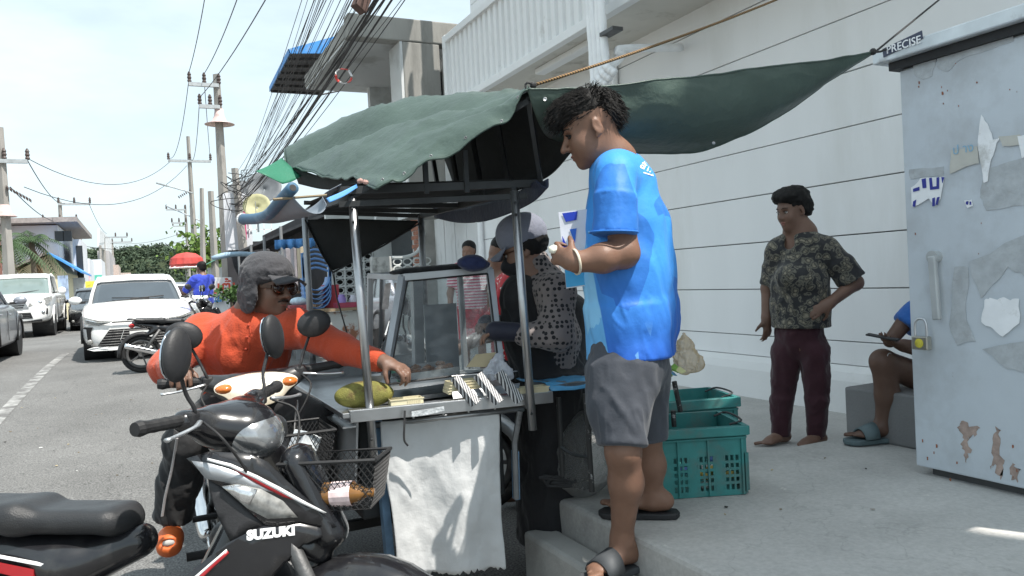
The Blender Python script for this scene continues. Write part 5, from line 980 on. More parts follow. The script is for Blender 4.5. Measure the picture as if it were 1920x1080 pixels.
# ---- crates
mCRT = M('teal_crate', (.035,.2,.19), .55, var=.16, vs=9, bump=.1, bs=50, dirt=(.09,.14,.13), ds=6, dthr=.5, dw=.2)
def crate(lb, L_, W_, H_, loc, rz):
    t = thing('plastic_crate', lb, 'crate', loc, rz, group='teal vegetable crates'); th = .006
    def wall(n_, Lw, R, off):
        # lattice wall: frame + slots
        gs = []; cols = 16; rws = 5; x0 = -Lw/2
        zs = [H_*.08+(H_*.50)*k/rws for k in range(rws+1)]
        gs.append(box((0, 0, H_*.04), (Lw, th, H_*.08))); gs.append(box((0, 0, H_*.79), (Lw, th, H_*.42)))
        for k in range(1, rws): gs.append(box((0, 0, zs[k]), (Lw, th, .011)))
        cx = np.linspace(-Lw/2, Lw/2, 4*5+1)
        for i, c in enumerate(cx): gs.append(box((c, -.0004, H_*.33), (.034 if i % 5 == 0 else .0085, th*.9, H_*.54)))
        obj('side_wall', xf(join(*gs), R, off), mCRT, t, local=True)
        for q in (-.98, -.3, .3, .98): obj('rib', xf(box((q*Lw/2*.97, -th, H_*.42), (.008, .012, H_*.82)), R, off), mCRT, t, local=True)
        obj('rim_band', xf(join(box((0, -.012, H_*.93), (Lw+.03, .022, H_*.13)), box((0, -.006, H_*.83), (Lw+.01, .014, .01))), R, off), mCRT, t, local=True, bevel=.003)
    wall('f', L_, np.eye(3), A(0, -W_/2, 0)); wall('b', L_, rotz(math.pi), A(0, W_/2, 0)); wall('l', W_, rotz(-math.pi/2), A(-L_/2, 0, 0)); wall('r', W_, rotz(math.pi/2), A(L_/2, 0, 0))
    obj('bottom', box((0, 0, .008), (L_, W_, .01)), mCRT, t, local=True)
    for s in (-1, 1): obj('wire_handle', tube(crom([(s*L_*.42, -W_*.3, H_*.97), (s*(L_/2+.02), -W_*.28, H_*1.02), (s*(L_/2+.02), W_*.28, H_*1.02), (s*L_*.42, W_*.3, H_*.97)], 4), .005, 6), mDFR, t, local=True)
    return t
ca = Pz(1206, 940, .39); cbb = Pz(1399, 927, .39); an = math.atan2(cbb[1]-ca[1], cbb[0]-ca[0]); Lc = np.linalg.norm(cbb-ca)
cc_ = (ca+cbb)/2+A(-math.sin(an), math.cos(an), 0)*.17
crate('teal vegetable crate in front, faded and holding scraps', Lc, .34, .29, (cc_[0], cc_[1], .392), an)
q = Pz(1420, 878, .28); crate('darker teal crate behind the front crate', .56, .36, .38, (q[0]-.3, q[1]+.30, .282), an+.1)
for k in range(14):
    p = cc_+rotz(an)@A(random.uniform(-.2, .2), random.uniform(-.1, .1), .02+.06*random.random()); p[2] = .41+.07*random.random()
    V, Fc = ball(p, (.03, .022, .016), 8, rotz(random.random()*3)); tag(obj('vegetable_scrap', (V, Fc), M(['yellow_scrap', 'blue_wrap', 'white_scrap'][k % 3], [(.5,.38,.08), (.1,.2,.5), (.6,.6,.58)][k % 3], .5, var=.3, vs=40), smooth=True, loc=p), ['yellow peel', 'blue wrapper', 'white wrapper'][k % 3]+' scrap inside the front teal crate', 'scrap', 'scraps in the front crate')
sd = Sdf(.006); 
for (u, v, r_) in [(1215, 770, .05), (1230, 775, .04), (1205, 780, .04)]: sd.ell(Pd(u, v, 3.35), (r_, r_, r_), k=.03)
tag(obj_np('plastic_bag', wrinkle(sd.mesh(), .012, (40, 40, 25)), film('pale_poly', (.5,.51,.52), .5), None), 'pale plastic bag stuffed in the front crate', 'bag')
# ================================================================== MOTORBIKES
mBKP = M('black_gloss_paint', (.012,.012,.014), .22, var=.2, vs=6, coat=.6, dirt=(.035,.034,.033), ds=9, dthr=.55, dw=.25); mBKM = M('matt_black_plastic', (.025,.025,.027), .5, var=.2, vs=20, bump=.12, bs=150, dirt=(.06,.058,.055), ds=9, dthr=.55, dw=.3)
mSEAT = M('seat_vinyl', (.022,.023,.025), .42, var=.15, vs=9, bump=.25, bs=260, dirt=(.05,.05,.05), ds=5, dthr=.55, dw=.3); mCHR = M('chrome', (.75,.75,.76), .14, metal=1., var=.08, vs=9)
mSLV = M('silver_paint', (.38,.4,.42), .3, metal=.5, var=.06, vs=5, coat=.3); mREDP = M('red_stripe', (.35,.015,.02), .35, coat=.3); mWHTP = M('white_stripe', (.8,.8,.8), .4); mENG = M('engine_alloy', (.12,.12,.12), .5, metal=.6, var=.35, vs=14, bump=.3, bs=40)
mLENS = M('clear_lens', (.42,.43,.44), .16, metal=.75, var=.35, vs=16, coat=1.); mLNS2 = M('smoked_lens', (.22,.22,.21), .15, var=.5, vs=40, coat=.8); mAMB = M('amber_lens', (.6,.16,.03), .2, var=.4, vs=60, coat=.5); mREFL = M('reflector', (.72,.72,.72), .12, metal=.9, var=.3, vs=40); mREDL = M('red_lens', (.4,.02,.02), .2, coat=.5)
mMIRG = M('mirror_glass', (.55,.6,.65), .03, metal=1., var=.02)
HU = A(430, 770)                                            # where the near bike's handlebar centre shows
_O = Pd(430, 770, 2.2)
def SU(u, v, d=2.08):                                       # pixel on the near bike's flank -> bike x, z
    p = Pd(u, v, d)-_O; return A(p @ r0+.25, 0, p[2]+_O[2])
def flank(px, side, m, par, name, base=.06, out=.10, th=.006, lift=0., local=None, x_front=.54, x_back=.14):
    """body panel traced as an outline in x-z, bulged outwards towards its rear edge; subdivided so that it curves"""
    P = np.array(px, float); bm = bmesh.new(); vs_ = [bm.verts.new((x, 0, z)) for x, z in P]; f = bm.faces.new(vs_)
    bmesh.ops.triangulate(bm, faces=[f]); 
    for _ in range(3):
        long = [e for e in bm.edges if e.calc_length() > .045]
        if long: bmesh.ops.subdivide_edges(bm, edges=long, cuts=1); bmesh.ops.triangulate(bm, faces=bm.faces[:])
    V = np.array([v.co for v in bm.verts]); Fc = [tuple(v.index for v in f.verts) for f in bm.faces] if True else 0
    bm.verts.index_update(); Fc = [tuple(v.index for v in f.verts) for f in bm.faces]; bm.free()
    s = np.clip((x_front-V[:, 0])/(x_front-x_back), 0, 1.2); y = base+out*np.sin(np.clip(s, 0, 1)*math.pi/2)+.02*np.maximum(s-1, 0)+lift - .05*np.clip((.62-V[:, 2])/.3, 0, 1)**2
    V[:, 1] = -y*side
    if side < 0: Fc = [q[::-1] for q in Fc]
    return obj(name, (V, Fc), m, par, local=True, smooth=True, solid=th)
def lin(px): return [tuple(SU(u, v)[[0, 2]]) for u, v in px]
P_UP = lin([(360,862),(400,850),(470,856),(500,872),(530,905),(575,950),(624,1000),(612,1004),(560,987),(520,992),(500,988),(470,960),(440,925),(398,900)])
P_LO = lin([(500,988),(560,987),(614,1004),(604,1016),(565,1030),(535,1060),(505,1095),(400,1130),(300,1140),(345,1090),(400,1045),(440,1015),(470,1000)])
P_SIL = lin([(370,866),(405,871),(445,885),(482,907),(514,929),(470,918),(425,905),(396,899)])
P_RED = lin([(438,879),(480,898),(525,925),(566,950),(530,938),(485,911)])
P_WST = lin([(398,861),(440,873),(485,896),(525,920),(570,950),(606,972),(600,973),(560,951),(518,924),(480,901),(438,879),(398,866)])
P_SIG = lin([(425,913),(452,910),(492,921),(530,945),(556,977),(505,976),(470,955)])
P_SIG1 = lin([(427,914),(452,911),(487,921),(474,948),(463,945)])
P_RED2 = lin([(372,1090),(438,1030),(441,1034),(380,1092)]); P_WH2 = lin([(366,1088),(436,1027),(438,1030),(370,1091)])
P_INN = lin([(398,900),(425,912),(468,956),(500,988),(470,1000),(440,1015),(420,975),(405,935)])
def steer_R(a, rake=rad(25)): ax = unit(A(-math.sin(rake), 0, math.cos(rake))); K = np.array([[0, -ax[2], ax[1]], [ax[2], 0, -ax[0]], [-ax[1], ax[0], 0]]); return np.eye(3)+math.sin(a)*K+(1-math.cos(a))*K@K
def basket(par, S, mesh_m, o=A(.40, 0, .725), l=.27, w=.27, h=.135):
    gs = []; T = A(o[0]+l/2, 0, o[2])
    def cor(z, fx, fy): k = 1-.16*(1-(z-o[2])/h); return A(o[0]+l/2+fx*l/2*k, .065+fy*w/2*k, z)
    faces = [((1, -1), (1, 1)), ((1, 1), (-1, 1)), ((-1, 1), (-1, -1)), ((-1, -1), (1, -1))]
    for a_, b_ in faces:
        n_ = 17 if abs(a_[0]-b_[0]) < .1 else 14; H = lambda s_, z: cor(z, a_[0]+(b_[0]-a_[0])*s_, a_[1]+(b_[1]-a_[1])*s_)
        for k in range(-6, n_+6):
            for sg in (1, -1):
                s0, s1 = k/n_, (k+6*sg)/n_; z0, z1 = o[2], o[2]+h
                lo, hi = 0., 1.
                if s1 != s0:
                    ta, tb = sorted(((0-s0)/(s1-s0), (1-s0)/(s1-s0))); lo, hi = max(lo, ta), min(hi, tb)
                if hi-lo < .03: continue
                gs.append(tube([H(s0+(s1-s0)*lo, z0+h*lo), H(s0+(s1-s0)*hi, z0+h*hi)], .0014, 3, cap=False))
    for i in range(10):
        f = -1+2*i/9; gs.append(tube([cor(o[2], f, -1), cor(o[2], f, 1)], .0016, 3, cap=False)); gs.append(tube([cor(o[2], -1, f), cor(o[2], 1, f)], .0016, 3, cap=False))
    S = np.eye(3); bk = obj('basket', xf(join(*[tube([cor(z, *c_) for c_ in ((1,-1),(1,1),(-1,1),(-1,-1),(1,-1))], r_, 6) for z, r_ in ((o[2]+h, .006),)]), S), mesh_m, par, local=True)
    mm = obj('wire_mesh', xf(join(*gs), S), mesh_m, bk, local=True); mm['kind'] = 'stuff'
    return bk
def moto(label, loc, rz, paint, panel, steer=0., bask=False, lit=0., mirrors=True, lean=0., stripes=True, group='motorbikes', light_seat=False, msz=(.066, .052)):
    t = thing('motorbike', label, 'motorbike', loc, group=group, R=rotz(rz)@rotx(lean)); S3 = steer_R(steer); piv = A(.25, 0, 1.0)
    def st(g): v, f = g; return ((v-piv)@S3.T+piv, f)
    FA, RA = A(.62, 0, .28), A(-.62, 0, .28)
    for ax_, S_ in ((FA, st), (RA, lambda g: g)):
        wl = obj('wheel', S_(xf(wheel_geo(.28, .075, 36), None, ax_)), mTYR, t, local=True, smooth=True)
        obj('rim', S_(xf(wheel_geo(.222, .05, 32), None, ax_)), mENG, wl, local=True, smooth=True); obj('hub', S_(cyl(ax_-A(0, .05, 0), ax_+A(0, .05, 0), .045, n=16)), mENG, wl, local=True)
        for k in range(5): a = k*2*math.pi/5; obj('spoke', S_(beam(ax_, ax_+.19*A(math.cos(a), 0, math.sin(a)), .022, .03, up=(0, 1, 0))), mENG, wl, local=True)
    obj('brake_disc', st(cyl(FA-A(0, .06, 0), FA-A(0, .064, 0), .1, n=24)), mCHR, t, local=True)
    for s in (-1, 1): obj('fork_leg', st(tube([FA+A(0, s*.075, 0), A(.40, s*.07, .78)], [.024, .02], 10)), mENG, t, local=True, smooth=True)
    # fender
    rings = []
    for a in np.linspace(rad(-12), rad(168), 15):
        c = FA+A(math.cos(a)*.315, 0, math.sin(a)*.315); rr_ = unit(c-FA); wdt = .068
        rings.append([c+A(0, y, 0)-rr_*dz for y, dz in ((-wdt, .075), (-wdt, .03), (-wdt*.75, .004), (-.02, -.006), (.02, -.006), (wdt*.75, .004), (wdt, .03), (wdt, .075))])
    obj('front_fender', st(loft([np.array(r_) for r_ in rings], cap=False, closed=False)), paint, t, local=True, smooth=True, solid=.005)
    # nose and body core
    sd = Sdf(.009); sd.cap((.44, 0, .86), (.53, 0, .66), .05, .045, .04, flat=((0, 1, 0), 1.6)); sd.cap((.40, 0, .66), (.5, 0, .60), .05, .03, .03, flat=((0, 1, 0), 1.5)); sd.cap((.33, 0, .80), (.15, 0, .42), .05, .07, .05, flat=((0, 1, 0), 1.5)); sd.cap((.15, 0, .40), (-.2, 0, .42), .06, .06, .04)
    V, Fc = sd.mesh(); o_ = obj_np('nose_cowl', (V, Fc), paint, None); o_.parent = t
    for side in (1, -1):
        flank(P_UP, side, paint, t, 'leg_shield_upper'); flank(P_LO, side, paint, t, 'leg_shield_lower', lift=-.002)
        if stripes:
            flank(P_SIL, side, panel, t, 'side_flash', lift=.006, th=.003); flank(P_RED, side, mREDP, t, 'red_flash', lift=.0075, th=.003); flank(P_WST, side, mWHTP, t, 'white_pinstripe', lift=.0085, th=.003); flank(P_RED2, side, mREDP, t, 'red_flash', lift=.006, th=.003); flank(P_WH2, side, mWHTP, t, 'white_pinstripe', lift=.006, th=.003)
        flank(P_SIG, side, mLNS2, t, 'turn_signal', lift=.008, th=.006); flank(P_SIG1, side, mREFL, t, 'signal_reflector', lift=.012, th=.003); flank(P_INN, side, mBKM, t, 'leg_shield_edge', lift=-.004)
    # handlebar cover + headlight
    sd = Sdf(.006); h = piv
    sd.ell(h+A(.022, 0, -.03), (.112, .105, .072), roty(.12), k=.03); sd.cap(h+A(-.015, -.09, -.012), h+A(-.028, -.17, .015), .05, .032, .05); sd.cap(h+A(-.015, .09, -.012), h+A(-.028, .17, .015), .05, .032, .05); sd.cap(h+A(-.02, 0, -.05), h+A(.02, 0, -.15), .06, .055, .03)
    V, Fc = sd.mesh(); V = (V-piv)@S3.T+piv; o_ = obj_np('handlebar_cover', (V, Fc), paint, None); o_.parent = t
    sd = Sdf(.005); sd.ell(h+A(.064, 0, -.046), (.086, .094, .064), roty(.35), k=.01); sd.ell(h+A(.075, 0, -.085), (.05, .055, .042), k=.04)
    V, Fc = sd.mesh(); V = (V-piv)@S3.T+piv
    if lit:
        sd = Sdf(.006); sd.ell(h+A(.075, 0, -.0), (.06, .15, .04), roty(.3), k=.01); sd.ell(h+A(.075, 0, -.03), (.07, .10, .05), roty(.25), k=.03); V, Fc = sd.mesh(); V = (V-piv)@S3.T+piv
    lm = mLENS if lit == 0 else M('lit_headlight', (.55,.53,.48), .12, var=.4, vs=18, emis=(1, .86, .62), es=lit, coat=1.)
    o_ = obj_np('headlight', (V, Fc), lm, None); o_.parent = t
    for s in (-1, 1):
        V, Fc = ball(h+A(.10, s*.11, .0), (.03, .035, .018), 12); (obj('front_indicator', st((V, Fc)), mAMB, t, local=True, smooth=True) if lit else None)
        ga, gb_ = h+A(-.022, s*.165, .02), h+A(-.045, s*.335, .03)
        n_ = 12; Pg = [ga+(gb_-ga)*q for q in np.linspace(0, 1, n_)]; obj('grip', st(tube(Pg, [.024, .018]+[.0165+.0012*(i % 2) for i in range(n_-4)]+[.021, .0175], 12)), mBLK, t, local=True)
        obj('brake_lever', st(tube(crom([ga+A(.045, s*.01, -.005), ga+A(.06, s*.05, -.01), ga+A(.055, s*.11, -.018), ga+A(.058, s*.16, -.02)], 4), [.008]*4+[.0065]*8+[.009], 8, flat=.7)), mALU, t, local=True, smooth=True)
        obj('switch_housing', st(box(ga+A(.005, -s*.0, 0), (.05, .04, .045))), mBKM, t, local=True, bevel=.01)
        if mirrors:
            r1 = h+A(-.005, s*.155, .01); r2 = h+A(-.005, s*.185, .09); r3 = h+A(.0, s*.21, .15)
            ms_ = obj('mirror_stem', st(tube(crom([r1, (r1+r2)/2+A(.01, 0, .0), r2, r3], 4), .0055, 8)), mBKM, t, local=True, smooth=True)
            V, Fc = ball(h+A(.012, s*.232, .20), (.024, *msz), 18, rotx(s*.25)); mc = obj('mirror', st((V, Fc)), mBKM, t, local=True, smooth=True)
            V, Fc = ball(h+A(-.007, s*.232, .20), (.008, msz[0]-.007, msz[1]-.007), 16, rotx(s*.25)); obj('mirror_glass', st((V, Fc)), mMIRG, mc, local=True, smooth=True)
    # seat and tail
    sd = Sdf(.008); sd.rbox((-.20, 0, .735), (.155, .10, .034), roty(.05), .032, .03); sd.rbox((-.49, 0, .765), (.20, .115, .036), roty(.05), .034, .05); sd.ell((-.06, 0, .72), (.05, .075, .042), k=.03)
    V, Fc = sd.mesh(); o_ = obj_np('seat', (V, Fc), mSEAT, None); o_.parent = t
    sd = Sdf(.010); sd.cap((-.02, 0, .66), (-.2, 0, .60), .05, .075, .05, flat=((0, 1, 0), 1.3)); sd.cap((-.2, 0, .62), (-.70, 0, .73), .075, .035, .05, flat=((0, 1, 0), 1.4)); sd.cap((-.4, 0, .62), (-.55, 0, .55), .05, .03, .04, flat=((0, 1, 0), 1.9))
    V, Fc = sd.mesh(); o_ = obj_np('tail_cowl', (V, Fc), paint, None); o_.parent = t
    for s in (-1, 1):
        y_ = s*.122
        if stripes:
            obj('tail_stripe', prism([(-.25, y_-s*.02, .62), (-.62, y_-s*.012, .715), (-.62, y_-s*.012, .70), (-.25, y_-s*.02, .59)], None, (0, s*.006, 0)), mREDP, t, local=True); obj('tail_pinstripe', prism([(-.2, y_-s*.018, .63), (-.64, y_-s*.012, .735), (-.64, y_-s*.012, .728), (-.2, y_-s*.018, .622)], None, (0, s*.006, 0)), mWHTP, t, local=True)
        obj('footpeg', cyl((-.1, s*.12, .28), (-.1, s*.26, .28), .018), mBLK, t, local=True); obj('rear_peg', cyl((-.35, s*.12, .36), (-.35, s*.22, .36), .014), mBLK, t, local=True)
        obj('shock', tube([(-.36, s*.12, .62), (-.6, s*.11, .3)], .025, 10), mENG, t, local=True, smooth=True)
        obj('swing_arm', tube([(-.1, s*.08, .33), (-.62, s*.09, .28)], .022, 8), mENG, t, local=True)
    obj('grab_rail', tube(crom([(-.55, -.12, .77), (-.74, -.11, .80), (-.78, 0, .80), (-.74, .11, .80), (-.55, .12, .77)], 4), .012, 8), mENG, t, local=True, smooth=True)
    V, Fc = ball((-.73, 0, .70), (.045, .08, .035), 14); obj('tail_light', (V, Fc), mREDL, t, local=True, smooth=True)
    rings = []
    for a in np.linspace(rad(70), rad(185), 9):
        c = RA+A(math.cos(a)*.325, 0, math.sin(a)*.325); rr_ = unit(c-RA); rings.append(np.array([c+A(0, y, 0)-rr_*dz for y, dz in ((-.06, .05), (-.055, .01), (0, 0), (.055, .01), (.06, .05))]))
    obj('rear_fender', loft(rings, cap=False, closed=False), mBKM, t, local=True, smooth=True, solid=.005)
    obj('number_plate', box((-.86, 0, .58), (.004, .17, .15), roty(.35)), M('number_plate', (.7,.7,.68), .5), t, local=True, bevel=.002)
    sd = Sdf(.012); sd.rbox((.08, 0, .33), (.11, .09, .08), roty(-.5), .03, .04); sd.cap((-.08, -.09, .33), (-.08, .11, .33), .085, .085, .03); sd.cap((.15, 0, .36), (.26, 0, .42), .055, .05, .02)
    V, Fc = sd.mesh(); o_ = obj_np('engine', (V, Fc), mENG, None); o_.parent = t
    P = crom([(.2, -.06, .32), (.16, -.1, .22), (-.05, -.14, .2), (-.3, -.15, .24), (-.38, -.155, .27)], 4); obj('exhaust_pipe', tube(P, .016, 8), mCHR, t, local=True, smooth=True)
    P = crom([(-.36, -.155, .265), (-.45, -.16, .30), (-.7, -.165, .38), (-.84, -.165, .425)], 4); obj('muffler', tube(P, [.03, .036, .04, .042, .043, .043, .043, .043, .043, .042, .042, .042, .038], 14), mCHR, t, local=True, smooth=True)
    obj('muffler_guard', tube([(-.5, -.205, .33), (-.75, -.208, .41)], .022, 8, flat=.35), mBKM, t, local=True, smooth=True)
    obj('side_stand', tube([(-.02, .1, .25), (-.05, .22, .02)], .011, 6), mENG, t, local=True); obj('chain_case', prism([(-.1, .1, .30), (-.1, .1, .38), (-.62, .1, .34), (-.62, .1, .24)], None, (0, .02, 0)), mBKM, t, local=True, bevel=.01)
    for s in (-1, 1):
        obj('control_cable', st(tube(crom([h+A(.03, s*.17, .012), h+A(.10, s*.19, -.03), h+A(.12, s*.13, -.13), h+A(.08, s*.05, -.22), h+A(.10, s*.03, -.32)], 5), .0038, 6)), mBLK, t, local=True, smooth=True)
        obj('cover_screw', st(ball(h+A(-.03, s*.12, .03), .005, 6)), mALU, t, local=True)
    if bask: basket(t, np.eye(3), mBLK)
    return t
hloc = A(*(_O[:2]-.25*r0[:2]), 0)
hloc = hloc-A(fw[0], fw[1], 0)*.085
sz_ = moto('black underbone motorbike with red and silver flashes parked across the foreground', hloc, -YAW, mBKP, mSLV, steer=-rad(15), bask=True, msz=(.05, .072), lean=-.10)
p = SU(468, 1015, 2.07); 
tx = text('brand_lettering', 'SUZUKI', .0335, M('decal_white', (.85,.85,.85), .4), sz_, (np.array([[1, 0, 0], [0, 0, -1], [0, 1, 0.]]), A(p[0], -.171, p[2])), ext=.0012, local=True, bold=.0022, spacing=1.02)
v_ = np.array([q.co for q in tx.data.vertices]); sx_ = np.clip((.54-v_[:, 0])/.4, 0, 1); yy_ = .06+.10*np.sin(sx_*math.pi/2)-.05*np.clip((.62-v_[:, 2])/.3, 0, 1)**2+.004
for q, y_ in zip(tx.data.vertices, yy_): q.co.y = -y_-(.0012 if q.co.y < -.171 else 0)
# things in its basket
bO = np.array(sz_.matrix_world.translation)
def BW(x, y, z): return bO+rotz(-YAW)@A(x, y, z)
c0 = BW(.54, .05, .765)
bot = thing('drink_bottle', 'brown drink bottle with a white label lying in the near basket', 'bottle', c0); ax = unit(rotz(-YAW)@A(1, -.15, .04)); Rb = np.stack([np.cross(A(0,0,1), ax), A(0,0,1), ax], 1); Rb[:, 0] = unit(Rb[:, 0]); Rb[:, 1] = np.cross(Rb[:, 2], Rb[:, 0])
obj('bottle_body', lathe([(.0, -.10), (.03, -.10), (.034, -.09), (.034, .05), (.02, .085), (.012, .10), (.012, .12), (0, .12)], 16, Rb, c0), M('tea_brown', (.2,.09,.02), .2, var=.2, vs=20, coat=.5), bot, smooth=True); obj('bottle_label', lathe([(.0346, .0), (.0348, .002), (.0348, .058), (.0346, .06)], 16, Rb, c0, cap=False), M('label_white_red', (.75,.6,.6), .5, var=.3, vs=30), bot)
c1 = BW(.45, .12, .80); cup = thing('water_bottle', 'clear bottle with a dark cap standing in the near basket', 'bottle', c1); obj('bottle_body', lathe([(.03, -.08), (.033, 0), (.02, .05), (.014, .06)], 14, t=c1), M('clear_plastic', (.3,.3,.3), .15, coat=.5), cup, smooth=True); obj('cap', lathe([(.02, .06), (.02, .09), (0, .092)], 14, t=c1), mBLK, cup)
OB = A(.37, 3.05)
ob = moto('dark motorbike with its headlight on under the man in orange', (OB[0], OB[1]+.25, 0), -math.pi/2, M('dark_grey_paint', (.025,.027,.03), .35, coat=.3, dirt=(.06,.06,.06), ds=8), mSLV, steer=-rad(4), bask=True, lit=.55, stripes=False)
c1 = A(.46, 2.66, .80); tag(obj('milk_carton', box(c1, (.07, .07, .12), rotz(.4)@roty(.5)), M('blue_white_carton', (.6,.65,.75), .5, var=.6, vs=14), loc=c1, bevel=.004), 'blue and white carton in the basket of the dark motorbike', 'carton')
vb = Pd(600, 690, 4.5)
moto('silver and black motorbike parked behind the cart', (vb[0]+.25, vb[1]-.1, 0), -YAW-.1, mSLV, mBKP, steer=rad(10), stripes=True)
pbk = Pz(268, 704, .16); Rq_ = YAW  # parked bike seen from behind, right side
hd_ = math.atan2(*( (fw*.45+r0*.9)[[1, 0]])); rwp = pbk
moto('black motorbike with a chrome muffler parked in front of the white sedan', (rwp[0]+.62*math.cos(hd_), rwp[1]+.62*math.sin(hd_), gz(rwp[1])), hd_, mBKP, mSLV, steer=0, stripes=False)
# ================================================================== CARS
mCWH = M('pearl_white_paint', (.78,.78,.77), .22, var=.02, vs=2, coat=.7); mCSL = M('car_silver', (.36,.38,.42), .3, metal=.6, var=.03, coat=.6); mCBK = M('car_black', (.012,.012,.014), .25, coat=.7); mGLD = M('tinted_glass', (.035,.045,.055), .05, var=.25, vs=1.2, coat=1.); mGLT = M('greenish_glass', (.16,.21,.20), .06, var=.15, vs=1.1, coat=1.); mALW = M('alloy_wheel', (.45,.46,.47), .35, metal=.7)
def ring(x, hw, z0, z1, hwt, cr):
    h = [(0, z0), (hw*.55, z0), (hw*.88, z0+.02), (hw*.985, z0+.12), (hw, z0+(z1-z0)*.5), (hw*.985, z1-.12), (hw*.955, z1-.045), (hwt, z1-.005), (hwt*.6, z1+cr*.7), (0, z1+cr)]
    L_ = [(x, y, z) for y, z in h]; Rr_ = [(x, -y, z) for y, z in h[-2:0:-1]]; return np.array(L_+Rr_)
def car(label, loc, rz, paint, glass, kind='sedan', s=1., lamps=True):
    t = thing('car' if kind == 'sedan' else 'pickup_truck', label, 'car' if kind == 'sedan' else 'pickup truck', loc, R=rotz(rz), s=s)
    if kind == 'sedan':
        st_ = [(2.30, .50, .30, .60, .45, .01), (2.26, .70, .23, .66, .62, .02), (2.12, .82, .20, .72, .70, .03), (1.75, .87, .20, .80, .76, .045), (1.2, .89, .20, .90, .80, .055), (.85, .89, .20, .96, .80, .05), (0, .89, .20, .97, .80, .0), (-1.2, .885, .20, .99, .78, .0), (-1.75, .87, .22, 1.03, .74, .01), (-2.15, .82, .26, 1.03, .70, .01), (-2.3, .70, .34, .98, .6, 0)]
        cab = [(.95, .74, .94), (.55, .70, 1.14), (.15, .64, 1.34), (-.2, .60, 1.425), (-.8, .59, 1.43), (-1.15, .60, 1.37), (-1.75, .66, 1.04)]; wb_, R_, tw_ = (1.36, -1.34), .325, .80; zc = .94
    else:
        st_ = [(2.62, .60, .45, .95, .5, .01), (2.58, .80, .42, 1.02, .7, .02), (2.40, .90, .40, 1.08, .76, .03), (1.9, .93, .38, 1.13, .80, .05), (1.3, .93, .36, 1.18, .82, .05), (.9, .93, .36, 1.20, .82, .0), (-.6, .93, .36, 1.20, .82, .0), (-.7, .93, .40, 1.2, .86, .0), (-1.5, .93, .42, 1.2, .86, 0), (-2.5, .92, .45, 1.2, .86, 0), (-2.62, .88, .5, 1.19, .8, 0)]
        cab = [(1.1, .78, 1.16), (.75, .74, 1.40), (.35, .69, 1.66), (.1, .67, 1.75), (-.5, .66, 1.76), (-.75, .69, 1.70), (-.95, .74, 1.18)]; wb_, R_, tw_ = (1.62, -1.5), .385, .84; zc = 1.17
    obj('body', loft([ring(*q) for q in st_]), paint, t, local=True, smooth=True, sub=2)
    # greenhouse: glass volume, roof skin and pillars
    def cs(x, hw, z): return np.array([(x, -hw, z-.03), (x, -hw*.86, z), (x, 0, z+.015), (x, hw*.86, z), (x, hw, z-.03)])
    base = [np.array([(x, -max(hw+(.08 if z > 1.0 else .0), .72), zc-.05)]+cs(x, hw, z).tolist()+[(x, max(hw+(.08 if z > 1. else .0), .72), zc-.05)]) for x, hw, z in cab]
    obj('glasshouse', loft(base, cap=True, closed=True), glass, t, local=True, smooth=False)
    rf = [(x, hw, z) for x, hw, z in cab[2:-1]]; rx = [(rf[0][0]+.06, rf[0][1]+.01, rf[0][2]-.02)]+rf
    obj('roof', sheet(np.array([cs(x, hw+.012, z+.012) for x, hw, z in rx])), paint, t, local=True, smooth=True, solid=.03)
    a, b, c = cab[0], cab[2], cab[-1]
    for s_ in (-1, 1):
        obj('pillar', tube([(x+.02, s_*(hw+.012), z-.02) for x, hw, z in cab[:4]], .03, 6), paint, t, local=True, smooth=True); obj('pillar', tube([(x-.02, s_*(hw+.02), z-.02) for x, hw, z in cab[-3:]], .05, 6), paint, t, local=True, smooth=True)
        m_ = cab[4]; obj('door_pillar', beam((-.15, s_*(m_[1]+.02), m_[2]-.03), (-.12, s_*.80, zc-.02), .05, .02, up=(0, 1, 0)), mBLK, t, local=True)
        mx_ = cab[0][0]-.25; mr_ = obj('door_mirror', ball((mx_, s_*(.98 if kind == 'sedan' else 1.06), zc+.07), (.06, .11, .075 if kind == 'sedan' else .11), 14), paint, t, local=True, smooth=True); obj('mirror_arm', box((mx_+.0, s_*.88, zc+.03), (.06, .12, .04)), mBLK, mr_, local=True)
        for wx in wb_:
            c_ = A(wx, s_*(tw_-.08), R_); w_ = obj('wheel', xf(wheel_geo(R_, .22, 32), None, c_), mTYR, t, local=True, smooth=True); obj('rim', cyl(c_+A(0, s_*.03, 0), c_+A(0, s_*.09, 0), R_*.66, n=24), mALW, w_, local=True)
            for k in range(6): aa = k*math.pi/3; obj('rim_gap', box(c_+A(math.cos(aa)*R_*.42, s_*.0905, math.sin(aa)*R_*.42), (R_*.3, .006, R_*.16), roty(-aa)), mBLK, w_, local=True)
            obj('wheel_arch', tube([(wx+math.cos(q)*(R_+.055), s_*(.875 if kind == 'sedan' else .925), R_+math.sin(q)*(R_+.055)) for q in np.linspace(rad(-5), rad(185), 15)], .04, 6, flat=.5), mBLK if kind == 'sedan' else paint, t, local=True, smooth=True)
            obj('wheel_well', cyl((wx, s_*.4, R_+.02), (wx, s_*(.86 if kind == 'sedan' else .915), R_+.02), R_+.045, n=24), mBLK, t, local=True)
        for xx in (.85, -.15, -1.0): obj('door_seam', tube([(xx, s_*(.893 if kind == 'sedan' else .932), .35+(.1 if kind != 'sedan' else 0)), (xx, s_*(.89 if kind == 'sedan' else .93), zc-.1)], .004, 4), mBLK, t, local=True)
        obj('door_handle', box((.05, s_*(.905 if kind == 'sedan' else .945), zc-.16), (.16, .02, .03)), paint, t, local=True, bevel=.008); obj('door_handle', box((-.85, s_*(.905 if kind == 'sedan' else .945), zc-.15), (.16, .02, .03)), paint, t, local=True, bevel=.008)
    mBMP = M('bumper_black', (.012,.012,.013), .5, var=.2)
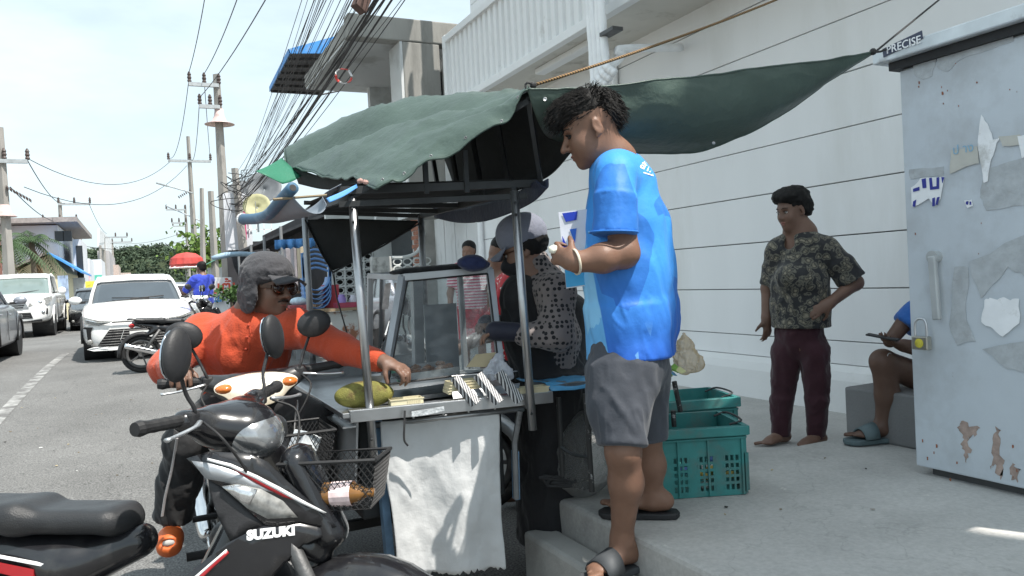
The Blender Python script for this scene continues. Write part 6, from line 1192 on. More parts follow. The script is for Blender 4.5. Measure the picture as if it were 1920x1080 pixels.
    if kind == 'sedan':
        def fr(y): return 2.305-.22*abs(y/.85)**5          # x of the nose at half width y
        def patch(name, yz, m, pr=.012, par=t, inset=0.):
            P = np.array([(fr(y)+pr-inset, y, z) for y, z in yz]); v, f = fill([(0, q[1], q[2]) for q in P]); n_ = len(P); bm = bmesh.new(); vv = [bm.verts.new(p_) for p_ in P]
            for q in f:
                try: bm.faces.new([vv[i] for i in q])
                except Exception: pass
            bmesh.ops.subdivide_edges(bm, edges=bm.edges[:], cuts=2, use_grid_fill=True)
            for q in bm.verts: q.co.x = fr(q.co.y)+pr-inset-.10*max(0, (q.co.z-.66))/.2
            bmesh.ops.recalc_face_normals(bm, faces=bm.faces[:]); bm.verts.index_update(); V = np.array([q.co for q in bm.verts]); Fc = [tuple(x_.index for x_ in q.verts) for q in bm.faces]; bm.free()
            return obj(name, (V, Fc), m, par, local=True, solid=.012, smooth=False)
        lg = patch('lower_grille', [(-.46, .52), (.46, .52), (.64, .27), (.56, .25), (-.56, .25), (-.64, .27)], mBMP, .02)
        for k in range(6): z_ = .28+k*.042; w_ = .62-.18*k/6; obj('grille_slat', tube([(fr(y)+.04, y, z_) for y in np.linspace(-w_, w_, 9)], .006, 5), mENG, lg, local=True)
        for s_ in (-1, 1):
            hl = patch('headlight', [(s_*.40, .655), (s_*.60, .675), (s_*.82, .74), (s_*.835, .70), (s_*.80, .62), (s_*.62, .595), (s_*.46, .625)], mLNS2, .03); patch('lamp_strip', [(s_*.44, .648), (s_*.62, .655), (s_*.79, .70), (s_*.79, .69), (s_*.62, .64), (s_*.45, .638)], mREFL, .045, hl)
            patch('fog_recess', [(s_*.70, .57), (s_*.82, .58), (s_*.84, .56), (s_*.79, .54), (s_*.775, .30), (s_*.80, .26), (s_*.74, .26), (s_*.73, .5)], mBMP, .024); V, Fc = ball((fr(.75)+.03, s_*.75, .33), (.02, .045, .045), 12); obj('fog_lamp', (V, Fc), mLNS2, t, local=True, smooth=True)
            patch('bumper_lip', [(s_*.02, .235), (s_*.7, .245), (s_*.80, .215), (s_*.7, .185), (s_*.02, .18)], paint, .04)
        patch('upper_slot', [(-.42, .645), (.42, .645), (.42, .625), (-.42, .625)], mBMP, .026); patch('badge_bar', [(-.40, .66), (.40, .66), (.40, .65), (-.40, .65)], mCHR, .03)
        V, Fc = ball((2.335, 0, .615), (.012, .07, .045), 16); obj('badge', (V, Fc), mCHR, t, local=True, smooth=True)
        obj('wiper', tube([(.98, -.1, 1.0), (.82, .45, 1.03)], .01, 5), mBLK, t, local=True); obj('wiper', tube([(.98, .2, 1.0), (.84, -.4, 1.03)], .01, 5), mBLK, t, local=True); obj('cowl_strip', tube([(.96, y, .985-.06*(y/.7)**2) for y in np.linspace(-.7, .7, 9)], .03, 6, flat=.5), mBLK, t, local=True)
        obj('front_plate', box((2.365, 0, .42), (.008, .34, .11)), M('number_plate'), t, local=True)
        obj('tail_lamp', join(box((-2.25, .6, .9), (.1, .35, .1))), mREDL, t, local=True, bevel=.02); obj('tail_lamp', join(box((-2.25, -.6, .9), (.1, .35, .1))), mREDL, t, local=True, bevel=.02)
    else:
        gr = obj('grille', prism([(2.60, -.34, .98), (2.60, .34, .98), (2.60, .42, .78), (2.60, -.42, .78)], None, (.03, 0, 0)), M('chrome_grille', (.6,.6,.6), .2, metal=.9, var=.1), t, local=True, bevel=.01)
        for k in range(3): obj('grille_bar', box((2.64, 0, .82+k*.055), (.02, .7-.06*(2-k), .03)), mBMP, gr, local=True)
        obj('lower_intake', prism([(2.60, -.45, .68), (2.60, .45, .68), (2.60, .5, .52), (2.60, -.5, .52)], None, (.02, 0, 0)), mBMP, t, local=True)
        for k in range(3): obj('intake_bar', box((2.625, 0, .555+k*.05), (.012, .85, .012)), mENG, t, local=True)
        for s_ in (-1, 1):
            P = [(2.60, s_*.40, .84), (2.58, s_*.42, .93), (2.45, s_*.80, 1.06), (2.28, s_*.925, 1.10), (2.34, s_*.93, 1.0), (2.50, s_*.84, .88)]; hl = obj('headlight', prism(P, None, (.035, s_*.012, .0)), mLNS2, t, local=True, bevel=.008); V, Fc = ball((2.57, s_*.66, .94), (.03, .07, .06), 12); obj('projector', (V, Fc), mREFL, hl, local=True, smooth=True)
            obj('fog_recess', prism([(2.53, s_*.62, .74), (2.47, s_*.84, .78), (2.48, s_*.84, .62), (2.54, s_*.64, .60)], None, (.05, 0, 0)), mBMP, t, local=True, bevel=.01); V, Fc = ball((2.58, s_*.73, .67), (.02, .05, .05), 12); obj('fog_lamp', (V, Fc), mLENS, t, local=True, smooth=True)
            obj('side_step', beam((.9, s_*.96, .40), (-.7, s_*.96, .40), .12, .05), mBMP, t, local=True, bevel=.01)
        obj('bed_inside', bx(-2.5, -.98, -.8, .8, 1.195, 1.208), mBMP, t, local=True); obj('wiper', tube([(1.12, -.1, 1.21), (.92, .5, 1.28)], .01, 5), mBLK, t, local=True); obj('bumper_skid', box((2.55, 0, .46), (.1, 1.4, .06)), mBMP, t, local=True, bevel=.01)
        obj('tailgate', bx(-2.63, -2.55, -.86, .86, .6, 1.22), paint, t, local=True, bevel=.01)
        obj('roof_fin', ball((-.4, 0, 1.79), (.08, .02, .03), 8), paint, t, local=True)
    return t
# facing the camera: heading -Y
fz = .25
fl_ = Pz(163, 673, fz); car('white sedan facing the camera, parked at the roadside', (fl_[0]+.83, fl_[1]+1.30, fz), -math.pi/2+.03, mCWH, mGLD, s=1.04)
tk = Pz(100, 628, fz); car('white pickup truck facing the camera in the left lane', (tk[0]-.92, tk[1]+1.62, fz), -math.pi/2, mCWH, mGLT, 'pickup', s=1.1)
sv = Pz(22, 668, fz); car('silver sedan cut off by the left edge, heading away', (sv[0]-.82, sv[1]-1.25, fz), math.pi/2, mCSL, mGLD, s=1.1)
bk = Pd(165, 575, 27); car('black car partly hidden behind the pickup', (bk[0]+.25, bk[1]+1, fz), -math.pi/2+.05, mCBK, mGLD)
wv = Pd(345, 560, 24); car('white car hidden behind the white sedan', (wv[0]-.2, wv[1]+2, fz), -math.pi/2, mCWH, mGLD)
# ================================================================== PEOPLE
def skin(name, c, dark=.7):
    return M(name, c, .5, var=.10, vs=14, bump=.12, bs=220, dirt=(c[0]*dark, c[1]*dark*.95, c[2]*dark*.9), ds=5, dthr=.5, dw=.3, subs=.06)
mSK1 = skin('skin_tan', (.20,.108,.072)); mSK2 = skin('skin_deep', (.17,.096,.068)); mSK3 = skin('skin_brown', (.23,.13,.09))
mHAIR = M('black_hair', (.008,.007,.0065), .62, var=.3, vs=40, bump=.5, bs=160, stretch=(1,1,.3), spec=.3); mEYE = M('eye_white', (.38,.34,.31), .3); mIRIS = M('iris', (.02,.012,.008), .15); mLIP = M('lips', (.28,.11,.09), .4, var=.15, vs=60); mBROW = M('brow_hair', (.012,.01,.009), .8)
def basis(f, up=(0, 0, 1)):
    f = unit(f); l = unit(np.cross(up, f)); return np.stack([f, l, np.cross(f, l)], 1)
def tilt(R, pitch=0., roll=0.): return R@roty(pitch)@rotx(roll)
def head(sd, c, R, s=1., neck=None, fat=1., nose=1.):
    T = lambda x, y, z: c+R@(A(x, y, z)*s)
    sd.ell(T(-.008, 0, .045), A(.098, .077*fat, .093)*s, R, .02); sd.ell(T(.032, 0, -.02), A(.066, .062*fat, .088)*s, R, .03); sd.ell(T(.035, 0, -.072), A(.056, .056*fat, .042)*s, R, .03); sd.ell(T(.078, 0, -.098), .021*s, R, .025)
    for q in (-1, 1): sd.ell(T(.062, q*.037, -.03), A(.03, .026*fat, .032)*s, R, .025)
    sd.ell(T(.086, 0, .026), A(.016, .048, .012)*s, R, .015)
    for q in (-1, 1): sd.ell(T(.103, q*.032, .004), A(.016, .018, .011)*s, R, .014, 's')
    sd.cap(T(.094, 0, .012), T(.116*nose, 0, -.03), .008*s, .0125*s, .012)
    for q in (-1, 1): sd.ell(T(.105, q*.012, -.034), A(.011, .008, .008)*s, R, .008)
    sd.ell(T(.098, 0, -.061), A(.011, .024, .0065)*s, R, .006); sd.ell(T(.094, 0, -.073), A(.012, .02, .0075)*s, R, .006); sd.ell(T(.106, 0, -.0668), A(.006, .02, .0012)*s, R, .003, 's')
    for q in (-1, 1):
        Re = R@rotz(q*.35)@roty(.18); sd.ell(T(-.006, q*.079*fat, -.006), A(.02, .0075, .033)*s, Re, .006); sd.ell(T(-.003, q*.0865*fat, -.003), A(.011, .005, .021)*s, Re, .004, 's'); sd.ell(T(.004, q*.077*fat, -.035), A(.009, .006, .01)*s, R, .006)
    if neck is not None: sd.cap(T(-.018, 0, -.05), neck, .054*s*fat, .06*s*fat, .03)
def face(par, c, R, s=1., lids=True, brow=True, lips=True, look=0., closed=False):
    T = lambda x, y, z: c+R@(A(x, y, z)*s)
    for q in (-1, 1):
        e = obj('eye', ball(T(.0845, q*.032, .001), (.0115*s, .0125*s, .008*s), 12, R), mEYE if not closed else mBROW, par, smooth=True); obj('iris', ball(T(.0935, q*.032, .0), .0052*s, 10), mIRIS, e, smooth=True)
        if brow: obj('eyebrow', tube(crom([T(.101, q*.012, .024), T(.099, q*.03, .031), T(.082, q*.052, .026)], 4), [.003*s]*3+[.0036*s]*3+[.003*s]*2+[.0015*s], 6, flat=.6), mBROW, par, smooth=True)
        obj('eyelid', tube(crom([T(.094, q*.018, .008), T(.1, q*.031, .0125), T(.09, q*.047, .007)], 4), .0022*s, 5), mBROW, e, smooth=True)
    if lips:
        obj('lip', xf(ball((0, 0, 0), A(.0105, .022, .0048)*s, 12), R, T(.0995, 0, -.0612)), mLIP, par, smooth=True); obj('lip', xf(ball((0, 0, 0), A(.0115, .0185, .0058)*s, 12), R, T(.0955, 0, -.073)), mLIP, par, smooth=True)
def hand(sd, w, d, n, curl=.5, s=1., th=1., thumb_in=.4, curls=None):
    w = np.asarray(w, float); d = unit(d); n = unit(n-d*(n @ d)); l = np.cross(n, d)*th
    sd.cap(w, w+d*.03*s, .026*s, .026*s, .015, flat=(l, 1.25)); sd.cap(w+d*.03*s, w+d*.078*s, .0165*s, .0155*s, .012, flat=(l, 2.1))
    for i, ln in enumerate((.07, .079, .073, .057)):
        p = w+d*(.088-.004*abs(i-1.2))*s+l*(.030-.0195*i)*s; a = 0; cu = (curls[i] if curls else curl)
        for j, f in enumerate((.45, .31, .26)):
            a += cu*(1. if j else .75); dd = d*math.cos(a)+n*math.sin(a); q = p+dd*ln*f*s; sd.cap(p, q, (.0096-.0009*j)*s, (.0088-.0009*j)*s, .0035); p = q
    p = w+d*.028*s+l*.030*s; dd = unit(d*.62+l*.62+n*thumb_in); q = p+dd*.038*s; sd.cap(p-dd*.012*s, q, .0125*s, .0105*s, .012); dd2 = unit(dd+d*.35-l*.25+n*thumb_in*.8); sd.cap(q, q+dd2*.032*s, .0103*s, .0085*s, .005)
def foot(sd, ankle, heel_back, d, z, s=1., toes=True):
    """ankle joint, foot direction d, sole height z"""
    d = unit(A(d[0], d[1], 0)); l = A(-d[1], d[0], 0); a = np.asarray(ankle, float); b = A(a[0], a[1], z)
    sd.ell(b-d*.045*s+A(0, 0, .032*s), A(.036, .032, .033)*s, np.stack([d, l, A(0, 0, 1)], 1), .02); sd.cap(b-d*.03*s+A(0, 0, .04*s), b+d*.09*s+A(0, 0, .028*s), .032*s, .026*s, .03, flat=(l, 1.15)); sd.cap(b+d*.05*s+A(0, 0, .03*s), b+d*.13*s+A(0, 0, .018*s), .022*s, .015*s, .02, flat=(l, 2.3)); sd.cap(a, b+A(0, 0, .05*s), .037*s, .038*s, .03)
    for q in (-1, 1): sd.ell(a+l*q*.032*s+A(0, 0, -.01), .014*s, None, .015)
    if toes:
        for i in range(5): p = b+d*(.14-.008*i)*s+l*(.036-.018*i)*s*heel_back+A(0, 0, .013*s); sd.cap(p, p+d*(.045-.006*i)*s, (.0125 if i == 0 else .0085)*s, (.0125 if i == 0 else .0085)*s, .005)
def sandal(par, ankle, d, z, m, s=1., strap=True, w=1.):
    d = unit(A(d[0], d[1], 0)); l = A(-d[1], d[0], 0); b = A(ankle[0], ankle[1], z); out = []
    pr = [(-.095, .0), (-.085, .03), (-.04, .038), (.03, .037), (.09, .046), (.14, .048), (.175, .035), (.192, .0)]
    pts = [b+d*x*s+l*y*s*w for x, y in pr]+[b+d*x*s-l*y*s*w for x, y in pr[-2:0:-1]]
    o = obj('sandal_sole', prism([p-A(0, 0, .026*s) for p in pts], None, (0, 0, .022*s)), m, par, bevel=.006)
    if strap:
        rows = []
        for x, hgt in ((.045, .078), (.08, .066), (.115, .052)):
            rows.append([b+d*x*s+l*y*s*w+A(0, 0, (hgt*s)*math.sqrt(max(0, 1-(y/.052)**2))-.012*s) for y in np.linspace(-.051, .051, 11)])
        obj('sandal_strap', sheet(np.array(rows)), m, o, smooth=True, solid=.007)
    return o
def cloth(name, c, rough=.8, bump=.25, **k): return M(name, c, rough, var=k.pop('var', .1), vs=k.pop('vs', 6), bump=bump*1.7, bs=k.pop('bs', 26), sheen=.15, **k)
def person(label, loc, group=None): return thing('person', label, 'person', loc, group=group)
U = unit
# ------------------------------------------------------------------ customer in blue
fwd = U(-r0*.94+A(fw[0], fw[1], 0)*.34); lat = U(np.cross((0, 0, 1), fwd))            # lat = his left, towards the camera
cu = person('man in a bright blue printed shirt and grey shorts standing at the cart, eating', Pz(1160, 1062, .26))
hc = Pd(1112, 243, 2.80); HR = tilt(basis(U(-r0*.99+A(fw[0], fw[1], 0)*.02)), .34, 0)
sd = Sdf(.0056)
neck = Pd(1156, 300, 2.84); head(sd, hc, HR, 1.03, neck, 1.06, 1.07)
sd.ell(hc+HR@A(.055, .035, -.05), A(.035, .03, .04), HR, .03); sd.ell(hc+HR@A(.055, -.035, -.05), A(.035, .03, .04), HR, .03)
sh_l, el_l, wr_l = Pd(1158, 345, 2.72), Pd(1170, 474, 2.645), Pd(1082, 492, 2.60)
sd.cap(neck, Pd(1172, 400, 2.85), .065, .1, .04, flat=(lat, 1.4)); sd.cap(Pd(1172, 400, 2.85), Pd(1182, 640, 2.86), .12, .13, .05, flat=(lat, 1.2))
sd.cap(sh_l*.4+el_l*.6, el_l, .048, .053, .03); sd.cap(sh_l, sh_l*.4+el_l*.6, .04, .046, .03); sd.cap(el_l, Pd(1130, 484, 2.61), .051, .05, .02); sd.cap(Pd(1130, 484, 2.61), wr_l, .049, .034, .02)
hd = U(Pd(1046, 478, 2.64)-wr_l); hand(sd, wr_l, hd, U(A(fw[0], fw[1], .25)), 1.0, 1.02, th=1, thumb_in=.5)
sh_r, el_r, wr_r = Pd(1175, 345, 3.05), Pd(1160, 480, 3.08), Pd(1100, 486, 2.92)
sd.cap(sh_r, el_r, .058, .052, .03); sd.cap(el_r, wr_r, .05, .036, .02); hand(sd, wr_r, U(Pd(1062, 470, 2.82)-wr_r), U(-fw+A(0, 0, .2)), .9, 1., th=-1)
# legs
hipL, kneL, ankL = Pd(1172, 660, 2.78), Pd(1168, 845, 2.70), Pd(1165, 1015, 2.76); ankL = Pd(1166, 1010, 2.79)
hipR, kneR, ankR = Pd(1192, 660, 2.93), Pd(1210, 815, 2.95), Pd(1222, 935, 3.0)
sd.cap(hipL, kneL, .085, .060, .04); sd.cap(kneL, Pd(1174, 905, 2.74), .058, .060, .03); sd.cap(Pd(1174, 905, 2.74), ankL, .058, .037, .03); sd.cap(hipR, kneR, .085, .058, .04); sd.cap(kneR, Pd(1220, 872, 2.98), .056, .056, .03); sd.cap(Pd(1220, 872, 2.98), ankR, .054, .037, .03)
ftd = U(-r0*.8-A(fw[0], fw[1], 0)*.6); foot(sd, ankL, 1, ftd, .29, 1.06); ftr = U(-r0*.9+A(fw[0], fw[1], 0)*.2); foot(sd, ankR, -1, ftr, .42, 1.05)
obj_np('body', sd.mesh(), mSK1, cu); face(cu, hc, HR, 1.03, closed=True)
mSDG = M('grey_sandal', (.06,.065,.07), .6, var=.2, vs=15); sandal(cu, ankL, ftd, .29, mSDG, 1.1, w=1.12); sandal(cu, ankR, ftr, .42, M('black_sandal', (.02,.02,.022), .6), 1.1, w=1.12)
# hair
sd = Sdf(.0055); T = lambda x, y, z: hc+HR@(A(x, y, z)*1.03)
sd.ell(T(-.012, 0, .072), A(.103, .081, .072), HR, .02); sd.ell(T(.062, 0, .096), A(.058, .07, .045), HR, .03); sd.ell(T(-.075, 0, .035), A(.045, .066, .06), HR, .03); sd.ell(T(.1, 0, .075), A(.03, .055, .026), HR, .02)
sd.ell(T(.08, 0, -.03), A(.06, .075, .085), HR, .01, 's'); sd.ell(T(.02, 0, -.05), A(.11, .12, .085), HR, .01, 's')
V, Fc = sd.mesh(); Nn = normals(V, Fc); loc_ = (V-hc)@HR; tuft = vnoise(loc_*A(16, 75, 34)); V = V+Nn*(np.abs(tuft)*.012+vnoise(loc_*120)*.005)[:, None]
hr = obj_np('hair', (V, Fc), mHAIR, cu)
rs = np.random.RandomState(3); st_ = []
pick = rs.choice(len(V), 1500, replace=False)
for i in pick:
    p = V[i]; lz = loc_[i]
    if lz[2] < .03 and lz[0] > -.04: continue
    dr = U(Nn[i]*.22+HR@A(.75 if lz[0] > -.03 else -.3, 0, -.25 if lz[0] > .05 else (.05 if lz[0] > -.06 else -.6))+rs.randn(3)*.14); ln = .016+.02*rs.rand(); st_.append(tube([p-dr*.004, p+dr*ln*.5+Nn[i]*.003, p+dr*ln-A(0, 0, ln*.12)], [.0018, .0013, .0003], 3, cap=False))
o_ = obj('hair_strands', join(*st_), mHAIR, hr); o_['kind'] = 'stuff'
# shirt
def shirt_mat():
    m = cloth('blue_printed_jersey', (.02,.13,.5), .6, .15); t, n, l, b = nodes(m); co = n('ShaderNodeTexCoord'); b.inputs['Sheen Weight'].default_value = .05
    def dot(v, off, sc):
        k = n('ShaderNodeVectorMath'); k.operation = 'DOT_PRODUCT'; k.inputs[1].default_value = v; l(co.outputs['Object'], k.inputs[0]); q = n('ShaderNodeMath'); q.operation = 'MULTIPLY_ADD'; q.inputs[1].default_value = sc; q.inputs[2].default_value = off; l(k.outputs['Value'], q.inputs[0]); return q.outputs[0]
    def mix(f, a, c, mode='MIX'):
        k = n('ShaderNodeMix'); k.data_type = 'RGBA'; k.blend_type = mode
        if isinstance(f, float): k.inputs[0].default_value = f
        else: l(f, k.inputs[0])
        for i, v in ((6, a), (7, c)):
            if isinstance(v, tuple): k.inputs[i].default_value = (*v, 1)
            else: l(v, k.inputs[i])
        return k.outputs[2]
    def step(s, a, w_=.004):
        k = n('ShaderNodeMapRange'); k.inputs[1].default_value = a; k.inputs[2].default_value = a+w_; l(s, k.inputs[0]); return k.outputs[0]
    X = dot(tuple(r0), 0, 1.); Z = dot((0, 0, 1), 0, 1.)
    # X: across the picture (front of the man is negative); Z: height above his base
    v1 = n('ShaderNodeTexVoronoi'); v1.distance = 'MANHATTAN'; v1.inputs['Scale'].default_value = 5.5; mp1 = n('ShaderNodeMapping'); mp1.inputs['Rotation'].default_value = (.5, .3, .9); mp1.inputs['Scale'].default_value = (1, 1, .5); l(co.outputs['Object'], mp1.inputs[0]); l(mp1.outputs[0], v1.inputs[0])
    facet = mix(step(v1.outputs['Color'], .45), (.022,.17,.56), (.04,.27,.72))
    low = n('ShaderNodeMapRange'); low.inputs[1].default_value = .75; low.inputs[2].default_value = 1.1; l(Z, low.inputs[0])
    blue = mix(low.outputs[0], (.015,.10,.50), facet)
    # light cyan front panel below the arm, edge slanting
    sl = n('ShaderNodeMath'); sl.operation = 'MULTIPLY_ADD'; sl.inputs[1].default_value = .12; l(Z, sl.inputs[0]); l(X, sl.inputs[2])
    front = step(sl.outputs[0], .075, .003); zb = step(Z, 1.06, .01); inv = n('ShaderNodeMath'); inv.operation = 'SUBTRACT'; inv.inputs[0].default_value = 1; l(zb, inv.inputs[1])
    v2 = n('ShaderNodeTexVoronoi'); v2.distance = 'MANHATTAN'; v2.inputs['Scale'].default_value = 9; l(mp1.outputs[0], v2.inputs[0])
    pale = mix(step(v2.outputs['Color'], .5), (.13,.42,.78), (.24,.56,.86)); col = mix(front, pale, blue)
    # white chevrons on the chest
    chest = n('ShaderNodeMath'); chest.operation = 'MULTIPLY'; c1 = n('ShaderNodeMath'); c1.operation = 'SUBTRACT'; c1.inputs[0].default_value = 1; l(step(sl.outputs[0], .045, .003), c1.inputs[1]); l(c1.outputs[0], chest.inputs[0]); l(zb, chest.inputs[1])
    col = mix(chest.outputs[0], col, mix(step(v2.outputs['Color'], .55), (.7,.76,.84), (.08,.4,.72)))
    # scattered pale triangles near the hem
    hm = n('ShaderNodeMapRange'); hm.inputs[1].default_value = .92; hm.inputs[2].default_value = .72; l(Z, hm.inputs[0]); v3 = n('ShaderNodeTexVoronoi'); v3.distance = 'CHEBYCHEV'; v3.inputs['Scale'].default_value = 11; v3.inputs['Randomness'].default_value = 1; l(mp1.outputs[0], v3.inputs[0])
    tri = n('ShaderNodeMapRange'); tri.inputs[1].default_value = .16; tri.inputs[2].default_value = .14; l(v3.outputs['Distance'], tri.inputs[0]); tm = n('ShaderNodeMath'); tm.operation = 'MULTIPLY'; l(tri.outputs[0], tm.inputs[0]); l(hm.outputs[0], tm.inputs[1])
    col = mix(tm.outputs[0], col, (.2,.48,.85)); l(col, b.inputs['Base Color']); return m
sd = Sdf(.006)
S0 = [(1150, 312, 2.86, .082), (1166, 350, 2.86, .112), (1170, 420, 2.86, .135), (1174, 500, 2.86, .146), (1180, 590, 2.86, .152)]
for a_, b_ in zip(S0[:-1], S0[1:]): sd.cap(Pd(*a_[:3]), Pd(*b_[:3]), a_[3], b_[3], .05, flat=(lat, 1.32))
sd.cone(Pd(1179, 570, 2.86), Pd(1186, 670, 2.86), .152, .157, .03, flat=(lat, 1.3), rnd=.006)
sd.cap(Pd(1155, 325, 2.72), Pd(1168, 325, 3.0), .075, .075, .05)
sd.cap(Pd(1153, 332, 2.70), Pd(1152, 375, 2.655), .07, .073, .018); sd.cone(Pd(1152, 365, 2.655), Pd(1150, 441, 2.64), .073, .080, .012, rnd=.006); sd.cap(Pd(1172, 335, 3.02), Pd(1170, 380, 3.06), .078, .078, .04); sd.cone(Pd(1170, 370, 3.06), Pd(1162, 440, 3.08), .078, .082, .02)
sd.cap(Pd(1214, 420, 2.86), Pd(1230, 600, 2.86), .07, .07, .06, flat=(lat, 1.6))
sd.cap(neck+A(0, 0, .05), neck+A(0, 0, -.0), .07, .072, .015, 's')
g = sd.mesh()
def foldfn(V): return .5+1.3*np.clip((1.75-V[:, 2])*1.2, 0, 1)
g = wrinkle(g, .0085, (8, 8, 2.6), 3., foldfn); sg = g
def cond(V): return V
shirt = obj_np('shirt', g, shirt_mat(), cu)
def band(par, a, b, r, flat, m, name, th=.004):
    d = U(b-a); ax, sc = flat if flat else (U(np.cross(d, (0, 0, 1))+1e-6), 1.); ax = U(ax-d*(ax @ d)); o2 = np.cross(d, ax); th_ = np.linspace(0, 2*math.pi, 41)[:-1]
    rg = [np.array([p+ax*math.cos(q)*r_*sc+o2*math.sin(q)*r_ for q in th_]) for p, r_ in ((a, r), (b, r))]
    return obj(name, loft(rg, cap=False), m, par, smooth=True, solid=th)
# lettering laid on the shirt back
from mathutils.bvhtree import BVHTree
bv = BVHTree.FromPolygons([tuple(q) for q in g[0]], [tuple(int(i) for i in q) for q in g[1]])
def lay_text(s, uv, size, m, name, spacing=1., ang=0., par=cu, d0=2.4):
    p = Pd(*uv, d0); Rt = np.stack([RI*math.cos(ang)-UI*math.sin(ang), UI*math.cos(ang)+RI*math.sin(ang), -fw], 1); o = text(name, s, size, m, par, (Rt, p), ext=0, spacing=spacing, bold=.001)
    base = origin(par)
    bad = set()
    for v in o.data.vertices:
        w_ = np.array(v.co)+base; dr = U(w_-CAMP); h = bv.ray_cast(Vector(CAMP), Vector(dr))
        v.co = Vector(np.array(h[0])-dr*.002-base) if h[0] is not None else v.co
        if h[0] is None or abs((np.array(h[0])-CAMP)@fw-2.75) > .25: bad.add(v.index)
    bm = bmesh.new(); bm.from_mesh(o.data); bm.verts.ensure_lookup_table(); bmesh.ops.delete(bm, geom=[bm.verts[i] for i in bad], context='VERTS'); bm.to_mesh(o.data); bm.free()
    return o
mTXW = M('print_white', (.8,.82,.84), .5)
lay_text('ล้าหนุ', (1199, 313), .032, mTXW, 'shirt_lettering', ang=.45); lay_text('—', (1206, 328), .03, mTXW, 'shirt_lettering', ang=.3)
# shorts
sd = Sdf(.007); sd.cap(Pd(1182, 640, 2.86), Pd(1180, 690, 2.86), .135, .135, .04, flat=(lat, 1.25)); sd.cone(Pd(1168, 690, 2.77), Pd(1166, 838, 2.70), .118, .086, .05, rnd=.006); sd.cap(hipL, Pd(1160, 760, 2.74), .11, .108, .05); sd.cone(Pd(1196, 690, 2.95), Pd(1208, 825, 2.96), .115, .088, .05, rnd=.006)
shm = cloth('grey_shorts', (.05,.056,.07), .75, .08, var=.08, bs=90); obj_np('shorts', wrinkle(sd.mesh(), .0085, (9, 9, 5), 7.), shm, cu)
band(cu, Pd(1150, 434, 2.64), Pd(1150, 437, 2.64), .0825, None, MATS['blue_printed_jersey'], 'sleeve_hem', .006)
wl = U(wr_l-el_l); band(cu, Pd(1079, 491, 2.60)-wl*.004, Pd(1079, 491, 2.60)+wl*.004, .043, None, M('cream_band', (.6,.53,.42), .6), 'wristband')
obj('necklace', tube(crom([neck+HR@A(.03, .07, .03), neck+A(0, 0, .04)+lat*.066, neck-fwd*.05+A(0, 0, .045)+lat*.04], 5), .0016, 5), mBROW, cu)
bc = Pd(1038, 468, 2.64); V, Fc = ball(bc, (.022, .018, .016), 10); V = V+np.stack([vnoise(V*70+i*5) for i in range(3)], 1)*.014; tag(obj('steamed_bun', (V, Fc), M('bun_white', (.72,.7,.6), .8), smooth=True, loc=bc), 'torn white bun held in the hand of the man in blue', 'food')
# folder held against him
pm = thing('printed_folder', 'blue and white printed plastic folder held by the man in blue', 'folder', Pd(1080, 540, 2.80))
def onD(px, d): return [Pd(u, v, d) for u, v in px]
obj('sheet', prism(onD([(1047,398),(1112,391),(1118,533),(1062,541)], 2.79), None, fw*.004), M('folder_white', (.68,.7,.76), .35), pm)
for px, m in [([(1054,400),(1083,396),(1081,412),(1061,416)], M('print_navy', (.01,.04,.42), .4)), ([(1068,430),(1081,428),(1078,456)], M('print_blue', (.02,.14,.6), .4)), ([(1054,442),(1064,462),(1062,480),(1057,480)], M('print_navy')), ([(1059,506),(1116,500),(1118,531),(1062,539)], M('print_cyan', (.05,.35,.65), .4))]: obj('print', prism(onD(px, 2.787), None, -fw*.0005), m, pm)
# ------------------------------------------------------------------ man in orange
om = person('man in orange long-sleeved shirt and ear-flap cap on the dark motorbike, reaching out', (.37, 3.5, 0))
pel = A(.38, 3.56, .90); nk = Pd(487, 582, 3.30); ofw = U(A(.28, -1, 0)); ol = U(np.cross((0, 0, 1), ofw))   # left arm is on image right
hc = Pd(502, 538, 3.24); HR = tilt(basis(U(r0*.86-A(fw[0], fw[1], 0)*.5)), .10, -.06)
shl, ell, wrl = Pd(558, 612, 3.22), Pd(640, 655, 3.10), Pd(716, 677, 2.98); shr, elr, wrr = Pd(380, 622, 3.34), Pd(332, 692, 3.22), Pd(334, 716, 3.06)
grp = A(.37-.25, 3.30-.215, 1.0)
sd = Sdf(.006); head(sd, hc, HR, 1.0, nk, .96, 1.04)
sd.cap(nk, (nk+pel)/2, .08, .11, .04, flat=(ol, 1.4)); sd.cap((nk+pel)/2, pel, .11, .11, .04, flat=(ol, 1.3))
sd.cap(shl, ell, .045, .04, .02); sd.cap(ell, wrl, .038, .027, .02); hdl = U(Pd(752, 690, 2.96)-wrl); hand(sd, wrl, hdl, U(A(0, 0, -1)+fw*.2), .62, .98, th=1, thumb_in=.9, curls=[.75, .7, .6, .55])
grp = A(.37-.255, 3.30-.215, 1.026); wrr = grp+A(-.005, .075, .042); elr = (shr+wrr)/2+A(-.09, .03, -.07); sd.cap(shr, elr, .045, .04, .02); sd.cap(elr, wrr, .038, .028, .02); hand(sd, wrr, U(A(.02, -1, -.12)), A(0, -.15, -1), .8, 1.05, th=-1, thumb_in=.6)
k1_, a1_ = Pd(352, 830, 3.12), Pd(322, 985, 3.18); sd.cap(pel, k1_, .08, .055, .03); sd.cap(k1_, a1_, .05, .035, .03); sd.cap(pel, A(.60, 3.18, .80), .08, .06, .03); sd.cap(A(.60, 3.18, .80), A(.64, 3.40, .38), .055, .035, .03)
obj_np('body', sd.mesh(), mSK2, om)
T = lambda x, y, z: hc+HR@A(x, y, z)
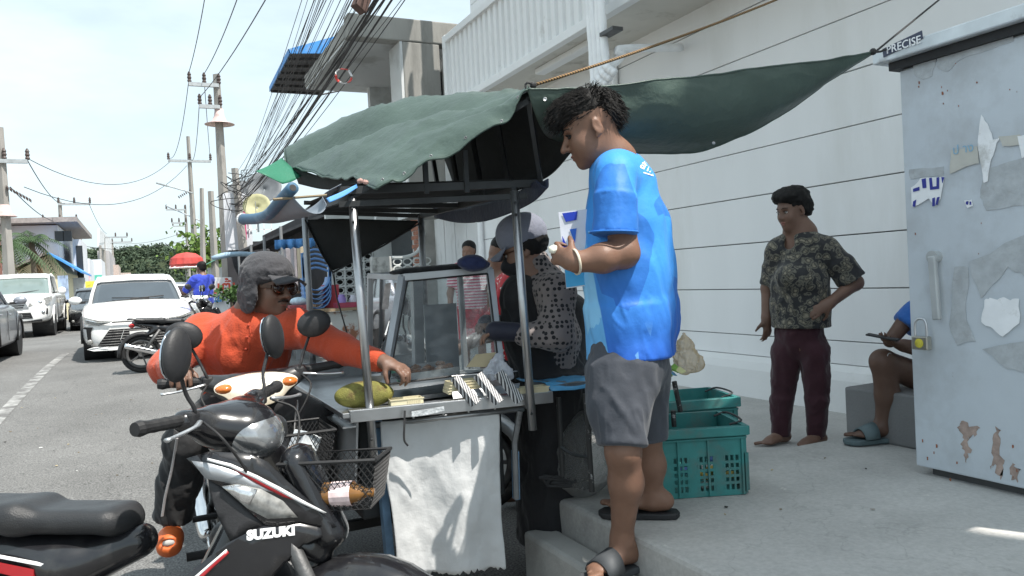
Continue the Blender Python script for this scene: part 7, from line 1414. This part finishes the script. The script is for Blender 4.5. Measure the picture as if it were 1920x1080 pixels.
for q in (-1, 1):
    g1 = obj('lens', ball(T(.100, q*.034, .0), (.012, .032, .024), 16, HR), M('brown_lens', (.035,.014,.008), .06, coat=1.), om, smooth=True); obj('temple', beam(T(.09, q*.064, .006), T(.0, q*.082, .004), .006, .012), M('brown_frame', (.05,.022,.012), .3), om)
    th_ = np.linspace(0, 2*math.pi, 21); obj('lens_rim', tube([T(.104, q*(.034)+.034*math.cos(a_), .026*math.sin(a_)) for a_ in th_], .0032, 5, cap=False), M('brown_frame'), g1)
obj('bridge', tube([T(.114, -.012, .006), T(.116, 0, .009), T(.114, .012, .006)], .003, 5), M('brown_frame'), om); obj('hinge_stud', ball(T(.075, .073, .004), .008, 10), mREFL, om)
obj('moustache', tube(crom([T(.092, -.028, -.058), T(.106, -.012, -.049), T(.109, 0, -.050), T(.106, .012, -.049), T(.092, .028, -.058)], 4), [.002]+[.0045]*15+[.002], 6, flat=.7), M('stubble', (.02,.016,.014), .9), om, smooth=True)
obj('goatee', xf(ball((0, 0, 0), (.014, .022, .02), 12), HR, T(.082, 0, -.094)), M('stubble'), om, smooth=True); obj('lip', xf(ball((0, 0, 0), (.01, .02, .005), 12), HR, T(.0965, 0, -.069)), mLIP, om, smooth=True)
# cap with ear flaps
capm = cloth('charcoal_cap', (.05,.05,.056), .85, .3, var=.1, bs=60)
sd = Sdf(.006); sd.ell(T(-.012, 0, .066), A(.116, .099, .085), HR, .02); sd.cone(T(-.012, 0, .03), T(-.012, 0, .075), .112, .114, .02, flat=(HR[:, 1], .9))
for q in (-1, 1): sd.ell(T(-.018, q*.088, -.035), A(.058, .018, .082), HR@rotx(-q*.08), .03)
sd.ell(T(-.09, 0, .0), A(.03, .07, .06), HR, .03); sd.ell(T(.09, 0, -.035), A(.08, .07, .085), HR, .01, 's')
hat = obj_np('flap_cap', wrinkle(sd.mesh(), .004, (30, 30, 30), 2.), capm, om)
rows = []
for x in np.linspace(0, 1, 6): rows.append([T(.08+.10*x*math.cos(a_*.9), .085*math.sin(a_)*(1+.05*x), .056-.016*x-.02*abs(math.sin(a_))*(.4+x)) for a_ in np.linspace(-1.1, 1.1, 13)])
obj('peak', sheet(np.array(rows)), capm, hat, smooth=True, solid=.007); obj('button', ball(T(-.012, 0, .152), .008, 8), capm, hat)
obj('strap', tube(crom([T(-.0, .1, -.1), T(.03, .092, -.125), T(.045, .07, -.14)], 4), .003, 5), capm, hat)
# shirt
sd = Sdf(.0065); ch = nk+A(0, .02, -.16)
sd.cap(nk+A(0, .02, -.06), (nk+pel)/2+A(-.015, .0, .02), .115, .138, .05, flat=(ol, 1.32)); sd.cap((nk+pel)/2+A(-.015, 0, .02), pel+A(0, -.01, 0), .138, .14, .05, flat=(ol, 1.2)); sd.cap(shl-A(.02, 0, .015), shr-A(-.02, 0, .015), .08, .082, .06)
sd.cap(shl, ell, .076, .062, .025); sd.cap(ell, Pd(700, 674, 3.0), .06, .046, .03); sd.cone(Pd(697, 673, 3.005), Pd(718, 680, 2.975), .043, .039, .012); sd.cap(shr, elr, .08, .07, .04); sd.cap(elr, elr*.25+wrr*.75, .064, .046, .03); sd.cone(elr*.3+wrr*.7, wrr+U(wrr-elr)*.0, .045, .04, .012)
sd.cap(nk+A(0, 0, .1), nk+A(.005, -.045, -.02), .062, .05, .015, 's')
g = wrinkle(sd.mesh(), .0095, (10, 10, 6), 5.); mOR = cloth('orange_knit', (.46,.062,.022), .9, .25, var=.08, bs=140); sob = obj_np('shirt', g, mOR, om)
bvo = BVHTree.FromPolygons([tuple(q) for q in g[0]], [tuple(int(i) for i in q) for q in g[1]])
def onshirt(u, v, off=.002):
    dr = U(ray(u, v)); h = bvo.ray_cast(Vector(CAMP), Vector(dr)); return np.array(h[0])-dr*off if h[0] is not None else None
for (u, v) in [(466, 610), (463, 632), (461, 655)]:
    p = onshirt(u, v); 
    if p is not None: obj('button', ball(p, .006, 8), M('red_button', (.4,.06,.03), .4), sob)
pq = [onshirt(470-.07*(v-590)+2*math.sin(v), v, .001) for v in range(592, 672, 8)]; pq = [p for p in pq if p is not None]
if len(pq) > 3: obj('placket', tube(pq, .003, 5), mOR, sob)
obj('neck_chain', tube(crom([nk+A(-.06, -.03, .06), nk+A(-.045, -.06, .01), nk+A(-.01, -.075, -.02)], 5), .0022, 5), M('pale_cord', (.5,.42,.33), .6), om)
# trousers and orange clogs
mTRK2 = cloth('black_track_pants', (.014,.014,.015), .75, .2)
sd = Sdf(.008); kr, ar = Pd(352, 830, 3.12), Pd(322, 972, 3.18); kl, al = A(.60, 3.18, .80), A(.64, 3.40, .40)
sd.cap(pel, kr, .12, .085, .05); sd.cap(kr, Pd(338, 900, 3.15), .085, .08, .04); sd.cone(Pd(338, 895, 3.15), Pd(325, 972, 3.18), .08, .078, .03); sd.cap(pel, kl, .12, .085, .05); sd.cone(kl, al, .085, .075, .03)
obj_np('trousers', wrinkle(sd.mesh(), .009, (12, 12, 6), 8.), mTRK2, om)
obj('side_stripe', tube(crom([Pd(332, 822, 3.0), Pd(322, 880, 3.04), Pd(310, 930, 3.06), Pd(304, 968, 3.08)], 5), .006, 5, flat=.4), M('stripe_grey', (.5,.48,.48), .7), om)
mCLG = M('orange_clog', (.62,.13,.03), .5, var=.1, vs=12, dirt=(.4,.1,.04), ds=12)
for an_, w_ in ((Pd(322, 992, 3.16), 1), (al-A(0, 0, .05), 0)):
    cd = U(A(-.12, -1, 0)) ; sd = Sdf(.005); b = np.asarray(an_); Rc = basis(cd); sd.ell(b+Rc@A(.07, 0, -.012), (.085, .05, .042), Rc, .03); sd.cap(b+Rc@A(-.05, 0, -.03), b+Rc@A(.12, 0, -.035), .03, .04, .02, flat=(Rc[:, 1], 1.2)); sd.ell(b+Rc@A(.165, 0, -.012), (.035, .032, .016), Rc, .008, 's')
    c_ = obj_np('clog', sd.mesh(), mCLG, om); obj('sock_toe', xf(ball((0, 0, 0), (.03, .03, .018), 10), Rc, b+Rc@A(.125, 0, -.014)), M('sock_grey', (.4,.39,.37), .9), c_, smooth=True)
# ------------------------------------------------------------------ vendor
vd = person('vendor in a grey cap, black mask, dotted blouse and black apron behind the cart post', (1.6, 3.45, 0))
vf = U(-r0*.93+A(fw[0], fw[1], 0)*.1); vl = U(np.cross((0, 0, 1), vf)); hc = Pd(985, 468, 3.40); HR = tilt(basis(vf), .32, 0); nk = Pd(1015, 528, 3.44); pel = Pd(1038, 735, 3.52)
sd = Sdf(.0075); head(sd, hc, HR, .97, nk, 1.0); sd.cap(nk, pel, .09, .12, .05, flat=(vl, 1.3))
sL, eL, wL = Pd(1044, 545, 3.28), Pd(1044, 626, 3.22), Pd(955, 622, 3.22); sR, eR, wR = Pd(1010, 545, 3.62), Pd(970, 620, 3.66), Pd(925, 610, 3.45)
sd.cap(sL, eL, .05, .045, .02); sd.cap(eL, wL, .042, .03, .02); hand(sd, wL, U(A(*(wL-eL))+A(0, 0, -.02)), A(0, 0, -1), .6, .95); sd.cap(sR, eR, .05, .045, .02); sd.cap(eR, wR, .042, .03, .02); hand(sd, wR, U(wR-eR), A(0, 0, -1), .6, .95, th=-1)
for q in (-1, 1): sd.cap(pel+vl*q*.09, A(pel[0], pel[1], .08)+vl*q*.1, .08, .045, .03); foot(sd, A(pel[0], pel[1], .1)+vl*q*.1, q, vf, .02, .95, False)
obj_np('body', sd.mesh(), mSK3, vd); face(vd, hc, HR, .97, lips=False)
T = lambda x, y, z: hc+HR@(A(x, y, z)*.97)
sd = Sdf(.006); sd.ell(T(.05, 0, -.055), (.066, .067, .06), HR, .02); sd.cap(T(.08, 0, -.03), T(.11, 0, -.045), .03, .026, .03); sd.ell(T(-.06, 0, -.05), (.07, .1, .1), HR, .01, 's'); obj_np('face_mask', sd.mesh(), cloth('black_mask', (.012,.012,.016), .8), vd)
obj('mask_strap', tube([T(.05, .066, -.03), T(.02, .08, -.005), T(-.01, .086, .02)], .002, 4), M('black_mask'), vd)
obj('glasses_arm', tube([T(.095, .06, .012), T(.0, .084, .006)], .0025, 5), M('brown_frame'), vd)
vcm = cloth('slate_cap', (.20,.215,.27), .8, .25, var=.08, bs=60); sd = Sdf(.006); sd.ell(T(-.012, 0, .068), A(.112, .092, .098), HR, .02); sd.ell(T(.03, 0, .085), A(.07, .075, .075), HR, .03); sd.ell(T(0, 0, -.07), A(.2, .2, .1), HR, .01, 's'); vh = obj_np('cap', sd.mesh(), vcm, vd)
rows = []
for x in np.linspace(0, 1, 6): rows.append([T(.07+.095*x*math.cos(a_*.9), .082*math.sin(a_), .045-.03*x-.018*abs(math.sin(a_))*(.4+x)) for a_ in np.linspace(-1.1, 1.1, 13)])
obj('peak', sheet(np.array(rows)), vcm, vh, smooth=True, solid=.006)
sd = Sdf(.007); sd.ell(T(-.014, 0, .025), (.1, .082, .082), HR, .02); sd.ell(T(.07, 0, -.02), (.09, .09, .12), HR, .01, 's'); sd.ell(T(.0, 0, -.11), (.14, .14, .07), HR, .01, 's'); V, Fc = sd.mesh(); V = V+normals(V, Fc)*(np.abs(vnoise((V-hc)*50))*.01)[:, None]; obj_np('hair', (V, Fc), mHAIR, vd)
def dots(name, base, dot, scale, rad_, jit=.6):
    m = cloth(name, base, .8, .2); t, n, l, b = nodes(m); co = n('ShaderNodeTexCoord'); v = n('ShaderNodeTexVoronoi'); v.inputs['Scale'].default_value = scale; v.inputs['Randomness'].default_value = jit; l(co.outputs['Object'], v.inputs[0]); r = n('ShaderNodeMapRange'); r.inputs[1].default_value = rad_; r.inputs[2].default_value = rad_*.85; l(v.outputs['Distance'], r.inputs[0]); k = n('ShaderNodeMix'); k.data_type = 'RGBA'; l(r.outputs[0], k.inputs[0]); l(b.inputs['Base Color'].links[0].from_socket, k.inputs[6]); k.inputs[7].default_value = (*dot, 1); l(k.outputs[2], b.inputs['Base Color']); return m
sd = Sdf(.0075); sd.cap(nk-A(0, 0, .05), (nk+pel)/2, .115, .135, .05, flat=(vl, 1.3)); sd.cap((nk+pel)/2, pel+A(0, 0, .06), .135, .14, .05, flat=(vl, 1.25)); sd.cap(sL, sR, .075, .075, .05); sd.cap(sL, eL, .074, .068, .03); sd.cap(eL, Pd(985, 628, 3.22), .066, .05, .04); sd.cap(sR, eR, .08, .07, .05); sd.cap(eR, wR, .065, .05, .03); sd.cap(nk-A(0, 0, .03), nk+A(0, 0, .025)-vf*.01, .085, .072, .03); sd.cap(nk-vf*.02, T(-.035, 0, -.075), .075, .06, .03); sd.cap(nk+A(0, 0, .1), nk+vf*.05+A(0, 0, .02), .058, .05, .012, 's')
obj_np('blouse', wrinkle(sd.mesh(), .009, (10, 10, 7), 11.), dots('dotted_blouse', (.20,.172,.165), (.01,.01,.012), 46, .42, .35), vd)
sd = Sdf(.008); fo = vf*.035-vl*.0; sd.cap(Pd(1000, 556, 3.40)+fo*1.2, (nk+pel)/2+fo*1.4, .11, .14, .04, flat=(vl, 1.2)); sd.cap((nk+pel)/2+fo, pel+fo*.8, .14, .155, .05, flat=(vl, 1.3)); sd.cone(pel+A(0, 0, .1), A(pel[0]-.03, pel[1], .16), .165, .17, .04, flat=(vl, 1.35)); sd.cap(Pd(1062, 590, 3.6), pel+A(0, 0, .05), .11, .15, .05, flat=(vl, 1.2)); sd.cap(eL+A(0, 0, .0), Pd(955, 634, 3.2), .078, .06, .01, 's'); sd.cap(eL, eL+A(0,0,.12), .085, .085, .01, 's')
obj_np('apron', wrinkle(sd.mesh(), .008, (12, 12, 5), 13.), cloth('black_apron', (.011,.011,.013), .8, .2), vd)
for w_, e_ in ((wL, eL), (wR, eR)): sd = Sdf(.007); sd.cap(w_-U(w_-e_)*.04, w_+U(w_-e_)*.06, .04, .042, .02); obj_np('dark_glove', sd.mesh(), cloth('navy_glove', (.012,.014,.03), .6), vd)
# ------------------------------------------------------------------ woman with hand on hip
wm = person('older woman in a patterned blouse and maroon trousers, hand on hip by the white wall', Pz(1490, 838, .28))
wf = U(-r0*.8-A(fw[0], fw[1], 0)*.45); wlat = U(np.cross((0, 0, 1), wf)); hc = Pd(1487, 394, 4.50); HR = tilt(basis(U(-r0*.88-A(fw[0], fw[1], 0)*.36)), .2, 0); nk = Pd(1500, 438, 4.53); pel = Pd(1500, 640, 4.55)
sL, eL, wL = Pd(1548, 466, 4.46), Pd(1604, 530, 4.42), Pd(1556, 568, 4.36); sR, eR, wR = Pd(1460, 470, 4.60), Pd(1440, 540, 4.68), Pd(1437, 595, 4.64)
sd = Sdf(.0085); head(sd, hc, HR, .92, nk, 1.0); sd.cap(nk, pel, .085, .11, .05, flat=(wlat, 1.25)); sd.cap(sL, eL, .05, .045, .03); sd.cap(eL, wL, .042, .03, .02); hand(sd, wL, U(Pd(1515, 592, 4.36)-wL), A(fw[0], fw[1], -.3), .3, 1.0, th=-1); sd.cap(sR, eR, .05, .042, .03); sd.cap(eR, wR, .04, .03, .02); hand(sd, wR, A(.05, 0, -1), U(-wlat), .4, .98, th=1)
hL, kL, aL = Pd(1528, 660, 4.48), Pd(1532, 745, 4.48), Pd(1531, 828, 4.5); hR, kR, aR = Pd(1475, 660, 4.6), Pd(1466, 745, 4.6), Pd(1464, 828, 4.6); aL[2] = .37; aR[2] = .37
for h_, k_, a_, q in ((hL, kL, aL, 1), (hR, kR, aR, -1)): sd.cap(h_, k_, .06, .042, .03); sd.cap(k_, a_, .04, .034, .03); foot(sd, a_, q, wf, .285, .95)
obj_np('body', sd.mesh(), mSK2, wm); face(wm, hc, HR, .92)
T = lambda x, y, z: hc+HR@(A(x, y, z)*.92)
sd = Sdf(.0075); sd.ell(T(-.02, 0, .068), (.098, .084, .078), HR, .02); sd.ell(T(-.06, 0, .0), (.06, .08, .068), HR, .03); sd.ell(T(.06, 0, .1), (.05, .07, .04), HR, .03); sd.ell(T(.09, 0, -.03), (.075, .068, .095), HR, .012, 's'); sd.ell(T(-.02, 0, -.12), (.14, .14, .07), HR, .012, 's'); V, Fc = sd.mesh(); V = V+normals(V, Fc)*(np.abs(vnoise((V-hc)*40))*.022)[:, None]; obj_np('hair', (V, Fc), mHAIR, wm)
def floral():
    m = cloth('dark_floral_blouse', (.05,.048,.04), .8, .2); t, n, l, b = nodes(m); co = n('ShaderNodeTexCoord'); v = n('ShaderNodeTexVoronoi'); v.inputs['Scale'].default_value = 27; w_ = n('ShaderNodeTexNoise'); w_.inputs['Scale'].default_value = 26; w_.inputs['Detail'].default_value = 5; a_ = n('ShaderNodeMix'); a_.data_type = 'RGBA'; a_.inputs[0].default_value = .05; l(co.outputs['Object'], a_.inputs[6]); l(w_.outputs[1], a_.inputs[7]); l(co.outputs['Object'], w_.inputs[0]); l(a_.outputs[2], v.inputs[0])
    r = n('ShaderNodeValToRGB'); e = r.color_ramp.elements; e[0].position = .1; e[0].color = (.26,.23,.17,1); e[1].position = .62; e[1].color = (.02,.02,.022,1); x = e.new(.3); x.color = (.11,.10,.075,1); x = e.new(.36); x.color = (.015,.015,.016,1); x = e.new(.48); x.color = (.15,.14,.11,1); l(v.outputs['Distance'], r.inputs[0]); l(r.outputs[0], b.inputs['Base Color']); return m
sd = Sdf(.0085); sd.cap(nk-A(0, 0, .06), Pd(1500, 540, 4.54), .105, .138, .05, flat=(wlat, 1.25)); sd.cap(Pd(1500, 540, 4.54), Pd(1502, 575, 4.54), .138, .144, .04, flat=(wlat, 1.2)); sd.cone(Pd(1500, 560, 4.54), Pd(1502, 614, 4.54), .144, .15, .03, flat=(wlat, 1.2)); sd.cap(sL, sR, .062, .062, .05); sd.ell(Pd(1478, 520, 4.44), (.07, .07, .07), None, .06); sd.ell(Pd(1510, 522, 4.42), (.07, .07, .07), None, .06); sd.cap(sL, Pd(1576, 496, 4.43), .07, .072, .03); sd.cone(Pd(1572, 490, 4.43), Pd(1597, 526, 4.42), .072, .082, .02); sd.cap(sR, Pd(1452, 505, 4.66), .066, .066, .05); sd.cone(Pd(1452, 500, 4.66), Pd(1447, 535, 4.68), .066, .07, .03); sd.cap(nk-A(0, 0, .06), nk+A(0, 0, .005)-wf*.02, .08, .07, .03); sd.cap(nk+A(0, 0, .07), nk+wf*.08-A(0, 0, .06), .052, .035, .015, 's')
obj_np('blouse', wrinkle(sd.mesh(), .008, (9, 9, 6), 17.), floral(), wm)
sd = Sdf(.009); sd.cap(pel-A(0, 0, .0), pel+A(0, 0, .05), .115, .125, .03, flat=(wlat, 1.2))
for h_, k_, a_ in ((hL, kL, aL), (hR, kR, aR)): sd.cap(h_, k_, .09, .064, .03); sd.cone(k_, a_-A(0, 0, .05), .064, .05, .02)
obj_np('trousers', wrinkle(sd.mesh(), .008, (12, 12, 6), 19.), cloth('maroon_trousers', (.042,.010,.017), .8, .2), wm)
# ------------------------------------------------------------------ seated man behind the cabinet
blk = tag(obj('concrete_block', bx(3.42, 4.3, 2.55, 3.02, .39, .66), concrete('grey_block', (.2,.2,.2)), bevel=.012, loc=(3.8, 2.8, .39)), 'low grey concrete block seat against the white wall', 'block')
sm = person('seated man in a blue shirt and sandals holding a phone, mostly hidden by the cabinet', (3.75, 2.7, .39))
sf = U(-r0*.9-A(fw[0], fw[1], 0)*.3); hp = Pd(1790, 735, 4.15); kn, an_ = Pd(1655, 678, 3.98), Pd(1655, 805, 4.02); kn2, an2 = Pd(1690, 690, 4.25), Pd(1700, 800, 4.3); an_[2] = .47; an2[2] = .47
sd = Sdf(.008); sd.cap(hp, kn, .09, .062, .04); sd.cap(kn, Pd(1664, 740, 4.0), .058, .06, .03); sd.cap(Pd(1664, 740, 4.0), an_, .056, .038, .03); foot(sd, an_, -1, U(-r0*.95-A(fw[0], fw[1], 0)*.1), .425, 1.0); sd.cap(hp, kn2, .09, .06, .03); sd.cap(kn2, an2, .055, .038, .03); foot(sd, an2, 1, sf, .425, 1., False)
ch_ = Pd(1790, 560, 4.2); sd.cap(hp, ch_, .13, .14, .05); hc = Pd(1770, 440, 4.15); HR = tilt(basis(sf), .5, 0); head(sd, hc, HR, 1., ch_+A(0, 0, .1)); shs = Pd(1755, 560, 4.05); els = Pd(1730, 655, 4.0); wrs = Pd(1695, 648, 3.95); sd.cap(shs, els, .052, .046, .03); sd.cap(els, wrs, .045, .034, .02); hand(sd, wrs, U(Pd(1650, 638, 3.9)-wrs), A(0, 0, 1), .4, 1.0, th=-1); sd.cap(Pd(1700, 600, 4.1), Pd(1668, 640, 4.05), .045, .034, .02)
obj_np('body', sd.mesh(), skin('skin_dark', (.12,.066,.046)), sm); face(sm, hc, HR, 1.)
sd = Sdf(.009); sd.cap(hp, ch_, .15, .16, .05); sd.cap(ch_, shs, .1, .08, .04); sd.cone(shs, Pd(1710, 615, 4.08), .085, .085, .03); sd.cone(Pd(1750, 570, 4.1), Pd(1697, 612, 4.1), .09, .08, .03); obj_np('shirt', wrinkle(sd.mesh(), .007), cloth('blue_tee', (.02,.12,.42), .8), sm)
sd = Sdf(.009); sd.cap(hp, hp+(kn-hp)*.3, .12, .1, .04); sd.cone(hp+(kn-hp)*.2, hp+(kn-hp)*.55, .11, .095, .03); sd.cone(hp, hp+(kn2-hp)*.55, .11, .095, .03); obj_np('shorts', sd.mesh(), cloth('khaki_shorts', (.3,.29,.25), .85), sm)
sandal(sm, an_, U(-r0*.95-A(fw[0], fw[1], 0)*.1), .425, M('teal_grey_sandal', (.10,.14,.15), .6), 1.12, w=1.15); sandal(sm, an2, sf, .425, M('teal_grey_sandal'), 1.1)
hair_ = Sdf(.009); hair_.ell(hc+HR@A(-.02, 0, .07), (.105, .085, .08), HR); obj_np('hair', hair_.mesh(), mHAIR, sm)
ph = Pd(1655, 632, 3.9); tag(obj('mobile_phone', box(ph, (.075, .15, .009), rotz(.5)@rotx(.2)), mBLK, bevel=.004, loc=ph), 'dark phone held by the seated man', 'phone')
ky = Pd(1668, 668, 3.93); kk = tag(obj('key_ring', tube([ky+A(.016*math.cos(a_), 0, .016*math.sin(a_)) for a_ in np.linspace(0, 2*math.pi, 13)], .002, 5, cap=False), mALU, loc=ky), 'key ring hanging at the knee of the seated man', 'keys'); obj('key', box((0, 0, -.05), (.012, .003, .07)), mALU, kk, local=True)
# ------------------------------------------------------------------ background people
def simple(label, foot_p, h, f, top, bottom, skin_m, hairm=mHAIR, arm_pose=.1, sit=False, vox=.014, legs=True):
    t = person(label, foot_p); f = U(f); l = U(np.cross((0, 0, 1), f)); b = np.asarray(foot_p, float); s = h/1.7; P = lambda x, y, z: b+f*x*s+l*y*s+A(0, 0, z*s)
    sd = Sdf(vox); hc = P(.03, 0, 1.57); HR = tilt(basis(f), .1, 0); head(sd, hc, HR, s, P(-.01, 0, 1.42)); sd.cap(P(0, 0, 1.35), P(0, 0, .95), .12*s, .12*s, .05, flat=(l, 1.35))
    for q in (-1, 1):
        kz = P(.30 if sit else .02, q*.1, .5 if not sit else .86); az = P(.12 if sit else 0, q*.11, .08 if not sit else .45); sd.cap(P(0, q*.09, .92), kz, .08*s, .06*s, .03); sd.cap(kz, az, .055*s, .04*s, .03); foot(sd, az, q, f, az[2]-.07*s, s, False)
        e_ = P(.05+arm_pose, q*.26, 1.08); w_ = P(.2+arm_pose*1.3, q*.2, 1.0) if arm_pose > .08 else P(.1, q*.25, .85); sd.cap(P(0, q*.19, 1.36), e_, .05*s, .042*s, .03); sd.cap(e_, w_, .04*s, .03*s, .03); hand(sd, w_, U(w_-e_), -l*q, .4, s, th=q)
    obj_np('body', sd.mesh(), skin_m, t)
    sd = Sdf(vox); sd.cap(P(0, 0, 1.34), P(0, 0, 1.1), .13*s, .14*s, .05, flat=(l, 1.35)); sd.cone(P(0, 0, 1.15), P(0, 0, .88), .142*s, .148*s, .03, flat=(l, 1.3)); sd.cap(P(0, -.17, 1.38), P(0, .17, 1.38), .07*s, .07*s, .05)
    for q in (-1, 1): e_ = P(.05+arm_pose, q*.26, 1.08); a_ = P(0, q*.19, 1.36); sd.cone(a_, a_+(e_-a_)*.75, .072*s, .075*s, .03)
    obj_np('shirt', wrinkle(sd.mesh(), .008), top, t)
    sd = Sdf(vox); sd.cap(P(0, 0, .95), P(0, 0, .88), .135*s, .135*s, .04, flat=(l, 1.25))
    for q in (-1, 1):
        kz = P(.30 if sit else .02, q*.1, .45 if not sit else .86); sd.cone(P(0, q*.09, .92), kz, .105*s, .085*s, .04)
        if sit: sd.cone(kz, P(.12, q*.11, .5), .08*s, .065*s, .03)
    obj_np('trousers', sd.mesh(), bottom, t); sd = Sdf(vox); sd.ell(hc+HR@A(-.02, 0, .065)*s, A(.105, .085, .08)*s, HR); sd.ell(hc+HR@A(-.06, 0, .0)*s, A(.05, .075, .06)*s, HR, .03); obj_np('hair', sd.mesh(), hairm, t); return t
def stripes(name, a_, c_, sc):
    m = cloth(name, a_, .8); t, n, l, b = nodes(m); co = n('ShaderNodeTexCoord'); w_ = n('ShaderNodeTexWave'); w_.bands_direction = 'Z'; w_.inputs['Scale'].default_value = sc; w_.inputs['Distortion'].default_value = .5; l(co.outputs['Object'], w_.inputs[0]); r = n('ShaderNodeMapRange'); r.inputs[1].default_value = .45; r.inputs[2].default_value = .55; l(w_.outputs['Fac'], r.inputs[0]); k = n('ShaderNodeMix'); k.data_type = 'RGBA'; l(r.outputs[0], k.inputs[0]); k.inputs[6].default_value = (*a_, 1); k.inputs[7].default_value = (*c_, 1); l(k.outputs[2], b.inputs['Base Color']); return m
q = Pd(885, 560, 9.2); simple('person in a pink and white striped shirt and red shorts seen through the case', (q[0], q[1], .13), 1.66, U(-r0*.3-fw), stripes('pink_stripes', (.62,.55,.56), (.5,.1,.16), 9.), M('red_shorts', (.4,.03,.05), .8, var=.5, vs=30), mSK1, arm_pose=0., vox=.012)
q = Pd(945, 560, 4.6); simple('person in a red dotted top half hidden behind the vendor', (q[0]+.05, q[1], .02), 1.58, U(-r0), dots('red_dots', (.45,.02,.03), (.7,.66,.62), 38, .28), cloth('dark_skirt', (.02,.02,.025)), mSK3, arm_pose=.1, vox=.012)
mb = Pd(362, 580, 14.0); mbike = moto('white motorbike facing the camera beside the sedan', (mb[0]+.05, mb[1]+.4, gz(mb[1])), -math.pi/2+.35, mCWH, mBKP, steer=.1, bask=False, stripes=False, group='motorbikes')
q = Pd(380, 520, 15.2); simple('rider in a bright blue shirt beside the parasol', (q[0], q[1], gz(q[1])-.03), 1.72, U(-r0*.8+fw*.6), stripes('blue_polo', (.03,.06,.45), (.03,.06,.45), 1.), cloth('rider_trousers', (.02,.02,.03)), mSK2, arm_pose=.25, sit=True, vox=.013)
# dark cloth bundles on the case
sd = Sdf(.006); a_ = TL*.55+TR*.45
for k in range(7): sd.ell(TL+(TR-TL)*(.05+.12*k)+A(0, .08, .022), (.05, .05, .012), None, .02)
tag(obj_np('dark_cloth', wrinkle(sd.mesh(), .008, (40, 40, 40)), cloth('black_cloth', (.015,.015,.017)), None), 'black cloth lying along the top of the glass case', 'cloth')
sd = Sdf(.006); c_ = Pd(884, 491, 3.2); sd.ell(c_, (.055, .05, .03), None, .02); sd.ell(c_+A(.02, 0, -.015), (.055, .05, .022), None, .03); tag(obj_np('navy_bundle', wrinkle(sd.mesh(), .008, (30, 30, 30)), cloth('navy_cloth', (.012,.02,.07)), None), 'folded navy cloth on the top of the glass case', 'cloth')
# ================================================================== LITTER AND GRIME
random.seed(21); mLIT = [M('litter_leaf', (.16,.11,.05), .9), M('litter_paper', (.6,.6,.57), .8), M('litter_dark', (.05,.045,.04), .9), M('litter_straw', (.42,.34,.2), .9)]
def litter(p, nm, lb, m, s):
    a = random.random()*6.3; pts = [p+rotz(a)@A(math.cos(q)*s*random.uniform(.5, 1), math.sin(q)*s*random.uniform(.3, .8), .002+random.random()*s*.25) for q in np.linspace(0, 6.28, 7)[:-1]]
    tag(obj(nm, fill(pts), m, solid=.0015, loc=p), lb, 'litter', 'litter on the ground')
for k in range(26):
    z = .392; p = A(random.uniform(1.62, 4.2), random.uniform(1.2, 2.95), z); litter(p, 'dry_leaf', 'tiny dry leaf fragment on the raised pavement', mLIT[random.choice([0, 0, 2, 3])], random.uniform(.006, .018))
for k in range(14):
    p = A(random.uniform(2.1, 4.3), random.uniform(3.1, 6.5), .283); litter(p, 'dry_leaf', 'dry leaf fragment on the lower pavement by the wall', mLIT[random.choice([0, 2, 3])], random.uniform(.01, .025))
for k in range(46):
    y_ = random.uniform(2.6, 11); p = A(random.uniform(-1.3, .6), y_, gz(y_)+.003); litter(p, 'paper_scrap', 'small scrap of litter on the asphalt', mLIT[random.choice([0, 1, 2, 3])], random.uniform(.008, .022))
